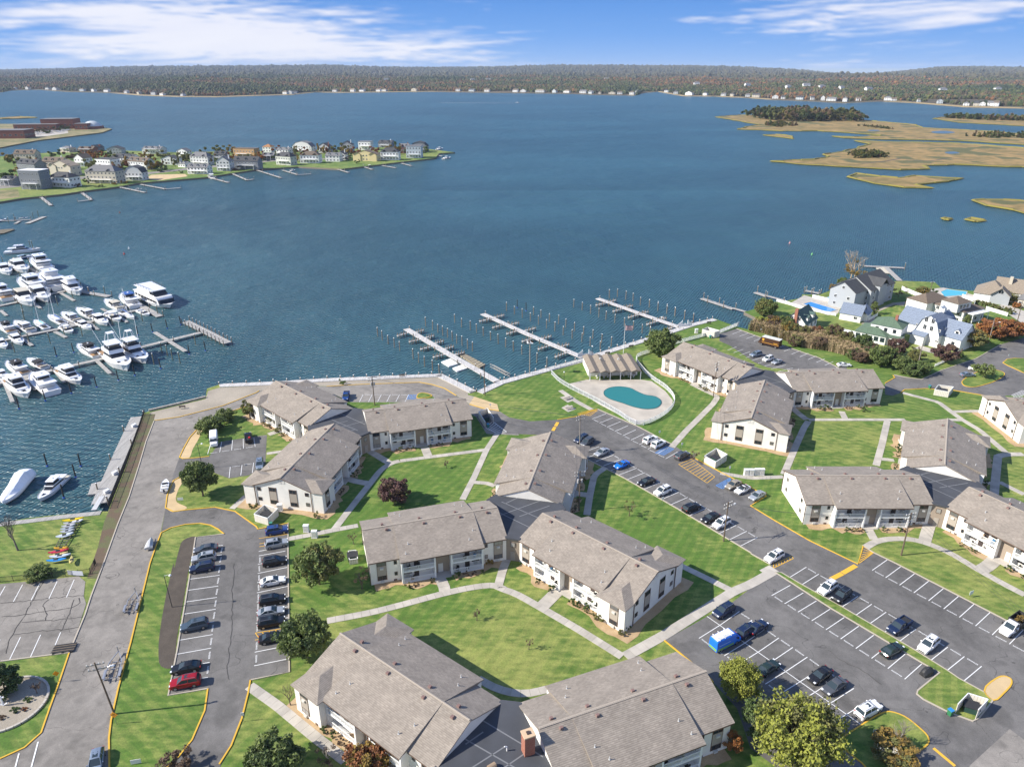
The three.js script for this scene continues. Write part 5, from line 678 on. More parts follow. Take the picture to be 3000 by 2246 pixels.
boat('fly',[-163.6,-217.4],[-147.3,-201.8],'white flybridge cruiser with bow to the camera at the lower left marina edge',{k: 1});
boat('fly',[-141.5,-204.8],[-158.5,-221],'large white motor yacht showing its stern, lowest dock',{id: 'stern',floor: gelcoat});
boat('fly',[-152.1,-225.8],[-137,-212.4],'white cruiser with teak trim and bow pointing right on the lowest dock',{floor: teak});
boat('fly',[-159.6,-220.5],[-173.8,-231.9],'white flybridge cruiser with a black canvas top behind the lowest dock',{top: canvasBlack});
boat('express',[-156.6,-226.4],[-169,-235.4],'cruiser with brown cockpit and black canopy behind the lowest dock',{top: canvasBlack,floor: M([0.2,0.12,0.09],0.8)});
boat('express',[-189.8,-260.2],[-178.4,-248.9],'small white cruiser with bow down, left end of the middle dock',{});
boat('express',[-183.8,-263.7],[-198.6,-275.5],'white express cruiser with dark cockpit, upper side of the middle dock',{floor: canvasBlack});
boat('fly',[-190.5,-262.3],[-203.2,-273.2],'white trawler with a tan canopy at the left end of the middle dock',{top: vinyl});
boat('sail',[-180.1,-266.9],[-192.1,-277.8],'sailboat with turquoise furled sail on the middle dock',{sail: M([0.12,0.45,0.5],0.8)});
boat('sail',[-176.4,-272.5],[-190.3,-284.2],'sailboat with a dark cockpit and bare mast on the middle dock',{floor: canvasBlack,id: 'dark'});
boat('express',[-172.1,-275.1],[-186.3,-287],'white cruiser with a grey cockpit cover left of the long white cruiser',{floor: M([0.25,0.25,0.24],0.8)});
boat('express',[-168.1,-279.8],[-183.2,-292.5],'long white cruiser at the right part of the middle dock',{floor: gelcoat});
boat('runabout',[-177.1,-270.6],[-167.5,-262],'small white runabout beside the short finger of the middle dock',{top: gelcoat});
boat('express',[-173.7,-275.9],[-162.3,-265.9],'white cuddy boat with dark foredeck glass below the middle dock',{id: 'cuddy',seat: bootM});
boat('express',[-171.6,-283.9],[-158.4,-270.7],'white fishing boat with outriggers below the middle dock',{id: 'fish',seat: gelcoat});
boat('express',[-191.9,-255.4],[-182.1,-245.1],'white cruiser bow cut by the left edge below the middle dock',{id: 'edge',seat: teak});
boat('fly',[-144.1,-236.9],[-158.7,-248.6],'white flybridge boat with a blue canvas top behind the lowest dock',{top: canvasBlue});
boat('sportfish',[-146.7,-244.8],[-126.8,-222.9],'white sport fisher with a tall tuna tower on the lowest dock',{});
boat('sportfish',[-142.6,-248.6],[-123.9,-230],'rightmost white sport fisher on the lowest dock',{id: 'two'});
boat('house',[-165.3,-313.8],[-142.6,-293],'big white three-deck houseboat at the end of the middle dock',{k: 1.05});
boat('express',[-162.2,-290.4],[-177.5,-304.5],'white cruiser with tan canopy left of the houseboat',{top: vinyl});
boat('fly',[-158.1,-293.8],[-173.9,-311.9],'white cruiser with navy canopy beside the houseboat',{top: canvasBlue,id: 'navy',floor: gelcoat});
boat('sail',[-163.2,-289.6],[-152.1,-279.1],'white sailboat with a tall mast below the houseboat',{hull: gelcoat});
boat('runabout',[-156.9,-291.3],[-148,-283.9],'small open runabout right below the houseboat',{});
boat('runabout',[-167.7,-287.1],[-155.7,-275.5],'runabout with a red canopy below the middle dock',{top: M([0.3,0.07,0.06],0.8)});
boat('fly',[-210.2,-332.1],[-191.1,-311.3],'white cruiser with bow right at the upper dock T head',{id: 'tee',open: true});
boat('fly',[-204.9,-320.7],[-229.7,-345.3],'white flybridge yacht with an arched top behind the upper dock',{id: 'arch',floor: gelcoat,open: true});
boat('fly',[-209.6,-314.8],[-234.4,-336.4],'large white yacht with enclosed bridge left of the arched yacht',{id: 'big',floor: gelcoat});
boat('express',[-219.8,-322.7],[-199.1,-300.8],'white cruiser with bow down in front of the large white yacht',{id: 'downy',floor: gelcoat,seat: gelcoat});
boat('express',[-223.5,-317.7],[-202.4,-295],'white cruiser with a blue-grey roof below the upper dock',{top: M([0.2,0.26,0.33],0.4)});
boat('fly',[-218.3,-304.5],[-238.1,-322.7],'white cruiser cut by the left edge on the upper dock',{id: 'cut'});
boat('fly',[-230.9,-354.6],[-252.9,-377.5],'white motor yacht showing its stern above the upper dock',{id: 'up',floor: gelcoat});
boat('express',[-259,-370.9],[-237.9,-349.2],'white trawler with grey windows left of the stern-on yacht',{id: 'tr',floor: gelcoat});
boat('express',[-264.5,-377.5],[-256.9,-389.3],'blue-hulled sport yacht near the top of the marina',{hull: navyHull,top: M([0.35,0.45,0.55],0.3)});
boat('fly',[-279.6,-393.3],[-260.8,-401],'long white yacht topmost in the marina',{id: 'top',floor: gelcoat});
boat('express',[-261.6,-364.5],[-244.8,-346.4],'white cruiser bow at the left edge under the blue-hulled yacht',{id: 'lf',floor: gelcoat});
boat('runabout',[-334.1,-495],[-328.6,-498],'small boat tied to the pale upper left dock',{id: 'a1',top: canvasBlack});
boat('runabout',[-340,-483],[-340.3,-493],'dark small boat at the upper left edge',{id: 'a2',hull: navyHull});
boat('fly',[-110.8,-157.2],[-110.5,-143.9],'white flybridge cruiser moored at the lawn with kayaks',{id: 'lawn',floor: vinyl});
boat('wrapped',[-120.2,-157.5],[-117.9,-142.5],'boat in white shrink wrap at the left edge',{});
boat('fly',[-163.2,-216.1],[-173,-224.7],'white boat with red life ring cut by the lower left marina edge',{id: 'lr',floor: gelcoat});
boat('runabout',[60.9,-283.6],[63,-280.6],'small boat tied beside the farthest white pier',{id: 'pier'});


// ---------- vehicles ----------
const paintCol={black: [0.012,0.012,0.014],navy: [0.012,0.022,0.06],white: [0.78,0.78,0.78],silver: [0.40,0.42,0.44],grey: [0.10,0.105,0.115],slate: [0.055,0.08,0.11],blue: [0.015,0.05,0.20],bright: [0.01,0.16,0.68],red: [0.28,0.006,0.014],tan: [0.30,0.26,0.20],steel: [0.22,0.27,0.34],green: [0.02,0.035,0.03]};
const paints={};const paint=n=>paints[n] ??= M(paintCol[n],0.4,{clearcoat: 0.55,clearcoatRoughness: 0.05,specularIntensity: 0.5,metalness: n==='silver'||n==='grey'||n==='steel'?0.35 : 0.0});
const carGlass=M([0.035,0.05,0.06],0.05),tyreM=M([0.018,0.018,0.018],0.9),rimM=M([0.42,0.42,0.43],0.3,{metalness: 0.8}),headM=M([0.75,0.77,0.8],0.1),tailM=M([0.35,0.01,0.01],0.2),plasticM=M([0.025,0.025,0.027],0.7);
const gTyre=new THREE.CylinderGeometry(0.34,0.34,0.24,18).rotateX(Math.PI / 2),gRim=new THREE.CylinderGeometry(0.22,0.22,0.25,12).rotateX(Math.PI / 2);
function shell(st,y0){return loft(st.map(([x,ws,wb,h])=>[[x,y0,-ws],[x,y0 + (h - y0)*0.5,-wb],[x,h - 0.05,-wb*0.97],[x,h,-wb*0.86],[x,h + 0.02,0],[x,h,wb*0.86],[x,h - 0.05,wb*0.97],[x,y0 + (h - y0)*0.5,wb],[x,y0,ws]]));}
const carDefs={
sedan: {L: 4.8,body: [[-2.4,0.66,0.68,0.78],[-2.25,0.8,0.84,0.96],[-1.5,0.86,0.91,1.0],[-0.4,0.87,0.92,0.97],[0.8,0.87,0.92,0.95],[1.3,0.86,0.9,0.88],[2.1,0.8,0.84,0.76],[2.4,0.62,0.66,0.6]],cab: [-1.85,1.05,0.74,0.95,1.44,0.85,0.95,0.56],ax: 1.42},
coupe: {L: 4.6,body: [[-2.3,0.66,0.68,0.78],[-2.1,0.8,0.84,0.93],[-1.3,0.87,0.93,0.96],[-0.4,0.87,0.92,0.93],[0.6,0.87,0.92,0.92],[1.2,0.86,0.9,0.86],[2.0,0.8,0.85,0.74],[2.3,0.6,0.66,0.58]],cab: [-1.8,0.9,0.72,0.92,1.34,1.05,1.0,0.52],ax: 1.38},
suv: {L: 4.75,body: [[-2.38,0.74,0.76,0.95],[-2.25,0.86,0.9,1.08],[-1.4,0.89,0.94,1.1],[-0.3,0.89,0.94,1.08],[0.9,0.89,0.94,1.06],[1.3,0.88,0.93,1.03],[2.15,0.83,0.87,0.94],[2.38,0.66,0.7,0.72]],cab: [-2.2,1.15,0.76,1.06,1.72,0.4,0.85,0.6],ax: 1.42,rails: true},
wagon: {L: 4.7,body: [[-2.35,0.72,0.74,0.85],[-2.2,0.82,0.87,1.0],[-1.4,0.87,0.92,1.02],[-0.3,0.87,0.92,1.0],[0.8,0.87,0.92,0.98],[1.3,0.86,0.91,0.93],[2.1,0.81,0.85,0.84],[2.35,0.64,0.68,0.66]],cab: [-2.1,1.1,0.75,0.98,1.58,0.55,0.9,0.58],ax: 1.42},
};
function wheels(o,ax,hw,k=1){for (const x of [-ax,ax]) for (const s of [-1,1]){const t=addMesh('wheel',gTyre,tyreM,o);t.position.set(x,0.34*k,s*(hw - 0.1));t.scale.setScalar(k);const r=addMesh('rim',gRim,rimM,t);r.position.z=s*0.01;}}
function lights(o,L,hw,y0,y1){for (const s of [-1,1]){new B().box(L / 2 - 0.2,y0,s*(hw - 0.26),0.3,0.14,0.36).mesh('headlight',headM,o);new B().box(-L / 2 + 0.08,y1,s*(hw - 0.2),0.14,0.2,0.32).mesh('taillight',tailM,o);}}
function glassHouse(o,c,col,rails){const [x0,x1,wt,y0,y1,rb,rf,top]=c;// lower outline at y0,roof at y1
const w=0.84;new B().hexa([[x0,y0,w],[x1,y0,w*0.97],[x1,y0,-w*0.97],[x0,y0,-w],[x0 + rb,y1 - 0.05,top + 0.08],[x1 - rf,y1 - 0.05,top + 0.07],[x1 - rf,y1 - 0.05,-top - 0.07],[x0 + rb,y1 - 0.05,-top - 0.08]]).mesh('windows',carGlass,o);
const a=x0 + rb,b=x1 - rf;const roof=loft([[a - 0.1,-0.04],[a + 0.15,0.02],[(a + b) / 2,0.04],[b - 0.1,0.0],[b + 0.06,-0.05]].map(([x,dy])=>[[x,y1 - 0.07 + dy,-top - 0.09],[x,y1 - 0.01 + dy,-top],[x,y1 + 0.02 + dy,0],[x,y1 - 0.01 + dy,top],[x,y1 - 0.07 + dy,top + 0.09]])).mesh('roof',col,o);
const pl=new B();for (const s of [-1,1]){pl.beam([x1,y0,s*w*0.97],[b,y1 - 0.05,s*(top + 0.07)],0.07,0.05).beam([x0,y0,s*w],[a,y1 - 0.05,s*(top + 0.08)],0.12,0.05).beam([(x0 + x1) / 2 - 0.05,y0,s*(w + 0.01)],[(x0 + x1) / 2 - 0.05,y1 - 0.05,s*(top + 0.09)],0.09,0.04);} pl.mesh('pillars',col,o);
if (rails) for (const s of [-1,1]) new B().beam([a + 0.1,y1 + 0.02,s*top*0.95],[b - 0.2,y1 + 0.02,s*top*0.95],0.05,0.05).mesh('roof_rail',rimM,o);
if (rails||x0<-2) new B().box((a + b) / 2 + 0.25,y1 + 0.022,0,0.95,0.02,top*1.2).mesh('sunroof',carGlass,roof);
}
function makeCar(o,kind,col){
const d=carDefs[kind],p=paint(col);shell(d.body,0.24).mesh('body',p,o);glassHouse(o,d.cab,p,d.rails);wheels(o,d.ax,0.93);lights(o,d.L,0.86,kind==='suv'?0.78 : 0.62,kind==='suv'?0.85 : 0.72);
for (const s of [-1,1]) new B().box(0.75,d.cab[3] - 0.02,s*1.0,0.16,0.16,0.18).mesh('mirror',p,o);
new B().box(d.L / 2 - 0.04,0.3,0,0.1,0.22,1.1).mesh('grille',plasticM,o);new B().box(-d.L / 2 + 0.03,0.3,0,0.1,0.2,1.2).mesh('rear_bumper',plasticM,o);
}
function makePickup(o,col){const p=paint(col);shell([[-2.8,0.84,0.9,0.98],[-2.7,0.88,0.94,1.02],[-0.6,0.9,0.96,1.04],[0.9,0.9,0.96,1.08],[1.4,0.9,0.95,1.08],[2.4,0.86,0.9,1.02],[2.75,0.7,0.76,0.8]],0.36).mesh('body',p,o);new B().box(-1.72,1.03,0,1.95,0.03,1.5).mesh('cargo_bed',plasticM,o);for (const s of [-1,1]) new B().box(-1.7,0.95,s*0.86,2.1,0.32,0.16).mesh('bed_side',p,o);new B().box(-2.74,0.9,0,0.1,0.36,1.7).mesh('tailgate',p,o);glassHouse(o,[-0.75,1.35,0.8,1.05,1.8,0.25,0.75,0.64],p,false);wheels(o,1.75,0.95,1.1);lights(o,5.4,0.9,0.82,0.85);for (const s of [-1,1]) new B().box(1.0,1.1,s*1.05,0.16,0.22,0.2).mesh('mirror',plasticM,o);}
function makeVan(o,col,L=5.9,H=2.6){const p=paint(col),h=L / 2;loft([[-h,0,H - 0.25],[-h + 0.15,0.03,H],[h - 2.0,0.03,H],[h - 1.55,0.03,H - 0.12],[h - 0.85,0.0,1.35],[h - 0.1,-0.06,1.1],[h,-0.2,0.75]].map(([x,dw,t])=>{const w=0.98 + dw;return [[x,0.35,-w + 0.04],[x,Math.min(1.2,t*0.6),-w],[x,t - 0.12,-w*0.93],[x,t,-w*0.8],[x,t + 0.02,0],[x,t,w*0.8],[x,t - 0.12,w*0.93],[x,Math.min(1.2,t*0.6),w],[x,0.35,w - 0.04]];})).mesh('body',p,o);new B().quad([h - 1.52,H - 0.2,-0.78],[h - 1.52,H - 0.2,0.78],[h - 0.86,1.45,0.9],[h - 0.86,1.45,-0.9]).mesh('windscreen',carGlass,o);for (const s of [-1,1]){new B().hexa([[h - 2.3,1.35,s*0.985],[h - 1.1,1.35,s*0.985],[h - 1.1,1.35,s*0.9],[h - 2.3,1.35,s*0.9],[h - 2.3,2.0,s*0.96],[h - 1.55,2.0,s*0.96],[h - 1.55,2.0,s*0.9],[h - 2.3,2.0,s*0.9]]).mesh('side_window',carGlass,o);new B().box(h - 1.1,1.4,s*1.12,0.2,0.35,0.22).mesh('mirror',plasticM,o);} wheels(o,L*0.3,0.96,1.05);lights(o,L,0.9,0.85,1.0);}
const carProto={};
function car(kind,col,tail,nose,label,extra){// tail and nose on the ground
const dx=nose[0] - tail[0],dz=nose[1] - tail[1],x=(nose[0] + tail[0]) / 2,z=(nose[1] + tail[1]) / 2,turn=-Math.atan2(dz,dx),key=kind + col;
if (carProto[key]&&!extra){const o=copyOf(carProto[key],label,x,0.055,z,turn);return o;}
const nm={sedan: 'parked_sedan',coupe: 'parked_coupe',suv: 'parked_suv',wagon: 'parked_crossover',pickup: 'parked_pickup',van: 'parked_van'}[kind];
const o=thing(nm,label,kind==='suv'?'car' : kind==='pickup'?'pickup' : kind==='van'?'van' : 'car','vehicles parked in the lots',x,0.055,z,turn);
if (kind==='pickup') makePickup(o,col);else if (kind==='van') makeVan(o,col);else makeCar(o,kind,col);
if (extra) extra(o);else carProto[key]=o;return o;
}
car('sedan','grey',[-61.4,-125.3],[-65.7,-124],'charcoal sedan, top of the left column in the left lot');
car('suv','silver',[-60.5,-122.4],[-65,-120.9],'silver SUV second in the left column of the left lot');
car('suv','navy',[-59.6,-119.2],[-64.1,-117.7],'navy SUV third in the left column of the left lot');
car('suv','slate',[-54.8,-102.8],[-58.8,-101.3],'blue-grey SUV alone in the middle of the left column');
car('sedan','black',[-52.1,-92.7],[-56.4,-91.6],'black sedan next to the red SUV in the left lot');
car('suv','red',[-50.6,-89.6],[-55.5,-88.3],'red SUV at the bottom of the left column in the left lot');
car('suv','blue',[-52.9,-130.5],[-48.5,-131.9],'blue SUV at the top of the right column, beside the bin enclosure');
car('suv','silver',[-51.5,-125.7],[-47.3,-127.2],'silver SUV second in the right column of the left lot');
car('suv','black',[-50.3,-119.7],[-45.6,-121.2],'black SUV above the white sedan in the right column');
car('sedan','white',[-48.8,-113.6],[-44.2,-115.1],'white sedan in the right column of the left lot');
car('suv','black',[-47.2,-108.2],[-42.6,-109.5],'black SUV below the white sedan in the right column');
car('sedan','silver',[-46.5,-105],[-41.9,-106.3],'silver sedan between two black SUVs in the right column');
car('suv','black',[-45.6,-102.2],[-40.9,-103.5],'black SUV just above the yellow hatching in the right column');
car('sedan','black',[-44,-98.4],[-39.7,-99.7],'black sedan below the yellow hatching in the right column');
car('van','white',[-81.4,-176.9],[-78,-167.6],'white high-roof cargo van on the lawn edge near the road');
car('pickup','black',[-70,-171.2],[-72.3,-177],'black pickup with a red item in its bed in the van court',o=>new B().box(-1.5,1.06,0.2,0.7,0.35,0.5).mesh('red_cargo',M([0.5,0.02,0.02],0.6),o));
car('suv','steel',[-63.9,-161.1],[-63,-158],'pale blue-grey SUV half hidden by the left front wing');
car('pickup','blue',[-50.6,-202.9],[-50.2,-198.9],'dark blue pickup behind the left building');
car('suv','navy',[20,-174.5],[17.3,-171.8],'navy car half hidden behind the central building roof');
car('suv','grey',[21.8,-173.6],[18.1,-169.2],'charcoal SUV beside the utility pole on the central street');
car('sedan','silver',[25.7,-168],[21,-163.9],'silver sedan on the lawn side of the central street');
car('coupe','bright',[30,-161.5],[25.2,-157.6],'bright blue hatchback on the central street');
car('sedan','black',[34.5,-152.6],[30.4,-150.1],'black sedan right of the bright blue hatchback');
car('suv','white',[37.8,-148.7],[33.2,-145.4],'white SUV on the lawn side of the central street');
car('suv','black',[38.4,-138.5],[43,-141.5],'black SUV showing its tail on the lawn side of the street');
car('sedan','black',[46.3,-137.7],[41.7,-134.4],'black sedan left of the white SUV by the street pole');
car('suv','white',[48.4,-135.8],[43.4,-132],'white SUV by the utility pole on the street');
car('suv','white',[56.1,-123.8],[50.9,-120.2],'white SUV at the end of the lawn side row by yellow hatching');
car('suv','white',[34.9,-171],[39.3,-174.9],'left one of two white cars below the pool lawn');
car('suv','white',[36.5,-168.4],[41.2,-172.7],'right one of two white cars below the pool lawn');
car('suv','grey',[41.5,-162.3],[46.1,-166.1],'dark grey SUV beside the blue accessible bay');
car('sedan','tan',[54.9,-151.5],[51,-148.4],'tan sedan in the accessible bays across the street');
car('coupe','white',[56.7,-149.5],[52.4,-146.2],'white convertible with black top beside the tan sedan',o=>new B().box(-0.5,1.3,0,1.6,0.06,1.25).mesh('soft_top',plasticM,o));
car('sedan','silver',[58.9,-146.4],[55.4,-143.7],'silver sedan right of the white convertible');
car('suv','navy',[41.1,-107.4],[36.7,-104.4],'dark navy SUV nearest the sidewalk in the double row');
car('suv','navy',[40,-99.6],[43.2,-102],'navy SUV with roof bars beside the blue work van');
car('sedan','navy',[42.1,-100.4],[45.4,-102.9],'navy sedan left part of the upper double row');
car('sedan','green',[40.2,-90.4],[45,-93.7],'dark green sedan in the lower double row');
car('sedan','black',[53,-92],[48.2,-88.9],'black sedan with sunroof in the upper double row');
car('sedan','grey',[54.3,-89.6],[49.7,-86.7],'dark grey sedan right of the black sedan in the double row');
car('suv','white',[53.2,-82.3],[57.6,-84.6],'old white SUV beside the oval island',o=>0);
car('sedan','green',[62.8,-94.8],[67.5,-97.5],'dark sedan with red tail lights at the strip island');
car('suv','white',[62.7,-113.9],[58.4,-110.7],'white SUV on the street side of the strip island');
car('suv','black',[64.6,-111.8],[60.1,-108.4],'black SUV beside the white SUV at the strip island');
car('pickup','navy',[71.4,-103.3],[66.9,-100.4],'navy pickup with an open bed at the strip island');
car('suv','white',[74.6,-99.2],[69.5,-95.5],'white SUV with black sunroof near the covered motorcycle');
car('suv','steel',[86.6,-237.1],[83.3,-235.2],'grey SUV with black roof behind the far right building');
car('suv','white',[90.1,-233.8],[85.5,-230.2],'white SUV behind the far right building');
car('coupe','silver',[92.3,-230.9],[87.8,-227.7],'silver car with black roof behind the far right building');
car('coupe','white',[110,-226.6],[113.3,-226.6],'white hatchback alone under the reed bank');
car('sedan','steel',[146.4,-217.8],[150,-218.2],'grey-blue sedan by the teardrop island');
car('sedan','white',[154.7,-222.3],[153.3,-223.3],'white car half hidden behind the teardrop island tree');
car('wagon','steel',[-60.2,-75.4],[-59.3,-73],'pale blue SUV leaving at the bottom of the left road');
car('van','bright',[34.2,-96.3],[39.9,-99.6],'blue and green work van with a white ladder rack',o=>{
new B().box(-0.9,2.62,0,3.9,0.03,1.5).mesh('white_roof',paint('white'),o);const rk=new B();for (const x of [-2.4,-1.2,0.2]) rk.box(x,2.72,0,0.08,0.1,1.9);rk.beam([-2.6,2.8,0.6],[0.6,2.8,0.6],0.08,0.08).beam([-2.6,2.8,0.25],[0.6,2.8,0.25],0.08,0.08);rk.mesh('ladder_rack',capM,o);
for (const s of [-1,1]){new B().box(-0.9,0.5,s*0.99,3.8,0.4,0.02).mesh('green_band',M([0.2,0.42,0.06],0.4),o);new B().box(-1.2,1.15,s*0.985,2.6,0.42,0.02).mesh('white_lettering_panel',M([0.35,0.6,0.8],0.4),o);} new B().box(-2.96,0.5,0,0.04,0.4,1.7).mesh('green_band',M([0.2,0.42,0.06],0.4),o);});
{const o=thing('delivery_truck','brown delivery truck with a gold shield emblem behind the far right building','truck'),br=M([0.06,0.028,0.014],0.4),gold=M([0.72,0.36,0.03],0.5),A=[95.7,-243.3],Bq=[90.2,-248.7];o.position.set((A[0] + Bq[0]) / 2,0.05,(A[1] + Bq[1]) / 2);o.rotation.y=-Math.atan2(Bq[1] - A[1],Bq[0] - A[0]);
new B().box(-0.6,0.75,0,6.6,2.5,2.35).mesh('cargo_body',br,o);new B().box(-0.6,3.25,0,6.7,0.12,2.4).mesh('roof',M([0.62,0.62,0.60],0.5),o);new B().hexa([[2.7,0.7,1.15],[4.1,0.7,1.0],[4.1,0.7,-1.0],[2.7,0.7,-1.15],[2.7,2.9,1.15],[3.1,2.9,1.1],[3.1,2.9,-1.1],[2.7,2.9,-1.15]]).mesh('cab',br,o);new B().quad([3.18,2.75,-0.95],[3.18,2.75,0.95],[3.72,1.75,0.95],[3.72,1.75,-0.95]).mesh('windscreen',carGlass,o);
for (const s of [-1,1]){new B().box(-0.6,1.35,s*1.18,6.4,0.1,0.02).mesh('gold_stripe',gold,o);const sh=new THREE.Shape();sh.moveTo(-0.35,0.45);sh.lineTo(0.35,0.45);sh.lineTo(0.35,-0.05);sh.quadraticCurveTo(0.3,-0.35,0,-0.5);sh.quadraticCurveTo(-0.3,-0.35,-0.35,-0.05);const e=addMesh('shield_emblem',new THREE.ExtrudeGeometry(sh,{depth: 0.02,bevelEnabled: false}),gold,o);e.position.set(2.1,2.35,s*1.18);if (s<0) e.rotation.y=Math.PI;new B().box(-2.6,1.75,s*1.18,1.6,0.16,0.02).mesh('gold_lettering',gold,o);new B().box(3.2,1.8,s*1.2,0.15,0.5,0.2).mesh('mirror',plasticM,o);}
wheels(o,2.7,1.12,1.25);lights(o,7.6,1.05,0.95,1.0);}
{const o=thing('dump_truck','white dump truck with a black bed heaped with leaves at the right edge','truck'),A=[92.4,-103.5],Bq=[86.4,-99.8];o.position.set((A[0] + Bq[0]) / 2,0.05,(A[1] + Bq[1]) / 2);o.rotation.y=-Math.atan2(Bq[1] - A[1],Bq[0] - A[0]);
const p=paint('white');shell([[0.2,0.92,0.98,1.25],[1.5,0.92,0.98,1.28],[2.0,0.9,0.96,1.25],[3.0,0.86,0.9,1.15],[3.3,0.72,0.78,0.9]],0.45).mesh('body',p,o);glassHouse(o,[0.2,2.0,0.8,1.22,2.05,0.1,0.75,0.7],p,false);const bd=new B();bd.box(-1.9,0.9,0,3.9,0.15,2.2);for (const s of [-1,1]) bd.box(-1.9,1.05,s*1.08,3.9,0.9,0.08);bd.box(0.05,1.05,0,0.08,1.1,2.2).box(-3.85,1.05,0,0.08,0.8,2.2);bd.mesh('dump_bed',plasticM,o);
addMesh('leaf_load',leafCrown(71,1.4,1.1,500,0.28),leafCols.gold,o).position.set(-1.9,1.05,0);wheels(o,2.2,1.0,1.15);lights(o,6.6,0.9,0.95,1.0);for (const s of [-1,1]) new B().box(1.7,1.3,s*1.15,0.2,0.4,0.25).mesh('mirror',plasticM,o);}
{const o=thing('covered_motorcycle','motorcycle under a wrinkled black cover by the strip island','motorcycle'),p=[68.7,-91.4];o.position.set(p[0],0.06,p[1]);o.rotation.y=0.5;const r=mulberry(8),s=[];for (let i=0;i<=8;i++){const t=i / 8,x=-1.2 + 2.4*t,h=0.75 + 0.5*Math.sin(t*3.14) + 0.12*r(),w=0.5 + 0.25*Math.sin(t*3.14) + 0.1*r();s.push([[x,0,-w],[x,h*0.6,-w*0.8],[x,h,-0.15],[x,h - 0.05*r(),0.15],[x,h*0.55,w*0.8],[x,0,w]]);} loft(s).mesh('cover',M([0.03,0.03,0.032],0.6),o);for (const x of [-0.9,0.9]) addMesh('wheel',gTyre,tyreM,o).position.set(x,0.3,0);}
function trailer(label,a,b,k=1){const o=thing('boat_trailer',label,'trailer'),al=M([0.45,0.45,0.46],0.4,{metalness: 0.6});o.position.set((a[0] + b[0]) / 2,0.02,(a[1] + b[1]) / 2);o.rotation.y=-Math.atan2(b[1] - a[1],b[0] - a[0]);o.scale.setScalar(k);for (const s of [-1,1]){new B().beam([-3,0.5,s*0.95],[0.8,0.5,s*0.95],0.12,0.14).mesh('side_rail',al,o);new B().beam([0.8,0.5,s*0.95],[3.4,0.5,0],0.12,0.14).mesh('tongue_beam',al,o);new B().beam([-2.9,0.72,s*0.45],[1.0,0.72,s*0.45],0.14,0.08).mesh('bunk',timberM,o);new B().box(-1.6,0.55,s*1.15,1.9,0.12,0.3).mesh('fender',al,o);for (const x of [-2.05,-1.2]){const t=addMesh('wheel',gTyre,tyreM,o);t.position.set(x,0.32,s*1.15);t.scale.setScalar(0.95);}} for (const x of [-2.6,-0.6,0.9]) new B().box(x,0.45,0,0.12,0.12,1.9).mesh('cross_beam',al,o);new B().box(3.2,0.5,0,0.14,1.1,0.14).mesh('winch_post',al,o);return o;}
trailer('upper of two empty aluminium boat trailers parked on the left road',[-70,-104.9],[-71.9,-111.8],0.95);
trailer('lower of two empty aluminium boat trailers parked on the left road',[-65.2,-88.5],[-67.5,-96.5],1.05);
{const o=boat('runabout',[-81.8,-146.4],[-83.9,-152.5],'small white open boat on a trailer at the road edge',{id: 'trail',k: 1.0});o.position.y=0.35;o.scale.setScalar(5.2 / 12);o.userData.group=undefined;delete o.userData.group;}
{const o=thing('covered_skiff','small trailered boat under a silver cover on the left road','boat'),a=[-75.4,-124.5],b=[-76.5,-128.3];o.position.set((a[0] + b[0]) / 2,0.05,(a[1] + b[1]) / 2);o.rotation.y=-Math.atan2(b[1] - a[1],b[0] - a[0]);const s=[];for (let i=0;i<=8;i++){const t=i / 8,x=-1.7 + 3.4*t,w=0.75*Math.sqrt(Math.max(0.02,1 - t*t*0.9)),h=0.9 + 0.35*Math.sin(t*3);s.push([[x,0.35,-w],[x,0.75,-w*1.05],[x,h,-w*0.3],[x,h + 0.04,w*0.3],[x,0.75,w*1.05],[x,0.35,w]]);} loft(s).mesh('cover',M([0.42,0.43,0.44],0.6),o);for (const z of [-0.75,0.75]){const t=addMesh('wheel',gTyre,tyreM,o);t.position.set(-0.6,0.28,z);t.scale.setScalar(0.8);} new B().beam([1.6,0.4,0],[2.6,0.4,0],0.1,0.1).mesh('tongue',rimM,o);}


// ---------- trees and shrubs ----------
function branches(seed,h,spread,depth,r0,mat){const r=mulberry(seed),b=new B();(function grow(p,d,len,rad,lv){const e=p.clone().addScaledVector(d,len);b.rod(p.toArray(),e.toArray(),rad,lv>2?3 : 5,rad*0.65);if (lv>=depth) return;const n=lv===0?4 : 2 + (r()<0.5?1 : 0);for (let i=0;i<n;i++){const a=r()*6.28,k=spread*(0.7 + 0.6*r());grow(e,d.clone().add(V(Math.cos(a)*k,0.15 + 0.25*r(),Math.sin(a)*k)).normalize(),len*(0.62 + 0.22*r()),rad*0.62,lv + 1);}})(V(0,0,0),V((r() - 0.5)*0.15,1,(r() - 0.5)*0.15).normalize(),h*0.3,r0,0);return b;}
const crownGeo={};const crownOf=(kind,seed)=>crownGeo[kind + seed] ??= {pine: ()=>leafCrown(seed,1,1.25,5200,0.10,'round'),conifer: ()=>leafCrown(seed,1,2.2,3600,0.12,'cone'),round: ()=>leafCrown(seed,1,1.5,3200,0.105),big: ()=>leafCrown(seed,1,1.2,7500,0.07),flat: ()=>leafCrown(seed,1,0.8,2600,0.11),airy: ()=>leafCrown(seed,1,1.4,700,0.07),ball: ()=>leafCrown(seed,1,1.6,700,0.2)}[kind]();
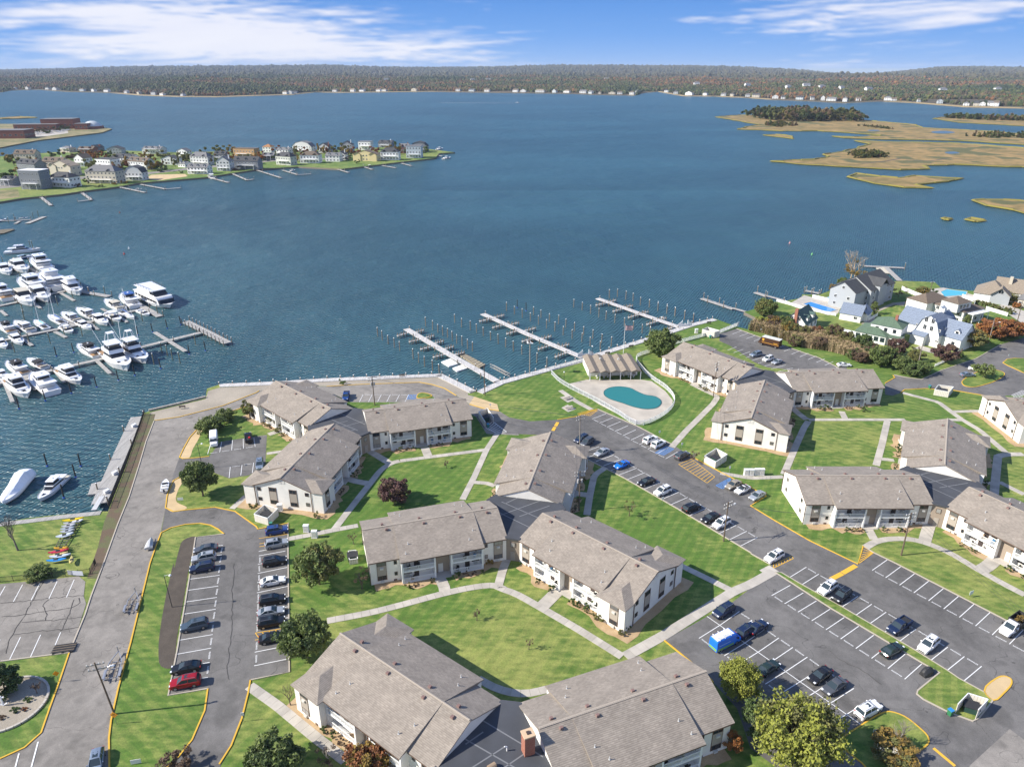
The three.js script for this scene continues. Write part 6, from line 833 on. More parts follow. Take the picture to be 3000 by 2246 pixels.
function tree(kind,p,h,r,col,label,o={}){
const t=thing(o.name ?? 'tree',label,o.cat ?? 'tree',undefined,p[0],0,p[1],o.turn ?? (p[0]*3.7 % 6.28)),seed=o.seed ?? 1 + Math.abs(Math.round(p[0])) % 2,low=o.low ?? 0.22;
branches(seed*7 + 3,h*(kind==='bare'?1.1 : 0.95),kind==='bare'?0.62 : 0.75,kind==='bare'?5 : 3,0.028*h,o.bark ?? barkM).mesh('trunk',o.bark ?? barkM,t);
if (kind !== 'bare'){const c=addMesh('crown',crownOf(kind,seed),leafCols[col],t),gh={pine: 1.25,conifer: 2.2,round: 1.5,big: 1.2,flat: 0.8,airy: 1.4,ball: 1.6}[kind];c.scale.set(r,h*(1 - low) / gh,r);c.position.y=h*low;if (o.second){const d=addMesh('crown',crownOf(kind,seed===1?2 : 1),leafCols[o.second],t);d.scale.set(r*0.92,h*(1 - low) / gh*0.95,r*0.92);d.position.set(r*0.1,h*low,-r*0.1);}}
return t;
}
tree('pine',[-83.2,-178.7],4.2,3.6,'pine','low spreading pine left of the white van lawn',{low: 0.05,second: 'dark'});
tree('pine',[-81.6,-185.6],3.6,2.9,'pine','smaller spreading pine behind the white van',{low: 0.05});
tree('round',[-75.3,-187.6],5.6,2.5,'olive','small olive-leaved tree at the left building corner');
tree('pine',[-72.5,-145.9],8.6,3.9,'pine','tall pine on the lawn between the van court and the drive',{second: 'dark'});
tree('pine',[-37.5,-114.2],8.4,4.2,'pine','large pine beside the right column of the left lot',{second: 'olive'});
tree('pine',[-34.9,-95],8.0,4.0,'pine','large pine at the left end of the bottom building',{second: 'dark',seed: 2});
tree('round',[-27,-142.8],6.2,3.7,'purple','purple-leaved tree on the lawn of the left courtyard',{second: 'brown',low: 0.1});
tree('big',[40.7,-74.9],9.6,6.0,'yellowgreen','large yellow-green tree at the bottom right',{second: 'olive',low: 0.15});
tree('big',[35.9,-85.9],7.0,3.4,'yellowgreen','yellow-green tree beside the bottom building gable',{second: 'yellowgreen',low: 0.2});
tree('round',[36.9,-78.7],7,3.2,'green','dark green tree left of the large yellow-green tree',{second: 'dark'});
tree('round',[32.2,-76.6],3.6,1.6,'orange','small orange tree by the bottom right wing corner',{low: 0.1});
tree('pine',[-34.2,-72.5],6.0,4.0,'pine','dark pine cut by the bottom edge',{second: 'dark',low: 0.05});
tree('round',[-20,-72.5],5.0,3.6,'gold','golden brown tree cut by the bottom edge at the entrance',{second: 'rust',low: 0.05});
tree('airy',[-26.4,-74.3],3.6,2.2,'brown','thin grey shrub at the bottom edge',{bark: greyBarkM});
tree('round',[-48,-73.2],3.0,2.6,'brown','brown autumn shrub at the bottom of the exit drive',{low: 0.05});
tree('bare',[-34.9,-84.9],3.8,1,'brown','leafless multi-stem shrub at the bottom left wing',{});
tree('airy',[-28.9,-112.8],4.6,1.8,'brown','crape myrtle with brown seed heads at the central left wing',{low: 0.25});
tree('airy',[-33.4,-127.1],3.2,0.9,'brown','slim sapling in the bed behind the central left wing',{low: 0.35});
tree('airy',[-16.5,-158.8],2.8,0.9,'purple','sapling in the left courtyard lawn',{low: 0.3});
tree('airy',[26.3,-137.7],4.2,2.0,'olive','young tree in a mulch ring on the lawn by the street',{low: 0.35,seed: 2});
tree('airy',[2.9,-96.9],2.6,0.7,'brown','tiny staked sapling in the front lawn, right one',{low: 0.3});
tree('airy',[-6.4,-104],3.2,0.9,'brown','tiny staked sapling in the front lawn, left one',{low: 0.3});
tree('pine',[51.9,-236.6],9.8,5.6,'pine','big green pine between the pool and the far right building',{second: 'green',low: 0.12});
tree('bare',[-102.9,-125],8.0,1,'brown','large leafless tree on the lawn with kayaks',{bark: M([0.16,0.14,0.12],0.95)});
tree('conifer',[-81.5,-87.5],5.5,3.6,'dark','dark evergreen at the bottom left edge',{low: 0.02});
tree('round',[-93.6,-116.3],2.2,2.7,'pine','clipped dense hedge block by the cracked lot',{name: 'hedge',cat: 'hedge',low: 0.0,second: 'green'});
tree('airy',[-76.2,-87.2],3.0,1.0,'brown','leafless sapling on the bottom left lawn',{low: 0.3});
tree('airy',[63.3,-212.3],1,0.5,'brown','dry shrub by the far right entrance',{low: 0.1});
tree('airy',[46.3,-161.5],4,1.8,'brown','bare ornamental tree beside the street waste enclosure',{low: 0.3,bark: greyBarkM});
tree('round',[55.4,-76.1],2.6,3.4,'gold','white-flowering golden shrub on the oval island',{low: 0.0,second: 'olive',cat: 'shrub',name: 'shrub'});
tree('bare',[56.9,-77.4],4.5,1,'brown','grey leafless tree over the flowering shrub on the oval island',{bark: greyBarkM});
tree('bare',[159.3,-333.1],13,1,'gold','tall pale leafless tree on the point by the water',{bark: M([0.36,0.29,0.21],0.95)});
tree('airy',[160.4,-331.6],13.5,6.0,'gold','thin golden crown tree beside the pale leafless tree',{low: 0.25,bark: M([0.36,0.29,0.21],0.95)});
tree('round',[180.4,-254.9],7.5,6.6,'rust','broad rust-orange tree at the lane corner',{second: 'orange',low: 0.1});
tree('round',[186.3,-256.1],6.5,4.4,'orange','orange tree right of the broad rust tree',{second: 'rust',low: 0.1});
tree('round',[164.4,-244.7],7.0,5.4,'olive','olive-gold tree on a mulch ring by the lane',{second: 'gold',low: 0.2});
tree('round',[134.3,-236.6],6.5,3.6,'purple','dark purple tree in front of the green-roofed house',{second: 'brown',low: 0.12});
tree('round',[148.1,-230.5],6.5,4.4,'brown','brownish purple tree beside the lane',{second: 'purple',low: 0.12});
tree('ball',[155.6,-235.6],4.4,2.0,'green','clipped round evergreen beside the brownish tree',{low: 0.02});
tree('round',[124.3,-240.9],6.5,3.4,'dark','dark evergreen left of the green-roofed house',{second: 'green',low: 0.05});
tree('round',[124.2,-226.6],7.5,3.9,'green','green tree at the end of the reed bank',{second: 'pine',low: 0.05});
tree('round',[128.7,-221.9],5.5,3.4,'pine','bright evergreen in the hedge by the lane',{second: 'green',low: 0.02});
tree('round',[130.9,-219.1],4.2,3.6,'green','dense hedge shrub at the lane corner',{second: 'dark',low: 0.0});
tree('round',[135,-221],4.0,3.0,'green','rightmost dense hedge shrub at the lane corner',{second: 'pine',low: 0.0});
tree('round',[138.3,-231.5],4.4,2.6,'olive','olive shrub behind the hedge by the lane',{low: 0.05});
tree('airy',[139.6,-235.6],5,2.2,'brown','leafless grey shrub by the green-roofed house',{bark: greyBarkM});
tree('flat',[153,-217.1],4.2,3.6,'pine','spreading flat tree on the teardrop island',{low: 0.3});
tree('conifer',[147.6,-283.4],5.5,2.2,'pine','small spruce at the white garage',{low: 0.02});
tree('conifer',[173,-262.8],6.5,2.4,'pine','small spruce beside the white gambrel house',{low: 0.02});
tree('round',[151.8,-324.2],4.4,2.6,'green','green tree on the point below the tall leafless tree',{second: 'pine',low: 0.05});
tree('round',[145.2,-318.9],2.6,2.2,'gold','golden shrub on the point',{low: 0.0});
tree('round',[118.1,-252],6.5,3.4,'olive','brown-green tree above the reed bank',{second: 'brown',low: 0.05});
tree('round',[103,-256.7],6,3.6,'olive','olive thicket tree left of the cape house',{second: 'gold',low: 0.02});
tree('pine',[102.7,-281.6],7,4.4,'pine','pine on the point left of the cape house',{low: 0.1,second: 'olive'});
tree('round',[99.9,-264.5],5.5,4.2,'brown','tan and brown thicket at the cove',{low: 0.0,second: 'gold'});
tree('round',[104.6,-264.5],5.5,3.6,'green','green thicket left of the cape house gable',{low: 0.0,second: 'olive'});
tree('round',[96.9,-266.3],4.6,3.2,'yellowgreen','pale yellow willow shrub at the cove',{low: 0.0});
tree('round',[108.2,-255.5],4,3.2,'dark','dark green bush below the cape house',{low: 0.0,second: 'green'});
tree('round',[181.3,-310.4],4,3.0,'olive','low garden tree by the turquoise pool',{low: 0.05,second: 'gold'});
tree('round',[184.3,-308.7],3.4,2.8,'dark','dark garden shrub by the turquoise pool',{low: 0.0});
tree('airy',[169.2,-307.1],5.5,3.0,'brown','thin brown tree behind the grey house',{low: 0.15});
tree('round',[167,-291.4],3.2,2.6,'rust','rusty shrub by the white fence',{low: 0.0,second: 'green'});
tree('round',[212.9,-299.1],4.6,2.8,'olive','round olive tree by the tan house garage',{low: 0.1});
tree('round',[211.3,-292.2],2.2,1.9,'orange','orange shrub by the tan house',{low: 0.0});
{const o=thing('hedge','long clipped hedge along the driveway of the tan house','hedge'),A=[197.2,-296.8],Bq=[203.5,-282.7],r=mulberry(3);const g=[];for (let i=0;i<26;i++){const p=L2(A,Bq,i / 25),c=leafCrown(900 + i,1.3,2.6,150,0.34);c.translate(p[0],0,p[1]);g.push(c);} addMesh('foliage',mergeGeometries(g),leafCols.olive,o);new B().beam([A[0],0,A[1]],[Bq[0],0,Bq[1]],0.9,1.6).mesh('stems',leafCols.dark,o);}
{const r=mulberry(901),blade=new B();for (let i=0;i<16;i++){const x=(r() - 0.5)*0.9,z=(r() - 0.5)*0.9,l=1.6 + r(),tx=x + (r() - 0.5)*0.8,tz=z + (r() - 0.5)*0.8;blade.tri([x - 0.06,0,z],[x + 0.06,0,z],[tx,l,tz]);blade.tri([tx - 0.1,l - 0.1,tz],[tx + 0.12,l - 0.05,tz],[tx + 0.03,l + 0.4,tz + 0.05]);}
const line=[[91,-263.6],[95.5,-260.1],[101.3,-251.6],[105.7,-244.4],[112.8,-240.9],[118.2,-235.6],[121.2,-230.5]],back=[[95.1,-268.2],[99.9,-264.5],[106.3,-257.5],[113.2,-259.1],[118.7,-249.7],[122.8,-240.9],[125.2,-233.6]],ms=[],cs=[],q=new THREE.Quaternion();
for (let i=0;i<5200;i++){const t=r()*5.999,k=Math.floor(t),u=t - k,a=L2(line[k],line[k + 1],u),b=L2(back[k],back[k + 1],u),p=L2(a,b,r());q.setFromAxisAngle(V(0,1,0),r()*6.28);const s=0.8 + 0.5*r();ms.push(new THREE.Matrix4().compose(V(p[0],0,p[1]),q,V(s,s,s)));const w=0.75 + 0.5*r(),c=r()<0.3?[0.15,0.13,0.05] : [0.36,0.27,0.16];cs.push(new THREE.Color().setRGB(c[0]*w,c[1]*w,c[2]*w));}
const im=new THREE.InstancedMesh(blade.geo(),M([1,1,1],0.95),ms.length);ms.forEach((m,i)=>{im.setMatrixAt(i,m);im.setColorAt(i,cs[i]);});im.name='reed_bank';im.userData={label: 'bank of tan plumed reeds between the lot and the houses',kind: 'stuff',category: 'reeds'};scene.add(im);}
{const r=mulberry(77),names={'-44.6': 'left','2.2': 'central','-1.5': 'bottom','76.5': 'far right','97.1': 'right','168.8': 'right-edge'},protos={};const kinds=[['clipped_shrub','ball','dark','clipped dark green shrub in the planting beds of the NAME apartment building'],['clipped_shrub','ball','green','rounded green shrub in the planting beds of the NAME apartment building'],['faded_shrub','round','brown','brown faded shrub in the planting beds of the NAME apartment building'],['golden_shrub','round','olive','olive-gold shrub in the planting beds of the NAME apartment building']];
const small={ball: leafCrown(31,1,1.7,420,0.26),round: leafCrown(32,1,1.2,260,0.24)};
for (const [O,th,c,s,L] of bedSpots){const who=names[String(O[0])];for (let i=0;i<4;i++){if (r()<0.15) continue;const k=Math.floor(Math.pow(r(),0.9)*4),[nm,shp,col,lb]=kinds[k],rr=c + (i - 1.5)*L / 4 + (r() - 0.5)*0.8,t=s*(9.4 + r()*0.5),x=O[0] + rr*Math.cos(th) + t*Math.sin(th),z=O[1] - rr*Math.sin(th) + t*Math.cos(th);if (z>-66) continue;const key=k,label=lb.replace('NAME',who),g='bed shrubs of the ' + who + ' building';let o;if (!protos[key]){o=thing(nm,label,'shrub',g,x,0,z);addMesh('foliage',small[shp],leafCols[col],o);protos[key]=o;} else {o=copyOf(protos[key],label,x,0,z,r()*6,g);} const sc=0.45 + 0.4*r();o.scale.set(sc,sc*(0.8 + 0.4*r()),sc);}}}
{const r=mulberry(78);const spots=[[[14.1,-107.2],'tall','green','upright green arborvitae at the central right wing',1.0,1.5],[[15.9,-104.1],'wide','olive','mounded bronze shrub at the central right wing corner',1.2,1.0],[[19.4,-100.2],'wide','olive','round yellow-green shrub at the front corner of the central building',0.8,0.8],[[20.5,-101.6],'wide','green','second round shrub at the front corner of the central building',0.8,0.8],[[-54.1,-212],'wide','green','clipped oval bush on the gravel by the seawall',1.9,1.1],[[-67.8,-183.7],'wide','olive','white-flowering hydrangea mass at the left wing',2.4,1.2],[[-65,-180],'wide','olive','second white-flowering hydrangea near the left walk',1.8,1.0],[[-59.1,-141.3],'wide','olive','yellowish perennial clump by the left front gable',1.4,0.9],[[-43.6,-137],'wide','olive','green-gold shrub at the right corner of the left front gable',1.0,1.1],[[102.7,-191.7],'wide','dark','large clipped shrub at the far right building balcony',1.2,1.4],[[-4.8,-120.1],'wide','gold','straw-coloured ornamental grass at the central door',1.4,1.1]];
for (const [p,,col,label,w,h] of spots){const o=thing('shrub',label,'shrub',undefined,p[0],0,p[1]);addMesh('foliage',leafCrown(Math.round(w*100 + h*7),w,h*1.4,700,0.2),leafCols[col],o);}}
for (const [p,w,h] of [[[-67.8,-183.7],2.3,1.5],[[55.4,-76.1],3.2,2.4]]){const c=leafCrown(55,w,h,420,0.16);const o=topMesh('flower_heads',c,M([0.62,0.58,0.48],0.9),w>3?'white flower heads over the shrub on the oval island' : 'white flower heads over the hydrangea at the left wing','flowers');o.userData.kind='stuff';o.position.set(p[0],0.15,p[1]);}
[[[102.7,-246.9],4,3,'olive','olive shrub in the reeds below the cape house'],[[110.4,-243.6],4.5,3,'brown','brown shrub in the reeds, left of the middle'],[[120.7,-246.9],5.5,3.2,'olive','olive tree behind the reeds at the white garage'],[[118.1,-233.6],4,2.8,'green','green shrub at the foot of the reed bank'],[[123.7,-233.6],6,3.4,'dark','dark evergreen behind the reed bank end'],[[114.1,-256.1],4.5,2.6,'rust','rusty shrub at the corner of the cape house'],[[128.6,-230.5],5.5,3.2,'green','green tree in front of the purple tree'],[[107.3,-254.1],5,3.4,'olive','olive shrub right of the cape house reeds'],[[119,-230.5],3.6,2.4,'brown','brown seed-headed shrub at the reed bank']].forEach(([p,h,r,c,l])=>tree('round',p,h,r,c,l,{low: 0.0,second: 'brown'}));


// ---------- houses ----------
const wallCols={white: M([0.74,0.74,0.72],0.8),grey: M([0.36,0.38,0.40],0.85),pale: M([0.56,0.57,0.56],0.85),beige: M([0.52,0.47,0.38],0.85),tan: M([0.42,0.26,0.12],0.85),sage: M([0.48,0.50,0.44],0.85),slate: M([0.20,0.215,0.235],0.85),yellow: M([0.62,0.52,0.28],0.85),blue: M([0.50,0.55,0.57],0.85),brick: M([0.24,0.10,0.07],0.9)};
const roofTone=(c,s)=>M(null,0.95,{map: tex(128,128,(u,v,x,y)=>{const row=Math.floor(v*12),t=hash(Math.floor(u*10 + (row % 2)*0.5),row,s),f=hash(x,y,s + 1);return c.map(q=>q*(0.78 + 0.34*t)*(0.88 + 0.22*f));},true,[3.2,3.2])});
const roofCols={dark: roofTone([0.065,0.067,0.072],601),brown: roofTone([0.15,0.115,0.085],603),grey: roofTone([0.17,0.17,0.175],605),bluegrey: roofTone([0.19,0.23,0.30],607),green: roofTone([0.10,0.155,0.10],609),teal: roofTone([0.07,0.12,0.105],611),tan: roofTone([0.26,0.215,0.165],613),orange: roofTone([0.36,0.18,0.075],615),white: M([0.7,0.7,0.7],0.7)};
const gPane={};const paneGeo=(w,h)=>gPane[w + '_' + h] ??= new B().box(0,0,0,w,h,0.06).geo();
const gTrim={};const trimGeo=(w,h)=>gTrim[w + '_' + h] ??= (()=>{const b=new B(),t=0.09;b.box(0,-t,0.02,w + 2*t,t,0.1).box(0,h,0.02,w + 2*t,t,0.1).box(-w / 2 - t / 2,0,0.02,t,h,0.1).box(w / 2 + t / 2,0,0.02,t,h,0.1).box(0,0,0.02,0.05,h,0.08);return b.geo();})();
function gableRoof(b,w,d,y,h,ov,T=0.16){const x=w / 2 + ov,z=d / 2 + ov,e=y - ov*h / (d / 2);b.slab([-x,e,z],[x,e,z],[x,y + h,0],[-x,y + h,0],T).slab([-x,y + h,0],[x,y + h,0],[x,e,-z],[-x,e,-z],T);}
function volume(o,w,d,h,roof,rh,wm,rm,detail=true){
const wl=new B();wl.box(0,0,0,w,h,d);
if (roof==='gx') for (const s of [-1,1]) wl.tri([s*w / 2,h,-d / 2],[s*w / 2,h,d / 2],[s*w / 2,h + rh,0]);
if (roof==='gz') for (const s of [-1,1]) wl.tri([-w / 2,h,s*d / 2],[w / 2,h,s*d / 2],[0,h + rh,s*d / 2]);
if (roof==='gambrel') for (const s of [-1,1]){const z=s*d / 2;wl.quad([-w / 2,h,z],[w / 2,h,z],[w*0.32,h + rh*0.68,z],[-w*0.32,h + rh*0.68,z]);wl.tri([-w*0.32,h + rh*0.68,z],[w*0.32,h + rh*0.68,z],[0,h + rh,z]);}
wl.mesh('wall',wm,o);
const rf=new B(),ov=0.35;
if (roof==='gx') gableRoof(rf,w,d,h,rh,ov);
else if (roof==='gz'){rf.at(0,0,0,Math.PI / 2);gableRoof(rf,d,w,h,rh,ov);}
else if (roof==='hip'){const x=w / 2 + ov,z=d / 2 + ov,k=Math.min(w,d) / 2,lx=Math.max(0,w / 2 - k),lz=Math.max(0,d / 2 - k),A=[-x,h,z],Bq=[x,h,z],C=[x,h,-z],D=[-x,h,-z],R1=[-lx,h + rh,lz],R2=[lx,h + rh,-lz];if (w>=d){const r1=[-lx,h + rh,0],r2=[lx,h + rh,0];rf.quad(A,Bq,r2,r1).quad(C,D,r1,r2).tri(Bq,C,r2).tri(D,A,r1);} else {const r1=[0,h + rh,lz],r2=[0,h + rh,-lz];rf.tri(A,Bq,r1).quad(Bq,C,r2,r1).tri(C,D,r2).quad(D,A,r1,r2);} rf.quad(D,C,Bq,A);}
else if (roof==='flat') rf.box(0,h,0,w + 0.4,0.35,d + 0.4);
else if (roof==='gambrel'){const z=d / 2 + ov,p=[[-w / 2 - 0.3,h - 0.2],[-w*0.32,h + rh*0.68],[0,h + rh],[w*0.32,h + rh*0.68],[w / 2 + 0.3,h - 0.2]];for (let i=0;i<4;i++) rf.slab([p[i][0],p[i][1],z],[p[i + 1][0],p[i + 1][1],z],[p[i + 1][0],p[i + 1][1],-z],[p[i][0],p[i][1],-z],0.14);}
return rf.mesh('roof',rm,o);
}
function win(o,x,y,z,face,w,h,trim=trimWhite){const m=addMesh('window',trimGeo(w,h),trim,o);m.position.set(x,y,z);m.rotation.y=face;addMesh('pane',paneGeo(w,h),glassM,m);}
function windowsOn(o,w,d,h,n,st,ww=1.1,wh=1.3,trim){const f=h / st;for (let s=0;s<st;s++){const y=s*f + f*0.34;for (let i=0;i<n;i++){const x=-w / 2 + w*(i + 0.5) / n;win(o,x,y,d / 2 + 0.02,0,ww,wh,trim);} const k=Math.max(1,Math.round(d / 4.2));for (let i=0;i<k;i++){const z=-d / 2 + d*(i + 0.5) / k;win(o,w / 2 + 0.02,y,z,Math.PI / 2,ww,wh,trim);win(o,-w / 2 - 0.02,y,z,-Math.PI / 2,ww,wh,trim);}}}
function dormer(o,x,y,z,w,wm,rm,face=0){const g=new THREE.Group();g.name='dormer';o.add(g);g.position.set(x,y,z);g.rotation.y=face;const b=new B();b.box(0,0,0,w,1.5,2.4);b.tri([-w / 2,1.5,1.2],[w / 2,1.5,1.2],[0,2.2,1.2]);addMesh('dormer_wall',b.geo(),wm,g);const r=new B().at(0,0,0,Math.PI / 2);gableRoof(r,2.4,w,1.5,0.7,0.2,0.1);addMesh('dormer_roof',r.geo(),rm,g);addMesh('pane',paneGeo(w*0.55,0.9),glassM,g).position.set(0,0.45,1.21);}
function deckOn(o,w,d,y,z,wm=trimWhite){const b=new B();b.box(0,y - 0.2,z,w,0.2,d);for (const x of [-w / 2 + 0.2,0,w / 2 - 0.2]) b.box(x,0,z + d / 2 - 0.15,0.2,y - 0.2,0.2);const m=b.mesh('deck',wm,o);const r=new B();r.box(0,y + 0.85,z + d / 2 - 0.05,w,0.1,0.1);for (let x=-w / 2;x<=w / 2;x += 0.5) r.box(x,y,z + d / 2 - 0.05,0.06,0.85,0.06);r.mesh('railing',wm,m);}
function houseAt(name,label,a,b,d,o={}){// front wall base from a to b,depth d behind it
const w=Math.hypot(b[0] - a[0],b[1] - a[1]),turn=-Math.atan2(b[1] - a[1],b[0] - a[0]),c=thing(name,label,'house',o.group,0,0,0,turn),nx=(b[1] - a[1]) / w,nz=-(b[0] - a[0]) / w;c.position.set((a[0] + b[0]) / 2 + nx*d / 2,0,(a[1] + b[1]) / 2 + nz*d / 2);return [c,w];}
const penY=0;
const penFront=[[-391,-539],[-378.7,-572],[-359.2,-590],[-349,-610],[-334.2,-631],[-326.6,-654],[-283.2,-688],[-251.7,-749],[-218.3,-768],[-170,-749],[-149.5,-772],[-119.8,-808],[-85.5,-846],[-86.2,-894],[-68,-906]],penBack=[[-102.7,-944],[-167.8,-967],[-209.5,-933],[-249.6,-933],[-403,-906],[-496,-933],[-542,-915],[-584,-864],[-600,-849]];
{const pts=[...penFront,...penBack];const g=new B();g.sheet(pts,0);struct('peninsula',g.geo(),grassM,'built-up green peninsula at the left middle distance');const w=new B();w.skirt(penFront,-3,0.15,false);w.skirt(penBack,-3,0.1,false);struct('bulkhead',w.geo(),M([0.20,0.17,0.135],0.9),'timber bulkhead round the peninsula');
pave('lane',[[-431,-617],[-418,-629],[-392.8,-676],[-358.4,-691],[-322.1,-741],[-260.1,-812],[-198.7,-834],[-201.1,-844],[-264.5,-826],[-328,-755],[-366.2,-707],[-403,-694],[-445,-638]],roadM,'grey lane through the peninsula');pave('bare_lot',[[-333.8,-681],[-340,-707],[-310.3,-712],[-301.5,-696],[-316.8,-668]],sandM,'bare earth building plot on the peninsula');pave('dry_field',[[-395.2,-563],[-425,-608],[-410,-617],[-383.1,-577]],dryGrassM,'dry grass plot at the left end of the peninsula');}
const penHouses=[ // base centre,width,height in metres,walls,roof colour,roof form,storeys,label
[[-396.6,-617],17,10,'slate','white','flat',3,'grey modern house with a white flat roof'],[[-379.6,-629],20,8,'white','dark','hip',2,'white house with a dark hip roof by the water'],[[-356.7,-652],26,10,'beige','grey','hip',3,'large beige three-storey house by the water'],[[-337.4,-668],15,8.5,'pale','dark','gambrel',2,'pale gambrel house beside the bare plot'],[[-297.8,-712],18,6,'white','grey','gx',2,'low white house with a porch right of the bare plot'],[[-281.6,-735],12,9,'pale','grey','gz',3,'tall narrow gabled house with many front windows'],[[-263.2,-747],23,8,'slate','dark','gx',2,'dark shingled house with peaked gables'],[[-234.9,-781],18,8.5,'sage','dark','hip',2,'sage green house with white waterside stairs'],[[-213.5,-798],18,8,'white','brown','hip',2,'white house with a brown hip roof and decks'],[[-192.1,-812],14,6,'white','grey','gx',2,'small white house near the right part of the point'],
[[-465,-724],24,8,'slate','dark','gx',2,'dark grey house with a broad gable roof'],[[-430,-638],12,5,'slate','dark','gx',1,'small dark house at the left end'],[[-420,-702],25,9,'beige','tan','gz',2,'beige house with several front gables'],[[-451,-741],20,8,'beige','brown','gx',2,'brown-roofed house behind the beige gables'],[[-523,-812],21,8,'beige','brown','gx',2,'brown-roofed house at the back left'],[[-441,-772],11,8,'white','brown','gz',2,'narrow white gabled house'],[[-403,-747],18,6.5,'white','dark','flat',2,'white flat-roofed house with ribbon windows'],[[-404,-785],23,7,'white','dark','gx',2,'white house with a long dark roof'],[[-369.7,-747],23,7.5,'pale','brown','gx',2,'pale house with a brown roof and three dormers'],[[-356.2,-785],15,6,'white','dark','gz',2,'white gabled house behind the bare plot'],[[-332.7,-763],9,3.5,'white','grey','gx',1,'small white garage by the lane'],[[-322.5,-781],20,8.5,'pale','grey','hip',3,'tall pale house with stacked decks'],[[-318.8,-826],12,6,'slate','dark','gx',2,'dark grey house behind the narrow gabled house'],[[-296.1,-841],24,7,'tan','brown','flat',2,'unfinished house in bare orange plywood'],[[-291.6,-906],10,6,'white','orange','hip',2,'white house with an orange hip roof'],[[-264,-877],14,5.5,'white','grey','gx',2,'low white house right of the orange roof'],[[-249.2,-906],24,8.5,'pale','grey','gambrel',3,'long grey gambrel house with white trim'],[[-221.4,-897],12,7.5,'grey','dark','gz',2,'grey gabled house with a white deck'],[[-266.2,-826],12,5,'slate','grey','gx',1,'low grey house in the middle row'],[[-466,-889],15,5.5,'grey','dark','gz',2,'grey peaked house at the back shore'],[[-421,-889],21,5.5,'pale','grey','gx',1,'long grey-roofed house at the back shore'],[[-375.6,-864],12,5.5,'white','grey','gz',2,'white gabled house at the back shore'],[[-502,-894],16,5,'brick','brown','gx',1,'brown house at the back shore'],[[-532,-906],13,4.6,'beige','grey','hip',1,'beige hipped house at the back shore'],[[-502,-915],9,4.5,'slate','dark','gz',1,'small dark gable at the back shore'],
[[-197.3,-906],13,8.5,'grey','dark','gz',3,'tall grey gabled house near the point'],[[-180.1,-933],14,6.5,'white','grey','flat',2,'white boxy house near the point'],[[-160,-967],16,5.5,'slate','dark','gx',2,'dark-roofed house on the back of the point'],[[-157.7,-816],25,7.5,'yellow','brown','gz',2,'yellow house with three front gables'],[[-133.4,-826],18,8.5,'white','dark','hip',2,'white house with wide decks on the point'],[[-109.3,-846],15,8.5,'blue','grey','flat',3,'pale blue cubic house on the point'],[[-111.3,-911],18,8,'slate','dark','gambrel',2,'dark gambrel house at the tip'],[[-126.7,-897],9,7,'brick','grey','gx',2,'small brown gabled house behind the cubic house'],[[-186.6,-826],9,6,'white','dark','gz',2,'narrow white house left of the yellow house']];
penHouses.forEach(([p,w0,h0,wc,rc,rf,st,lb],i)=>{const w=w0*1.12;const h=h0*1.5;
const r=mulberry(i*13 + 5),turn=-0.25 + (r() - 0.5)*0.5,o=thing('waterfront_house',lb + ', on the left peninsula','house','houses on the peninsula',p[0],0,p[1] - 5,turn),d=9 + 4*r(),wh=rf==='flat'?h : h*(rf==='gambrel'?0.55 : 0.68),rh=h - wh;
volume(o,w,d,wh,rf,rf==='gz'?Math.max(rh,3) : rh,wallCols[wc],roofCols[rc]);windowsOn(o,w,d,wh,Math.max(2,Math.round(w / 3.6)),st,1.4,1.3);
if (rf==='gx') for (let k=0;k<(w>18?3 : 2);k++) dormer(o,-w / 2 + w*(k + 0.5) / (w>18?3 : 2),wh + rh*0.15,d*0.28,2.0,wallCols[wc],roofCols[rc]);
if (rf==='gz'&&w>17) for (const s of [-1,1]){const g=new B().at(s*w*0.33,0,d / 2 - 0.4,Math.PI / 2);g.box(0,0,0,2.4,wh*0.96,w*0.3);g.tri([-1.2 - 0.01,wh*0.96,w*0.15],[-1.2 - 0.01,wh*0.96,-w*0.15],[-1.2 - 0.01,wh + 2,0]);g.mesh('gable_wing',wallCols[wc],o);const q=new B().at(s*w*0.33,0,d / 2 - 0.4,Math.PI / 2);gableRoof(q,3.4,w*0.3,wh*0.96,2.2,0.3);q.mesh('wing_roof',roofCols[rc],o);}
if (rf==='hip'&&w>16) for (const s of [-0.28,0.28]){const q=new B().at(s*w,0,d / 4,Math.PI / 2);q.box(0,wh,0,d*0.4,0.6,3.6);q.mesh('gable_wing',wallCols[wc],o);const g2=new B().at(s*w,0,d / 4,Math.PI / 2);gableRoof(g2,d*0.5,3.6,wh + 0.6,1.4,0.3);g2.mesh('wing_roof',roofCols[rc],o);}
if (r()<0.75) deckOn(o,w*0.7,2.4,wh / st,d / 2 + 1.2);if (r()<0.5){const c=new B();c.box(w*0.3,wh,-1,0.9,rh + 1.2,0.8);c.mesh('chimney',r()<0.5?wallCols.brick : wallCols.white,o);}
});
const autumn=['gold','rust','olive','green','gold','olive','orange'];
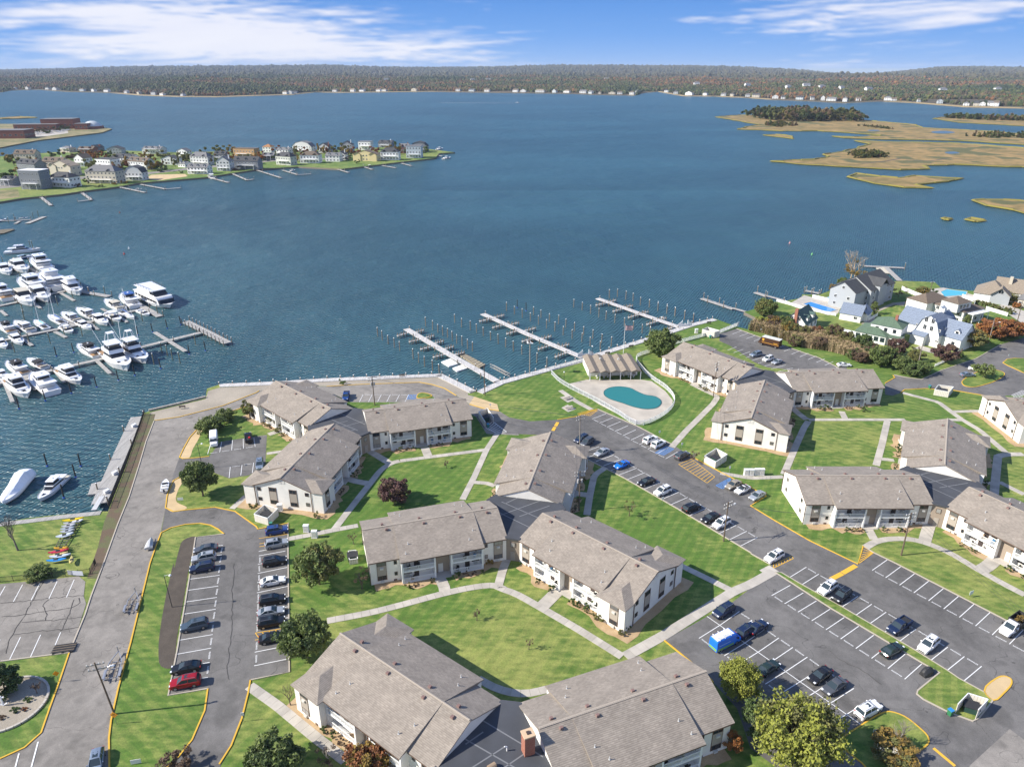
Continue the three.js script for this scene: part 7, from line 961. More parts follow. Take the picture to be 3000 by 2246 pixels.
const penTrees=[[[-536,-805],'gold',9,5],[[-526,-834],'red',9,5],[[-459,-676],'dark',12,7],[[-488,-834],'brown',9,6],[[-428,-765],'olive',9,6],[[-467,-849],'rust',7,5],[[-453,-849],'dark',8,4],[[-433,-856],'dark',7,4],[[-390.8,-849],'olive',9,6],[[-355.2,-747],'green',10,5],[[-339.7,-729],'dark',7,5],[[-349.3,-805],'olive',9,6],[[-349.2,-864],'olive',11,5],[[-342.7,-897],'olive',9,6],[[-328.8,-889],'gold',9,5],[[-281.7,-849],'rust',8,4],[[-294.3,-791],'gold',5,4],[[-459,-741],'orange',5,3],[[-482,-729],'orange',5,3],[[-403,-834],'gold',6,5],[[-386,-735],'rust',5,3],[[-349,-629],'green',2.5,3],[[-343.3,-645],'gold',2.6,2.4],[[-336.5,-649],'gold',2.4,2.4],[[-367.2,-629],'brown',3,2.5],[[-271.1,-739],'brown',4,4],[[-217.1,-915],'brown',9,4],[[-135.6,-906],'green',14,5],[[-161.7,-897],'rust',7,5],[[-163.4,-794],'green',4,2],[[-179,-826],'brown',4,3],[[-514,-849],'dark',8,5],[[-496,-864],'dark',7,4],[[-247.1,-849],'brown',4,3],[[-317,-718],'dark',3,2],[[-404,-647],'olive',4,3],[[-367.7,-647],'green',5,2]];
{const r=mulberry(4242);for (let i=0;i<66;i++){const t=r(),f=L2([-425,-629],[-98.7,-889],t),b=L2([-554,-834],[-114.8,-933],t),q=L2(f,b,0.2 + 0.75*r());penTrees.push([q,autumn[Math.floor(r()*7)],5 + 6*r(),2.5 + 3*r()]);} penTrees.sort((a,b)=>a[0][0] / -a[0][1] - b[0][0] / -b[0][1]);}
const seenCol={};
penTrees.forEach(([p,col,h,r],i)=>{const nth=seenCol[col]=(seenCol[col] ?? -1) + 1;const t=thing('tree',`${{ gold: 'golden', rust: 'rusty', olive: 'olive', green: 'green', brown: 'brown', dark: 'dark green', orange: 'orange', red: 'red' }[col]} tree among the peninsula houses, ${ord(nth)} of that colour from the left`,'tree','trees on the peninsula',p[0],0,p[1],i);new B().cyl(0,0,0,0.3,h*0.5,5).mesh('trunk',barkM,t);const c=addMesh('crown',crownOf('ball',1 + i % 2),leafCols[col],t);c.scale.set(r*1.45,h*0.75,r*1.45);c.position.y=h*0.06;});
[[[[-368.9,-580],[-339.4,-543]],'leftmost'],[[[-348.1,-601],[-323,-568],[-329.2,-561]],'second'],[[[-334.7,-634],[-298.4,-604]],'third'],[[[-323.1,-649],[-289.4,-622],[-280,-629]],'fourth'],[[[-282.4,-695],[-250.6,-660]],'fifth'],[[[-273.3,-727],[-239.1,-675],[-235.8,-681]],'sixth'],[[[-254.3,-747],[-212.9,-690]],'seventh'],[[[-227.5,-745],[-203,-711],[-192.2,-717]],'eighth'],[[[-173.8,-751],[-158.2,-727]],'ninth'],[[[-154.3,-776],[-139.4,-750]],'tenth'],[[[-134.7,-782],[-117.5,-763]],'eleventh'],[[[-117.5,-802],[-103.9,-780]],'twelfth'],[[[-87.3,-882],[-79.8,-869]],'thirteenth']].forEach(([p,n])=>dock(`${n} private dock from the left along the peninsula bulkhead`,p,2.2,-0.4,{piles: 8,postUp: 0.8}));
[[[-316.1,-623],[-310.2,-625],'sixth'],[[-283.4,-701],[-271.1,-683],'fifth'],[[-219.2,-740],[-215.7,-749],'fourth'],[[-77.8,-845],[-68.9,-858],'rightmost'],[[-150.8,-774],[-142.8,-783],'third'],[[-94.3,-946],[-87,-961],'second']].forEach(([s,b,n],i)=>{const o=boat('runabout',s,b,`small white boat at the peninsula docks, ${n} of them counted from the right`,{id: 'pen',top: capM,k: 1});o.userData.group='boats at the peninsula docks';});
{const pts=[[-666,-933],[-649,-965],[-662,-1062],[-642,-1200],[-663,-1272],[-709,-1324],[-842,-1393],[-981,-1393]];const g=new B();g.sheet(pts,0);struct('far_left_point',g.geo(),dryGrassM,'low point with brick buildings at the far left');const w=new B();w.skirt(pts,-3,0);struct('point_bank',w.geo(),M([0.16,0.13,0.08],0.95),'brown bank of the far left point');
const bl=(p,w,d,h,lb,wm=wallCols.brick)=>{const o=thing('brick_building',lb,'building','brick buildings on the far left point',p[0],0,p[1],0.1);volume(o,w,d,h,'flat',0,wm,roofCols.grey);windowsOn(o,w,d,h,Math.round(w / 8),1,3,2);return o;};
bl([-721,-1106],46,30,11,'low brick block at the left end of the far left point');bl([-780,-1266],66,24,8,'long low brick block behind the boat yard');bl([-755,-1289],50,30,15,'tallest brick block on the far left point');bl([-706,-1266],20,20,9,'small brick block beside the dome');
const dm=thing('domed_building','round building with a pale ribbed dome on the far left point','building',undefined,...(p=>[p[0],0,p[1]])([-700,-1282]));new B().cyl(0,0,0,17,4,24).mesh('wall',wallCols.brick,dm);const dg=new THREE.SphereGeometry(18,24,6,0,6.283,0,1.0);dg.translate(0,-6,0);addMesh('dome',dg,M([0.5,0.53,0.53],0.6),dm);
pave('boat_yard',[[-706,-1119],[-764,-1218],[-734,-1266],[-688,-1188],[-689,-1132]],concM,'pale yard full of laid-up boats on the far left point');
const r=mulberry(33);for (let i=0;i<26;i++){const p=L2(L2([-715,-1137],[-701,-1203],i / 25),L2([-753,-1203],[-730,-1256],i / 25),r());const o=boat('express',[p[0],p[1]],[p[0] + 9,p[1] - 1.5],'white laid-up boat in the yard on the far left point',{id: 'yard',k: 1});o.position.y=1.2;o.userData.group='boats laid up in the yard';}
for (let i=0;i<26;i++){const p=L2([-714,-1069],[-699,-1300],r());const q=L2(p,[-824,-1361],r()*0.35),t=thing('tree','dark tree on the far left point among the brick buildings','tree','dark trees on the far left point',q[0],0,q[1]);addMesh('crown',crownOf('ball',1),leafCols[r()<0.6?'dark' : 'brown'],t).scale.set(8,6,8);new B().cyl(0,0,0,0.3,3,5).mesh('trunk',barkM,t);}}
const farH=[[[-2452,-3849],30],[[-2384,-3849],26],[[-2235,-3763],30],[[-2182,-3735],40],[[-1874,-3406],34],[[-1777,-3316],26],[[-1699,-3273],40],[[-1661,-3361],22],[[-1608,-3361],24],[[-1566,-3406],34],[[-1529,-3406],40],[[-1567,-3707],20],[[-1307,-4500],40],[[-1315,-4624],34],[[-829,-3654],28],[[-762,-3735],30],[[-672,-3501],36],[[-574,-3361],30],[[-548,-3361],34],[[-474,-3791],40],[[-248.9,-3601],26],[[-177.5,-3453],36],[[-106.6,-3361],34],[[16.1,-3406],34],[[49,-3361],34],[[122.7,-3383],60],[[187.2,-3406],26],[[239.3,-3383],40],[[295.6,-3231],44],[[338.2,-3338],26],[[401,-3550],18],[[397.7,-3092],42],[[428,-3092],30],[[576,-3735],30],[[598,-3707],28],[[648,-3273],24],[[654,-3111],28],[[680,-2982],46],[[733,-2947],26],[[891,-3273],30],[[860,-3036],22],[[868,-2862],26],[[889,-2830],46],[[938,-2767],36],[[1114,-3190],24],[[948,-2555],44],[[964,-2491],22],[[1024,-2555],24],[[1017,-2467],58],[[1259,-2929],26],[[1236,-2767],30],[[1277,-2636],42],[[1319,-2678],30],[[1429,-2722],18],[[1457,-2636],30],[[1509,-2568],34],[[1366,-2275],30],[[1385,-2275],34],[[1337,-2157],40],[[1312,-2093],30]];
farH.forEach(([p0,px],i)=>{const r=mulberry(i + 900),tt=p0[0] / -p0[1],D=Math.min(-p0[1],-shoreZ(tt) + 20 + 30*r()),p=[tt*D,-D],w=px / 2.212*D / 2130*0.95,h=9.5 + 4*r(),d=12 + 5*r(),o=thing('shore_house',`${r() < 0.7 ? 'white' : 'pale'} house on the far shore, ${ord(i)} from the left end of the shoreline`,'house','houses on the far shore',p[0],0.5,p[1] - 12,-0.45 + (r() - 0.5)*0.5),wm=wallCols[['white','white','white','pale','beige','blue'][Math.floor(r()*6)]],rm=roofCols[['grey','dark','brown','tan'][Math.floor(r()*4)]];volume(o,w,d,h*0.72,['gx','gz','hip'][Math.floor(r()*3)],h*0.4,wm,rm);windowsOn(o,w,d,h*0.72,Math.max(2,Math.round(w / 8)),2,2.2,1.5);});
[[0.235,3650,26],[0.30,3500,24],[0.352,3300,22],[0.375,3350,30],[0.395,3250,26],[0.455,3000,30],[0.55,2900,26],[-0.03,4800,30],[-0.05,4700,26],[0.12,4500,26],[-0.28,4600,28],[0.42,3100,20],[0.62,2800,22],[-0.16,4400,24]].forEach(([t,d,w],i)=>{const y=farHeight(t,d),o=thing('hill_house','','house','houses in the far woods',t*d,y + 7,-d,0.2*(i % 3));o.userData.label=`white house high in the far hill woods, ${ord(i)} of the scattered ones`;volume(o,w,14,9,i % 2?'gx' : 'hip',5,wallCols.white,roofCols.grey);new B().box(0,-8,0,w,8,14).mesh('foundation',wallCols.pale,o);});
{const o=thing('motorboat','tiny white motorboat drawing a long wake in open water','boat',undefined,...(p=>[p[0],WATER_Y,p[1]])([15.4,-2286]));hull(o,3.8,1.4,gelcoat);cabin(-2,2,1.4,1,1.2,1.4,0.8,0,0.9).mesh('cabin',gelcoat,o);const a=[10.8,-2276],b=[-213.1,-2307];const w=lineQuad(a,b,6,WATER_Y + 0.06);struct('boat_wake',w.geo(),M([0.45,0.52,0.58],0.6),'long pale wake behind the motorboat');}
{const o=thing('ferry_dock','long dark dock building with white roof posts on the far shore','building',undefined,...(p=>[p[0],0,p[1]])([-908,-3092]));volume(o,120,18,7,'gx',4,wallCols.slate,roofCols.dark);deckOn(o,120,8,2,13);}
// ---------- right-hand waterfront houses ----------
{const [o,w]=houseAt('cape_house','white cape house with green roof, red chimney and two dormers',[111.1,-260.6],[118.7,-269.2],8.5);volume(o,w,8.5,3.4,'gx',4.4,wallCols.white,roofCols.teal);for (const x of [-w*0.22,w*0.25]) dormer(o,x,3.9,2.6,2.0,wallCols.white,roofCols.teal);windowsOn(o,w,8.5,3.4,3,1,1.2,1.5);win(o,-w / 2 - 0.02,4.2,1.4,-Math.PI / 2,1,1.3);win(o,-w / 2 - 0.02,4.2,-1.4,-Math.PI / 2,1,1.3);new B().box(-w / 2 - 0.4,0,0.2,0.8,8.8,1.1).mesh('chimney',brickM,o);}
{const [o,w]=houseAt('grey_house','tall grey shingled house with stacked gables by the water',[149,-291.4],[164.6,-303.8],15,{});volume(o,w,15,7.6,'gx',4.6,wallCols.grey,roofCols.dark);windowsOn(o,w,15,7.6,4,3,1.2,1.3);const gw=new B().at(-w*0.1,0,5,0);gw.box(0,0,0,6,9,7);gw.mesh('gable_wing',wallCols.grey,o);const gr=new B().at(-w*0.1,0,5,Math.PI / 2);gableRoof(gr,7.6,6,9,2.6,0.3);gr.mesh('wing_roof',roofCols.dark,o);const lw=new B().at(-w / 2 - 4.5,0,0,0);lw.box(0,0,0,9,7.8,11);lw.tri([-4.5,7.8,5.5],[-4.5,7.8,-5.5],[-4.5,11.4,0]);lw.mesh('side_wing',wallCols.grey,o);const lr=new B().at(-w / 2 - 4.5,0,0,0);gableRoof(lr,9,11,7.8,3.6,0.4);lr.mesh('wing_roof',roofCols.dark,o);for (const y of [1.2,4.2,8.3]) for (const z of y>8?[0] : [-2.8,2.8]) win(o,-w / 2 - 9.03,y,z,-Math.PI / 2,1,1.2);for (let i=0;i<3;i++) new B().box(-w*0.3 + i*4,0,7.53,2.6,2.3,0.08).mesh('garage_door',doorDark,o);}
{const [o,w]=houseAt('garage','white garage with a blue-grey roof below the grey house',[130.8,-276.9],[137,-272.1],8);volume(o,w,8,3,'gx',3.2,wallCols.white,roofCols.bluegrey);win(o,2,1.2,4.03,0,1.2,1);const g=new B().at(w*0.4,0,-2.5,Math.PI / 2);g.box(0,0,0,7,3,5);g.mesh('gable_wing',wallCols.white,o);const q=new B().at(w*0.4,0,-2.5,Math.PI / 2);gableRoof(q,7.4,5,3,2.2,0.3);q.mesh('wing_roof',roofCols.bluegrey,o);}
{const [o,w]=houseAt('green_roofed_house','low white house with a green hip roof and upper storey',[126.8,-253.8],[134.8,-246.9],12);volume(o,w,12,3.2,'hip',2.2,wallCols.white,roofCols.green);windowsOn(o,w,12,3.2,5,1,1.3,1.5,M([0.05,0.16,0.11],0.7));const up=new THREE.Group();up.name='upper_storey';o.add(up);up.position.set(w*0.36,2.6,-2.5);volume(up,10.5,9,3.4,'hip',2.4,wallCols.white,roofCols.green);for (const x of [-3,0,3]){addMesh('pane',paneGeo(1.1,1.4),glassM,up).position.set(x,1.3,4.53);} const pr=new B();pr.box(w*0.62,0,1.5,6,3,7);pr.mesh('porch_wing',wallCols.white,o);new B().box(w*0.62,3,1.5,6.6,0.2,7.6).mesh('porch_roof',roofCols.green,o);new B().box(w*0.55,0,-2,0.9,9.6,0.9).mesh('chimney',brickM,o);deckOn(o,7,5,1.2,3);o.children[o.children.length - 1].position.x=-w / 2 - 3.5;}
{const [o,w]=houseAt('gambrel_house','large white gambrel house with blue-grey roof and cupola',[147.4,-251.4],[152.2,-244.3],12);volume(o,w,12,4.6,'gambrel',6.6,wallCols.white,roofCols.bluegrey);for (const [x,y,ww,h] of [[-1.2,5.6,1.1,1.7],[1.2,5.6,1.1,1.7],[-1.2,8.4,1.1,1.7],[1.2,8.4,1.1,1.7],[-4,6,0.7,0.8],[4,6,0.7,0.8],[-4,1.4,1.1,1.3],[4,1.4,1.1,1.3]]) win(o,x,y,6.02,0,ww,h);const en=new B();en.box(-2,0,7.2,5,3.6,2.4);en.mesh('entry_wing',wallCols.pale,o);new B().slab([-4.7,3.5,8.7],[0.7,3.5,8.7],[0.7,4.6,6],[-4.7,4.6,6],0.15).mesh('entry_roof',roofCols.bluegrey,o);
const wg=new THREE.Group();wg.name='long_wing';o.add(wg);wg.position.set(-w*0.75,0,-5);volume(wg,16,10,4.6,'gx',4.6,wallCols.white,roofCols.bluegrey);for (const x of [-5,0,5]) addMesh('pane',paneGeo(1.2,1.4),glassM,wg).position.set(x,2,5.03);const rg=new THREE.Group();rg.name='right_wing';o.add(rg);rg.position.set(w*0.68,0,-1.5);volume(rg,10,10,4.6,'gx',4.8,wallCols.white,roofCols.bluegrey);for (const x of [-2.5,2.5]){addMesh('pane',paneGeo(1.1,1.5),glassM,rg).position.set(x,1.6,5.03);} for (const x of [-2.5,2.5]) dormer(o,w*0.68 + x,5.3,1.0,1.8,wallCols.white,roofCols.bluegrey);
const cp=new B();cp.box(0,11,-2,1.6,1.5,1.6);cp.mesh('cupola',wallCols.white,o);new B().cyl(0,12.5,-2,1.3,1.0,4,0.05).mesh('cupola_roof',roofCols.bluegrey,o);new B().box(2.8,0,6.05,3.6,2.2,0.08).mesh('garage_door',doorPale,o);}
{const [o,w]=houseAt('deck_house','grey house with stepped roofs and white balconies behind the gambrel house',[173.9,-269.2],[189.5,-276.9],13);volume(o,w*0.75,13,5,'hip',2.6,wallCols.pale,roofCols.brown);const up=new THREE.Group();up.name='upper_storey';o.add(up);up.position.set(-w*0.28,4.6,1.5);volume(up,8,7,3.6,'hip',1.8,wallCols.pale,roofCols.brown);for (const x of [-2,0,2]) addMesh('pane',paneGeo(1.2,1.4),glassM,up).position.set(x,1.4,3.53);windowsOn(o,w*0.75,13,5,4,2,1.2,1.3);deckOn(o,10,3,4.6,7.8);const bk=new THREE.Group();bk.name='rear_wing';o.add(bk);bk.position.set(-w*0.2,0,-11);volume(bk,14,9,5.5,'hip',2.6,wallCols.white,roofCols.brown);}
{const [o,w]=houseAt('tan_house','wide tan-roofed house with garage doors at the right edge',[199.3,-303],[209.2,-295.7],14);volume(o,w,14,3.4,'hip',4.8,wallCols.white,roofCols.tan);for (const x of [-w*0.15,w*0.3]) new B().box(x,0,7.03,4.4,2.4,0.1).mesh('garage_door',trimWhite,o);const g=new B().at(w*0.28,0,5.5,Math.PI / 2);g.box(0,0,0,4,4.2,7);g.tri([-2.02,4.2,3.5],[-2.02,4.2,-3.5],[-2.02,7.2,0]);g.mesh('gable_wing',wallCols.grey,o);const q=new B().at(w*0.28,0,5.5,Math.PI / 2);gableRoof(q,5,7,4.2,3,0.35);q.mesh('wing_roof',roofCols.tan,o);win(o,w*0.28,4.6,7.55,0,1.8,1.4);const rw=new THREE.Group();rw.name='right_wing';o.add(rw);rw.position.set(w*0.85,0,-5);volume(rw,20,12,4.4,'gx',4.6,wallCols.white,roofCols.tan);new B().box(w*0.45,6,-3,1.2,4,1.6).mesh('chimney',wallCols.beige,o);}
{const [o,w]=houseAt('garden_house','small stone house corner at the right edge',[212.5,-293.7],[215.3,-291.4],8);volume(o,w,8,3.2,'hip',2.4,wallCols.beige,roofCols.grey);windowsOn(o,w,8,3.2,2,1);}
pave('pool_terrace',[[119.6,-299.1],[129.3,-310.4],[133.9,-303.8],[138.6,-293.7],[133.3,-284.1],[128.5,-282],[123.2,-291.4]],concM,'pale terrace around the blue pool');
pave('garden_path',[[149.9,-285.6],[162,-296],[172.4,-291.4],[185.3,-297.5],[187.8,-303.8],[175.3,-302.2],[163,-299.1],[150.3,-288.5]],gravelM,'gravel driveway between the houses');pave('garden_path',[[148.1,-246.9],[151.4,-241.4],[148.4,-238.7],[144.3,-244.1]],concM,'concrete apron before the gambrel house');pave('garden_path',[[186.7,-318.9],[197.5,-322.5],[204.7,-310.4],[200,-303.8],[186.9,-303.8],[185.7,-308.7]],concM,'pale terrace around the turquoise pool');pave('garden_path',[[202.7,-284.1],[200.4,-269.2],[205.1,-271.8],[212.3,-282.7],[211.3,-291.4],[210.6,-297.5],[205.9,-295.2]],concM,'driveway of the tan house');pave('garden_path',[[146,-279.9],[145.6,-274.5],[139.1,-270.5],[136.9,-271.1]],gravelM,'gravel court beside the white garage');
function pool(label,pts,col,y=0.03){const o=thing('swimming_pool',label,'pool');new B().sheet(pts,y + 0.06).mesh('pool_water',M(col,0.08),o);const ring=pts.concat([pts[0],pts[1]]),[L,R]=strip(ring,0.4),k=new B();for (let i=0;i<ring.length - 2;i++) k.hexa([[L[i][0],0,L[i][1]],[L[i + 1][0],0,L[i + 1][1]],[R[i + 1][0],0,R[i + 1][1]],[R[i][0],0,R[i][1]],[L[i][0],y + 0.14,L[i][1]],[L[i + 1][0],y + 0.14,L[i + 1][1]],[R[i + 1][0],y + 0.14,R[i + 1][1]],[R[i][0],y + 0.14,R[i][1]]]);k.mesh('coping',walkM[2],o);return o;}
pool('rectangular blue pool left of the white garage',[[123.7,-297.2],[128.5,-300.2],[135.2,-289.2],[129.7,-285.1]],[0.05,0.24,0.55]);
pool('small pale spa pool behind the rectangular pool',[[137,-306.3],[140.2,-308.4],[141.2,-302.2],[137,-299.9]],[0.2,0.48,0.58]);
pool('turquoise pool in the garden of the tan house',[[192.2,-315.5],[197.5,-319.8],[204.5,-315.8],[200.9,-310.4],[190,-307.9]],[0.10,0.45,0.55]);
function whiteFence(label,pts,h=1.6,solid=true){const o=thing('white_fence',label,'fence'),c=resample(pts,2.4);for (let i=0;i<c.length - 1;i++){const a=c[i],b=c[i + 1];if (solid) new B().beam([a[0],0.08,a[1]],[b[0],0.08,b[1]],0.05,h - 0.15).mesh('fence_panel',trimWhite,o);else {const p=new B();p.beam([a[0],h - 0.15,a[1]],[b[0],h - 0.15,b[1]],0.07,0.08).beam([a[0],0.12,a[1]],[b[0],0.12,b[1]],0.07,0.08);const n=14;for (let k=1;k<n;k++){const q=L2(a,b,k / n);p.box(q[0],0.12,q[1],0.06,h - 0.25,0.06);} p.mesh('fence_panel',trimWhite,o);}} for (const p of c){const m=addMesh('fence_post',gPost,trimWhite,o);m.position.set(p[0],0,p[1]);m.scale.y=h;} return o;}
const gPost=new B().box(0,0,0,0.13,1.03,0.13).geo();
whiteFence('white panel fence behind the rectangular pool',[[131.3,-306.3],[135.3,-301.4],[139.2,-295.2]]);whiteFence('white panel fence in front of the rectangular pool',[[116.7,-298.8],[119.4,-292.2],[123.6,-287.8],[131.2,-281]],1.2);whiteFence('long white panel fence by the garden of the grey house',[[176.5,-318.9],[178.1,-308.7],[181.9,-299.9]],1.8);whiteFence('white panel fence left of the tan house',[[196.7,-306.3],[198.6,-299.1],[194.5,-293.7]],1.8);whiteFence('white panel fence right of the deck house',[[196.9,-289.2],[200.4,-280.6]],1.6);whiteFence('short white rail fence at the lane corner',[[142.3,-226.6],[147.7,-230.5],[152.4,-233.6]],1.0,false);whiteFence('white panel fence by the white garage',[[141.3,-274.5],[147.8,-280.6]],1.4);whiteFence('white fence beside the cape house garden',[[113.8,-300.8],[118.1,-295.2],[121.1,-290.9]],1.2);


// ---------- pool,fences,poles and small things ----------
pave('pool_deck',[[24.1,-215.4],[41.5,-215.4],[44.8,-214.1],[47.7,-206.2],[48.6,-199.4],[47.1,-194.2],[42.4,-188],[35.6,-183.1],[26,-196.6],[17.9,-211.9]],M(null,0.9,{map: tex(512,512,(u,v,x,y)=>{const a=fbm(u*7,v*7,701,4,7),f=hash(x,y,702);return [0.46,0.415,0.35].map(q=>q*(0.72 + 0.45*a)*(0.93 + 0.14*f));},true,[18,18])}),'pale tan concrete deck around the covered pool');
{const pts=smooth([[28.4,-203.1],[28.9,-206.6],[31.3,-209.1],[34.3,-209.6],[37,-208.5],[39,-205.6],[41,-203.3],[43.6,-202.2],[44.8,-199.9],[44.6,-197.2],[42.6,-194.1],[39.3,-193.3],[35.9,-194.9],[33.1,-197.5],[29.7,-200.4]],4,true),o=thing('covered_pool','kidney-shaped pool under a teal cover','pool'),tm=M([0.016,0.165,0.175],0.75);new B().prism(pts,0,0.12).mesh('cover',tm,o);const r1=pts.concat([pts[0]]),[L,R]=strip(r1,0.25),k=new B();for (let i=0;i<pts.length;i++) k.quad([L[i][0],0.13,L[i][1]],[L[i + 1][0],0.13,L[i + 1][1]],[R[i + 1][0],0.13,R[i + 1][1]],[R[i][0],0.13,R[i][1]]);k.mesh('cover_hem',M([0.008,0.09,0.10],0.8),o);
const inP=(x,z)=>{let c=false;for (let i=0,j=pts.length - 1;i<pts.length;j=i++) if ((pts[i][1]>z) !== (pts[j][1]>z)&&x<(pts[j][0] - pts[i][0])*(z - pts[i][1]) / (pts[j][1] - pts[i][1]) + pts[i][0]) c=!c;return c;},xs=pts.map(p=>p[0]),zs=pts.map(p=>p[1]),dir=[0.96,0.28],per=[-0.28,0.96],cx=(Math.min(...xs) + Math.max(...xs)) / 2,cz=(Math.min(...zs) + Math.max(...zs)) / 2;for (let q=-10;q<=10;q += 1.5){let s=null;for (let t=-22;t<=22;t += 0.25){const x=cx + dir[0]*t + per[0]*q,z=cz + dir[1]*t + per[1]*q,i=inP(x,z);if (i&&!s) s=[x,z];if (!i&&s){lineQuad(s,[x,z],0.07,0.128).mesh('cover_strap',M([0.02,0.17,0.18],0.8),o);s=null;}}}}
{const [o,w]=houseAt('pool_house','pool house with a folded roof of five ridges and white porch posts',[24.9,-214.1],[41.6,-215.4],15),n=5,bw=w / n;new B().box(0,0,-2,w - 0.6,2.7,11).mesh('wall',stuccoM,o);for (let i=0;i<n;i++){const x=-w / 2 + bw*(i + 0.5);const r=new B().at(x,0,0,Math.PI / 2);gableRoof(r,15,bw,2.9,0.65,0.02,0.14);r.mesh('roof_fold',roofCols.tan,o);const g=new B();g.tri([x - bw / 2,2.8,7.4],[x + bw / 2,2.8,7.4],[x,3.45,7.4]);g.mesh('gable_end',roofCols.tan,o);} for (let i=0;i<=n;i++) new B().box(-w / 2 + bw*i + (i===0?0.15 : i===n?-0.15 : 0),0,7.1,0.22,2.85,0.22).mesh('porch_post',trimWhite,o);for (const x of [-1,7]) new B().box(x,0,3.55,1,2.1,0.08).mesh('door',panelBrown,o);new B().cyl(-w*0.2,3.8,-2,0.3,0.4,8).mesh('roof_vent',pipeM,o);new B().cyl(w*0.15,3.8,-1,0.3,0.4,8).mesh('roof_vent',pipeM,o);
[[27.6,-216.6],[29.8,-216.9],[31.1,-217.3],[36.4,-218.2],[37.9,-217.7],[39.4,-217.3]].forEach((p,i)=>{const t=thing('round_table',`white round patio table on the pool house porch, ${ord(i)} from the left`,'table','tables on the pool house porch',p[0],0.05,p[1]);new B().cyl(0,0.7,0,0.6,0.06,12).mesh('table_top',capM,t);new B().cyl(0,0,0,0.05,0.7,6).mesh('leg',capM,t);new B().cyl(0,0,0,0.3,0.05,8).mesh('base',capM,t);});}
whiteFence('white picket fence round the pool deck',smooth([[12.9,-219.9],[15.7,-212.2],[26.1,-197.2],[31,-189.4],[35.4,-182.5],[42.2,-187],[47.4,-194.2],[49.1,-199.7],[48.2,-207.8],[45.2,-215.4],[43.4,-223.2],[43,-234.1],[49.3,-240.1]],3),1.5,false);
whiteFence('white picket fence behind the big pine and far right building',[[50,-240.6],[59.1,-247.9],[72.6,-256.8]],1.5,false);whiteFence('white picket fence at the top of the delivery lot',[[78.8,-260.1],[88.4,-268.9]],1.6,false);whiteFence('white picket fence along the boardwalk by the pool house',[[12.3,-222.9],[24.3,-231.5]],1.2,false);
{const o=thing('black_fence','black metal fence between the timber walk and the left road','fence'),bm=M([0.015,0.015,0.016],0.6),c=resample([[-91.8,-140.6],[-96.8,-158],[-103.7,-180.6],[-107,-190.9]],2.4);for (let i=0;i<c.length - 1;i++){const a=c[i],b=c[i + 1],p=new B();p.beam([a[0],1.2,a[1]],[b[0],1.2,b[1]],0.05,0.06).beam([a[0],0.15,a[1]],[b[0],0.15,b[1]],0.05,0.06);for (let k=0;k<16;k++){const q=L2(a,b,k / 16);p.box(q[0],0.1,q[1],0.03,1.2,0.03);} p.mesh('fence_panel',bm,o);new B().box(a[0],0,a[1],0.08,1.45,0.08).mesh('fence_post',bm,o);}}
{const o=thing('black_fence','black metal fence along the cracked lot behind the hedge','fence'),bm=M([0.015,0.015,0.016],0.6),c=resample([[-99.9,-114.7],[-92.6,-115.8],[-83.6,-117],[-84.3,-120.7]],2.4);for (let i=0;i<c.length - 1;i++){const a=c[i],b=c[i + 1],p=new B();p.beam([a[0],1.2,a[1]],[b[0],1.2,b[1]],0.05,0.06).beam([a[0],0.15,a[1]],[b[0],0.15,b[1]],0.05,0.06);for (let k=0;k<12;k++){const q=L2(a,b,k / 12);p.box(q[0],0.1,q[1],0.03,1.2,0.03);} p.mesh('fence_panel',bm,o);new B().box(a[0],0,a[1],0.08,1.4,0.08).mesh('fence_post',bm,o);}}
function enclosure(label,c,h=1.9,open=-1){const o=thing('waste_enclosure',label,'enclosure'),bm=M([0.66,0.62,0.55],0.85),cx=(c[0][0] + c[2][0]) / 2,cz=(c[0][1] + c[2][1]) / 2;for (let i=0;i<4;i++){if (i===open) continue;const a=c[i],b=c[(i + 1) % 4],l=Math.hypot(b[0] - a[0],b[1] - a[1]),n=Math.max(3,Math.round(l / 0.42));for (let k=0;k<n;k++){const p=L2(a,b,(k + 0.04) / n),q=L2(a,b,(k + 0.96) / n);new B().beam([p[0],0.05,p[1]],[q[0],0.05,q[1]],0.06 + 0.02*(k % 2),h).mesh('board',bm,o);} new B().beam([a[0],h - 0.02,a[1]],[b[0],h - 0.02,b[1]],0.12,0.1).mesh('top_rail',trimWhite,o);} const s=new THREE.Group();s.name='dumpster';o.add(s);s.position.set(cx,0,cz);s.rotation.y=-Math.atan2(c[1][1] - c[0][1],c[1][0] - c[0][0]);addMesh('bin',new B().taper(0,0.1,0,1.9,1.2,1.4,1.1,1.1).geo(),M([0.02,0.06,0.05],0.6),s);addMesh('lid',new B().slab([-1.1,1.32,0.85],[1.1,1.32,0.85],[1.1,1.5,-0.85],[-1.1,1.5,-0.85],0.06).geo(),plasticM,s);return o;}
enclosure('white board waste enclosure in front of the left front gable',[[-56.9,-135.5],[-53.4,-133.9],[-52.3,-137.7],[-55.8,-139.2]]);enclosure('white board waste enclosure beside the hatched zone of the left building',[[-9.6,-187.7],[-7.4,-180.9],[-5.2,-183.8],[-7.1,-189.8]],1.9,1);enclosure('white board waste enclosure on the central street',[[48.8,-161.7],[50.9,-158.7],[54.8,-162.5],[52.8,-165.7]]);enclosure('white board waste enclosure by the lane at the right',[[129.4,-203.3],[132.8,-201.4],[136.3,-205.3],[132.5,-206.9]]);enclosure('large cream waste enclosure at the top of the delivery lot',[[71.2,-257.5],[75.1,-254.5],[77.5,-256.2],[73.9,-260.1]],2.4);enclosure('open white waste enclosure on the strip island nose',[[68.9,-83.3],[71.4,-82.2],[74.1,-84.2],[71.7,-85.4]],2.0,0);enclosure('small grey louvred enclosure left of the central building',[[-32.8,-120.2],[-31.2,-120.6],[-32.1,-123.4],[-33.6,-123.1]],1.2);
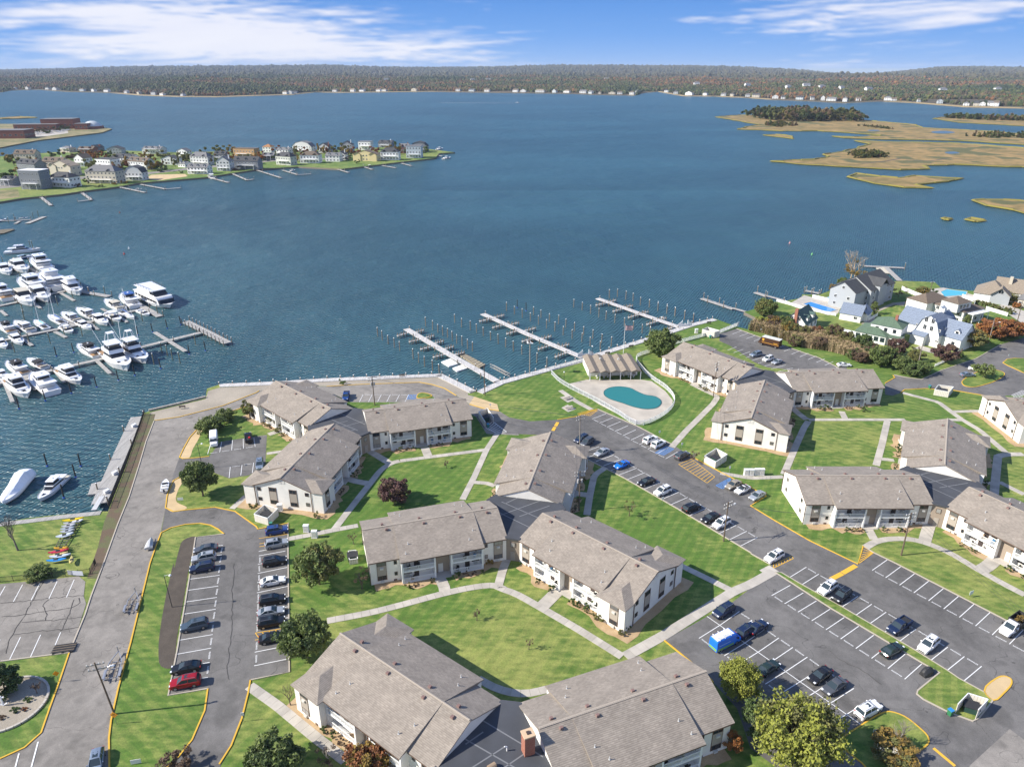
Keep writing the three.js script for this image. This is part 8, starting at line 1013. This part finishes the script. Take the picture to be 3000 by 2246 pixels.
function bin(label,p,body,lid){const o=thing('recycling_bin',label,'bin',undefined,p[0],0.02,p[1],0.4);new B().taper(0,0.05,0,0.55,1.0,0.6,1.15,1.15).mesh('body',M(body,0.6),o);new B().box(0,1.05,0,0.7,0.1,0.75).mesh('lid',M(lid,0.5),o);for (const s of [-1,1]) new B().rod([s*0.25,0.1,-0.3],[s*0.35,0.1,-0.3],0.1,8).mesh('wheel',tyreM,o);}
bin('green bin with blue lid beside the strip island enclosure',[67.9,-83],[0.03,0.17,0.07],[0.03,0.22,0.5]);bin('green bin with blue lid beside the lane enclosure',[130.8,-208.2],[0.03,0.17,0.07],[0.05,0.2,0.3]);bin('green bin below the left front gable enclosure',[-52.7,-133.4],[0.03,0.2,0.13],[0.05,0.22,0.16]);bin('teal bin at the hatched zone of the left building',[-6.7,-181.4],[0.03,0.17,0.16],[0.03,0.22,0.4]);bin('green bin at the cream enclosure',[73.7,-254.5],[0.03,0.2,0.1],[0.04,0.2,0.4]);
function cabinet(label,p,turn=0){const o=thing('utility_cabinet',label,'cabinet','utility cabinets',p[0],0,p[1],turn);new B().box(0,0.1,0,1.1,1.55,0.7).mesh('box',capM,o);new B().box(0,1.65,0,1.2,0.1,0.8).mesh('lid',capM,o);new B().box(0,0.4,0.36,0.9,1.1,0.03).mesh('door',doorPale,o);new B().box(0,0,0,1.3,0.1,0.9).mesh('plinth',concM,o);}
[[[57.7,-155.4],'leftmost'],[[59,-155.4],'second'],[[60.4,-155.6],'third'],[[61.6,-155.6],'rightmost']].forEach(([p,n])=>cabinet(`${n} of four white cabinets by the right courtyard path`,p));cabinet('upper of two grey cabinets by the left lot path',[-44.5,-131.6]);cabinet('lower of two grey cabinets by the left lot path',[-42.2,-129.5]);cabinet('white cabinet at the foot of the left front gable',[-52.6,-139.8]);cabinet('white cabinet on the lawn near the cream enclosure',[69.8,-260.1]);
const poleM=M([0.13,0.095,0.07],0.95),wireM=M([0.04,0.04,0.045],0.6),poleTop=[];
function pole(label,p,h,turn=0,o={}){const t=thing('utility_pole',label,'pole',undefined,p[0],0,p[1],turn);t.rotation.z=o.lean ?? 0.015;new B().cyl(0,0,0,0.16,h,8,0.11).mesh('post',o.mat ?? poleM,t);for (const y of o.arms ?? [h - 0.5,h - 1.4]){new B().box(0,y,0,2.6,0.13,0.12).mesh('crossarm',o.armMat ?? M([0.3,0.27,0.23],0.9),t);for (const x of [-1.15,-0.5,0.5,1.15]) new B().cyl(x,y + 0.13,0,0.06,0.22,6).mesh('insulator',capM,t);} if (o.trans) for (const s of o.trans===2?[-1,1] : [1]) new B().cyl(s*0.42,h - 2.9,0.1,0.25,0.9,10).mesh('transformer',M([0.42,0.40,0.38],0.6),t);if (o.lamp){new B().rod([0,h - 1.8,0],[1.8,h - 1.2,0],0.05,6).mesh('lamp_arm',rimM,t);new B().taper(2.1,h - 1.3,0,0.7,0.16,0.3,0.7,0.7).mesh('lamp_head',capM,t);} poleTop.push([p[0],h - 0.3,p[1]]);return t;}
pole('tall utility pole with crossarms at the bottom left kerb',[-61.8,-83.2],10.6,0.25,{lean: 0.06,lamp: true});pole('utility pole beside the white SUV on the central street',[44.9,-128.2],9.8,0.6,{lamp: true});pole('utility pole with transformers in front of the right building',[80.2,-123.3],10.4,0.3,{trans: 2});pole('utility pole behind the central building',[15.2,-139.7],10.4,0.2,{trans: 2});pole('pale utility pole at the street by the charcoal SUV',[17.6,-166.7],11,0.5,{mat: greyBarkM});pole('utility pole with drum transformers behind the left building',[-40.9,-196.1],9.4,0.3,{trans: 2});pole('bare brown pole by the boardwalk corner',[-8.3,-203.1],10,0,{arms: []});pole('utility pole with lights at the far right building walk',[61.5,-202],11.5,0.8,{trans: 2});pole('grey utility pole at the lane hedge',[135.4,-224.7],9,0,{arms: [],mat: greyBarkM});pole('street light pole at the lane corner',[173.5,-248.6],9.5,0,{arms: [],lamp: true,mat: greyBarkM});pole('leaning pole between the garden houses',[173.8,-293.2],11,0.4,{arms: [10.4],lean: -0.1});pole('pole at the right edge by the driveway',[198.7,-271.8],9,0,{arms: []});
{const t=thing('nest_platform','bird nest platform on a pole at the boardwalk','pole',undefined,...(p=>[p[0],0,p[1]])([5.8,-219.9]));new B().cyl(0,0,0,0.16,11,8).mesh('post',greyBarkM,t);new B().box(0,11,0,2,0.2,2).mesh('platform',capM,t);addMesh('nest',leafCrown(9,1,0.7,260,0.3),leafCols.brown,t).position.y=11.1;}
[[1,2],[1,4],[3,4],[4,5],[1,7],[5,6]].forEach(([a,b],k)=>{const A=poleTop[a],Bq=poleTop[b],o=thing('power_line',`thin sagging overhead wires, ${['along the central street', 'along the upper street', 'behind the central building', 'over the left building', 'toward the far right building', 'toward the boardwalk'][k]}`,'wire');for (const s of [-0.9,0,0.9]){const w=new B();let p=null;for (let i=0;i<=10;i++){const t=i / 10,q=[lerp(A[0],Bq[0],t) + s,lerp(A[1],Bq[1],t) - 1.6*4*t*(1 - t),lerp(A[2],Bq[2],t) + s*0.4];if (p) w.rod(p,q,0.02,3);p=q;} w.mesh('wire',wireM,o);}});
{const A=poleTop[2],o=thing('power_line','thin overhead wires crossing the right parking lots','wire');for (const s of [-0.9,0,0.9]){const w=new B();let p=null;for (let i=0;i<=12;i++){const t=i / 12,q=[lerp(A[0],92,t) + s,lerp(A[1],9.5,t) - 1.8*4*t*(1 - t),lerp(A[2],-66,t) + s*0.4];if (p) w.rod(p,q,0.02,3);p=q;} w.mesh('wire',wireM,o);}}
function lampPost(label,p,h,turn,globe){const t=thing('street_lamp',label,'lamp post',undefined,p[0],0,p[1],turn);t.rotation.z=0.02;new B().cyl(0,0,0,0.09,h,8,0.06).mesh('post',M([0.05,0.045,0.04],0.7),t);if (globe){addMesh('globe',new THREE.SphereGeometry(0.24,12,8),capM,t).position.y=h + 0.2;} else {new B().rod([0,h,0],[0.9,h + 0.15,0],0.04,6).mesh('arm',rimM,t);new B().cyl(1.05,h - 0.02,0,0.26,0.2,10,0.14).mesh('lamp_head',capM,t);}}
lampPost('lamp post in the dark mulch bed of the left lot',[-63.3,-107.6],7.2,0.1);lampPost('lamp post at the van court entrance',[-77.7,-158.9],6.8,0.2);lampPost('globe lamp on the picnic lawn',[16.6,-212.6],3.6,0,true);lampPost('globe lamp on the boardwalk by the flagpole',[27.9,-235.9],3.6,0,true);
{const p=[39.2,-238.9],o=thing('flagpole','white flagpole with a striped flag on the boardwalk lawn','flagpole',undefined,p[0],0,p[1]);new B().cyl(0,0,0,0.09,11,8,0.05).mesh('post',capM,o);const fl=new THREE.Group();fl.name='flag';o.add(fl);fl.position.set(0.1,8.6,0);fl.rotation.y=0.2;for (let i=0;i<13;i++){const y=1.7*i / 13,b=new B();for (let k=0;k<6;k++){const x0=k*0.45,x1=x0 + 0.45,z=x=>Math.sin(x*2.4)*0.2;b.quad([x0,y - x0*0.14,z(x0)],[x1,y - x1*0.14,z(x1)],[x1,y + 1.7 / 13 - x1*0.14,z(x1)],[x0,y + 1.7 / 13 - x0*0.14,z(x0)]);} addMesh('stripe',b.geo(),i % 2?capM : M([0.45,0.03,0.05],0.8),fl);} const c=new B();for (const dz of [0.02,-0.02]) c.quad([0,0.78,dz],[1.1,0.62,0.1 + dz],[1.1,1.55,0.1 + dz],[0,1.71,dz]);addMesh('canton',c.geo(),M([0.03,0.05,0.2],0.8),fl);}
function bench(label,p,turn){const o=thing('bench',label,'bench','benches on the boardwalk',p[0],0.2,p[1],turn);new B().box(0,0.42,0,1.8,0.06,0.5).mesh('seat',pileM,o);new B().box(0,0.5,0.24,1.8,0.45,0.05).mesh('backrest',pileM,o);for (const x of [-0.7,0.7]) new B().box(x,0,0,0.08,0.42,0.45).mesh('leg',bootM,o);}
bench('bench on the boardwalk left of the flagpole',[33.4,-237.7],0.25);bench('bench on the boardwalk right of the flagpole',[42.7,-244.6],0.25);bench('white bench on the boardwalk behind the left building',[-35.7,-217.4],0.08);bench('bench at the far end of the boardwalk',[77.2,-271],0.25);bench('bench with flower pots on the gravel strip',[-97.1,-193.6],0.2);
function picnic(label,p,turn){const o=thing('picnic_table',label,'picnic table','picnic tables',p[0],0,p[1],turn),m=M([0.45,0.40,0.34],0.9);new B().box(0,0.72,0,2.4,0.07,0.8).mesh('table_top',m,o);for (const s of [-1,1]){new B().box(0,0.42,s*0.75,2.4,0.06,0.28).mesh('seat',m,o);new B().beam([s*0.9,0,0.7],[s*0.9,0.72,-0.3],0.08,0.08).mesh('leg',m,o);new B().beam([s*0.9,0,-0.7],[s*0.9,0.72,0.3],0.08,0.08).mesh('leg',m,o);}}
picnic('upper picnic table on the lawn left of the pool',[16.6,-200.5],0.5);picnic('lower picnic table on a slab left of the pool',[16.7,-193.6],0.3);pave('table_slab',[[14.6,-201.6],[16.3,-202.7],[18.6,-199.4],[16.7,-197.9]],concM,'concrete slab under the upper picnic table');pave('table_slab',[[14.6,-194.2],[16.6,-196.4],[18.9,-193.4],[16.4,-191.3]],concM,'concrete slab under the lower picnic table');
function sign(label,p,h,w,hh,col,turn,diamond){const o=thing('sign',label,'sign',undefined,p[0],0,p[1],turn);new B().cyl(0,0,0,0.04,h,6).mesh('post',rimM,o);const b=new B();if (diamond){b.push(new THREE.Matrix4().makeRotationZ(Math.PI / 4).setPosition(0,h,0.05));b.box(0,-w / 2,0,w,w,0.04);} else b.box(0,h - hh,0.05,w,hh,0.05);b.mesh('panel',M(col,0.5),o);return o;}
const ss=sign('yellow diamond sign at the bottom left kerb',[-60.5,-81.3],2.0,0.85,0,[0.72,0.30,0.01],0,true);{const g1=flatText('NO',0.2),g2=flatText('OUTLET',0.16);addMesh('lettering',g1,bootM,ss).position.set(0,2.13,0.08);addMesh('lettering',g2,bootM,ss).position.set(0,1.86,0.08);} sign('yellow diamond sign across the left road',[-74.1,-89.6],1.9,0.75,0,[0.72,0.30,0.01],0.3,true);
sign('white sign board on the lawn above the upper right stalls',[87,-110.5],1.4,1.0,0.8,[0.62,0.68,0.66],0.4);sign('white sign board by the sandy verge',[-76.8,-143.7],1.0,1.3,0.7,[0.7,0.74,0.68],0.1);sign('red and white round sign by the road bend',[-87,-182.1],1.6,0.6,0.6,[0.6,0.12,0.12],0);sign('white sign at the bottom kerb near the exit drive',[-54.2,-74.4],0.9,1.4,0.8,[0.72,0.70,0.66],0.2);sign('white sign by the sandy triangle',[-6.4,-194.2],1.4,0.5,0.6,[0.7,0.7,0.7],0);sign('white banner on the black fence of the cracked lot',[-86.1,-116.6],1.3,3.2,1.0,[0.66,0.68,0.72],-0.1);[[[40.1,-175.8],'above the pool row accessible bay'],[[44.7,-168.8],'right of the pool row accessible bay'],[[53.9,-156.6],'beside the street waste enclosure'],[[34.6,-142.5],'on the lawn side of the central street'],[[94.2,-260.1],'in the reeds, left one'],[[98.9,-253.7],'in the reeds, middle one'],[[104.5,-246.3],'in the reeds, right one'],[[170.9,-233.1],'at the lane junction, octagonal'],[[-41.2,-81.8],'at the exit drive kerb']].forEach(([p,n])=>sign('small white sign ' + n,p,1.9,0.45,0.6,[0.75,0.75,0.75],0.2));
const kay=[];for (let i=0;i<=10;i++){const t=i / 10,x=-2 + 4*t,w=0.36*Math.pow(Math.sin(Math.PI*Math.min(0.985,Math.max(0.015,t))),0.6),s=0.12*Math.pow(Math.abs(t - 0.5)*2,2);kay.push([[x,0.02 + s,0],[x,0.16 + s,-w],[x,0.32 + s,-w*0.6],[x,0.36 + s,0],[x,0.32 + s,w*0.6],[x,0.16 + s,w]].concat([[x,0.02 + s,0]]));} const kayGeo=loft(kay).geo(),cockGeo=new B().taper(-0.1,0.33,0,1.0,0.06,0.42,0.8,0.7).geo();
[[[-98.9,-134.6],[-94.9,-135.9],[0.75,0.55,0.01],'long yellow kayak at the top of the rack'],[[-96.5,-134.3],[-94.6,-135.1],[0.7,0.7,0.7],'white kayak beside the top yellow kayak'],[[-98.1,-133.6],[-95.4,-134.2],[0.42,0.42,0.43],'first grey kayak on the rack'],[[-97.8,-132.4],[-95.3,-133.3],[0.5,0.5,0.52],'second grey kayak on the rack'],[[-97.5,-131.4],[-94.9,-132.2],[0.38,0.42,0.48],'third grey-blue kayak on the rack'],[[-97,-130.4],[-94.5,-131.3],[0.45,0.47,0.5],'fourth grey kayak on the rack'],[[-96.9,-128.6],[-94,-130.2],[0.55,0.6,0.66],'large pale blue covered dinghy on the rack'],[[-95,-124.7],[-92.2,-125],[0.7,0.38,0.02],'orange kayak below the empty rack'],[[-95.3,-123.1],[-91.8,-124.4],[0.6,0.04,0.08],'red kayak below the empty rack'],[[-94.7,-121.9],[-91.3,-123.3],[0.62,0.47,0.2],'tan kayak below the red kayak'],[[-94.2,-121.7],[-90.4,-122.7],[0.55,0.62,0.7],'pale blue kayak near the hedge'],[[-94.1,-120.5],[-90.5,-121.2],[0.02,0.25,0.65],'bright blue kayak near the hedge'],[[-88.7,-119.6],[-89.8,-122],[0.5,0.42,0.15],'olive tan kayak standing by the fence']].forEach(([a,b,c,l])=>{const L=Math.hypot(b[0] - a[0],b[1] - a[1]),o=thing('kayak',l,'kayak','kayaks on the lawn rack',(a[0] + b[0]) / 2,0.45,(a[1] + b[1]) / 2,-Math.atan2(b[1] - a[1],b[0] - a[0]));addMesh('hull',kayGeo,M(c,0.35),o);addMesh('cockpit',cockGeo,plasticM,o);o.scale.set(L / 4,1.2,l.includes('dinghy')?1.9 : 1.25);});
{const o=thing('kayak_rack','weathered timber kayak rack, partly empty, on the left lawn','rack'),A=[-95.4,-135.1],Bq=[-92.8,-122.1],A2=[-97.6,-134.2],B2=[-94.3,-121.7];for (const [p,q] of [[A,Bq],[A2,B2]]){new B().beam([p[0],0.32,p[1]],[q[0],0.32,q[1]],0.1,0.12).mesh('rail',timberM,o);} for (let i=0;i<=14;i++){const p=L2(A,Bq,i / 14),q=L2(A2,B2,i / 14);new B().beam([p[0],0.36,p[1]],[q[0],0.36,q[1]],0.07,0.07).mesh('slat',deckM,o);if (i % 3===0) for (const z of [p,q]) new B().box(z[0],0,z[1],0.1,0.34,0.1).mesh('leg',timberM,o);}}
{const c=[-79.5,-85],ring=[];for (let i=0;i<36;i++) ring.push([c[0] + 5.6*Math.cos(i / 36*6.283),c[1] + 5.6*Math.sin(i / 36*6.283)]);const o=thing('round_bed','round gravel bed with a stone rim at the bottom left edge','flower bed');new B().prism(ring,0,0.08).mesh('gravel',gravelM,o);for (let i=0;i<36;i++){const a=ring[i],b=ring[(i + 1) % 36];new B().beam([a[0],0,a[1]],[L2(a,b,0.94)[0],0,L2(a,b,0.94)[1]],0.35,0.3).mesh('rim_stone',walkM[i % 3],o);} for (const [dx,dz,cl,s] of [[1.8,1.2,'dark',1.0],[2.6,-0.8,'green',0.9],[0.6,2.6,'brown',0.8],[3.2,1.0,'rust',0.7]]){const t=thing('shrub',`${cl === 'dark' ? 'dark' : cl === 'green' ? 'green' : cl === 'brown' ? 'brown' : 'rusty'} shrub in the round gravel bed`,'shrub',undefined,c[0] + dx,0.05,c[1] + dz);addMesh('foliage',crownOf('ball',1),leafCols[cl],t).scale.set(s,s*0.6,s);} const an=thing('anchor','white anchor ornament in the round gravel bed','ornament',undefined,c[0] - 0.6,0.1,c[1] + 0.2);new B().box(0,0,0,0.2,1.9,0.2).mesh('shank',capM,an);new B().box(0,1.6,0,1.1,0.16,0.16).mesh('stock',capM,an);new B().rod([-0.8,0.5,0],[0,0,0],0.12).rod([0.8,0.5,0],[0,0,0],0.12).mesh('arms',capM,an);}
for (const [p,l] of [[[25.6,-235.9],'middle'],[[67.2,-268],'farthest']]){const o=thing('pier_gate',`white gate screen at the shore end of the ${l} pier`,'gate',undefined,p[0],0.1,p[1],0.28);new B().box(0,0,0,6,1.0,0.12).mesh('screen',trimWhite,o);for (const s of [-1,1]) new B().hexa([[s*1.2,1,0.06],[s*3,1,0.06],[s*3,1,-0.06],[s*1.2,1,-0.06],[s*1.2,2.2,0.06],[s*3,1.05,0.06],[s*3,1.05,-0.06],[s*1.2,2.2,-0.06]]).mesh('wing_screen',trimWhite,o);for (const x of [-1.2,1.2]) new B().box(x,0,0,0.2,2.5,0.2).mesh('gate_post',trimWhite,o);}
[[[-215.9,-406],'white',[0.75,0.75,0.75]],[[-212.1,-392.7],'red',[0.5,0.06,0.05]],[[-276.2,-517],'rust-coloured',[0.3,0.1,0.07]],[[161.5,-420],'pink',[0.6,0.3,0.3]],[[163.8,-392],'green',[0.2,0.5,0.2]]].forEach(([p,n,c])=>{const o=thing('buoy',`small ${n} buoy floating in open water`,'buoy',undefined,p[0],WATER_Y,p[1]);new B().cyl(0,-0.2,0,0.5,0.7,10).mesh('float',M(c,0.5),o);new B().cyl(0,0.5,0,0.2,0.9,8,0.1).mesh('top_mark',M(c,0.5),o);});
[[[-105.9,-182],'upper'],[[-98.2,-156],'middle'],[[-95.9,-147.5],'lower']].forEach(([p,n])=>{const o=thing('dock_box',`${n} white dock box on the timber walk`,'box','dock boxes on the timber walk',p[0],0,p[1],1.2);new B().box(0,0,0,1.3,0.6,0.6).mesh('box',capM,o);new B().slab([-0.7,0.62,0.35],[0.7,0.62,0.35],[0.7,0.75,-0.35],[-0.7,0.75,-0.35],0.05).mesh('lid',capM,o);});
{const o=thing('pallet_stack','low stack of scrap timber at the kerb of the cracked lot','timber',undefined,...(p=>[p[0],0.03,p[1]])([-77.3,-96.9]),0.2);for (let i=0;i<7;i++) new B().box(0,0.25,-0.9 + i*0.3,3.6,0.08,0.2).mesh('plank',i % 2?timberM : plasticM,o);for (const x of [-1.5,0,1.5]) new B().box(x,0,0,0.2,0.25,2.2).mesh('bearer',plasticM,o);}
[[[-86.8,-95.7],[-88.2,-99.2],[-89.1,-103.6],[-89.6,-106.2],[-90.1,-108.2],[-91.2,-113.1],[-91.6,-115.3]],[[-93.5,-104.9],[-89.9,-105.5],[-85.6,-106.7],[-82.2,-107.2],[-81.2,-108.5],[-81.9,-110.2]],[[-96,-108.7],[-91.7,-109.2],[-85,-110.4],[-81.5,-110.9]],[[-88.3,-100.2],[-84.9,-101.1],[-80.1,-101.8],[-77.8,-102.5]],[[-80.4,-101.1],[-80.9,-103.6],[-81.8,-107.2],[-82.6,-109.5]],[[-88.7,-103.6],[-83.4,-104],[-78.1,-105]],[[-84.7,-104.2],[-85.8,-106.2],[-87.6,-108.2],[-87.5,-109.9]]].forEach((p,i)=>{const r=mulberry(i + 3),c=resample(smooth(p,3),0.8).map(q=>[q[0] + (r() - 0.5)*0.35,q[1] + (r() - 0.5)*0.35]),b=new B();for (let k=0;k<c.length - 1;k++) b.p.push(...lineQuad(c[k],c[k + 1],0.1 + 0.08*r(),0.056).p);struct('pavement_crack',b.geo(),M([0.045,0.042,0.04],0.95),`dark open crack in the old left lot, ${ord(i)} of seven`);});
[[[-56.4,-120.7],[-52.8,-109.5],[-50,-101.1],[-48.1,-94.1],[-46.5,-90]],[[54.4,-96.8],[56.2,-94],[58.3,-92],[60,-89.1]],[[64.5,-109.8],[67.9,-108.1],[70.5,-104.5],[73.2,-101]]].forEach((p,i)=>{const r=mulberry(i + 30),c=resample(smooth(p,3),0.8).map(q=>[q[0] + (r() - 0.5)*0.4,q[1] + (r() - 0.5)*0.4]),b=new B();for (let k=0;k<c.length - 1;k++) b.p.push(...lineQuad(c[k],c[k + 1],0.06 + 0.05*r(),0.06).p);struct('pavement_crack',b.geo(),M([0.06,0.056,0.052],0.95),['fine crack along the aisle of the left lot','fine crack along the aisle of the double row','fine crack along the central street'][i]);});
{const names={'-44.6': 'left','2.2': 'central','-1.5': 'bottom','76.5': 'far right','97.1': 'right','168.8': 'right-edge'},r=mulberry(515),protos=[],cols=[[[0.03,0.028,0.026],'dark wicker chair'],[[0.55,0.54,0.5],'white plastic chair'],[[0.05,0.16,0.3],'blue folding chair'],[[0.3,0.2,0.12],'brown wooden chair']];
for (const [O,th,c,y,s,L] of balSpots){const nz=s*Math.cos(th);if (nz<0.05) continue;for (const k of [-1,0,1]){if (r()<0.4) continue;const q=Math.floor(r()*r()*4),rr=c + k*L*0.28 + (r() - 0.5),t=s*(7.75 + 0.25*r()),x=O[0] + rr*Math.cos(th) + t*Math.sin(th),z=O[1] - rr*Math.sin(th) + t*Math.cos(th);if (z>-60) continue;const lb=`${cols[q][1]} on the balconies of the ${names[String(O[0])]} apartment building`,g='balcony chairs of the ' + names[String(O[0])] + ' building';if (protos[q]) copyOf(protos[q],lb,x,y + 0.02,z,r()*6.28,g);else {const o=protos[q]=thing('balcony_chair',lb,'chair',g,x,y + 0.02,z),m=M(cols[q][0],0.8);new B().box(0,0.38,0,0.6,0.1,0.6).mesh('seat',m,o);new B().box(0,0.48,-0.27,0.6,0.55,0.08).mesh('backrest',m,o);new B().box(0,0,0,0.5,0.38,0.5).mesh('base',m,o);}}}}

renderer.render(scene,camera);
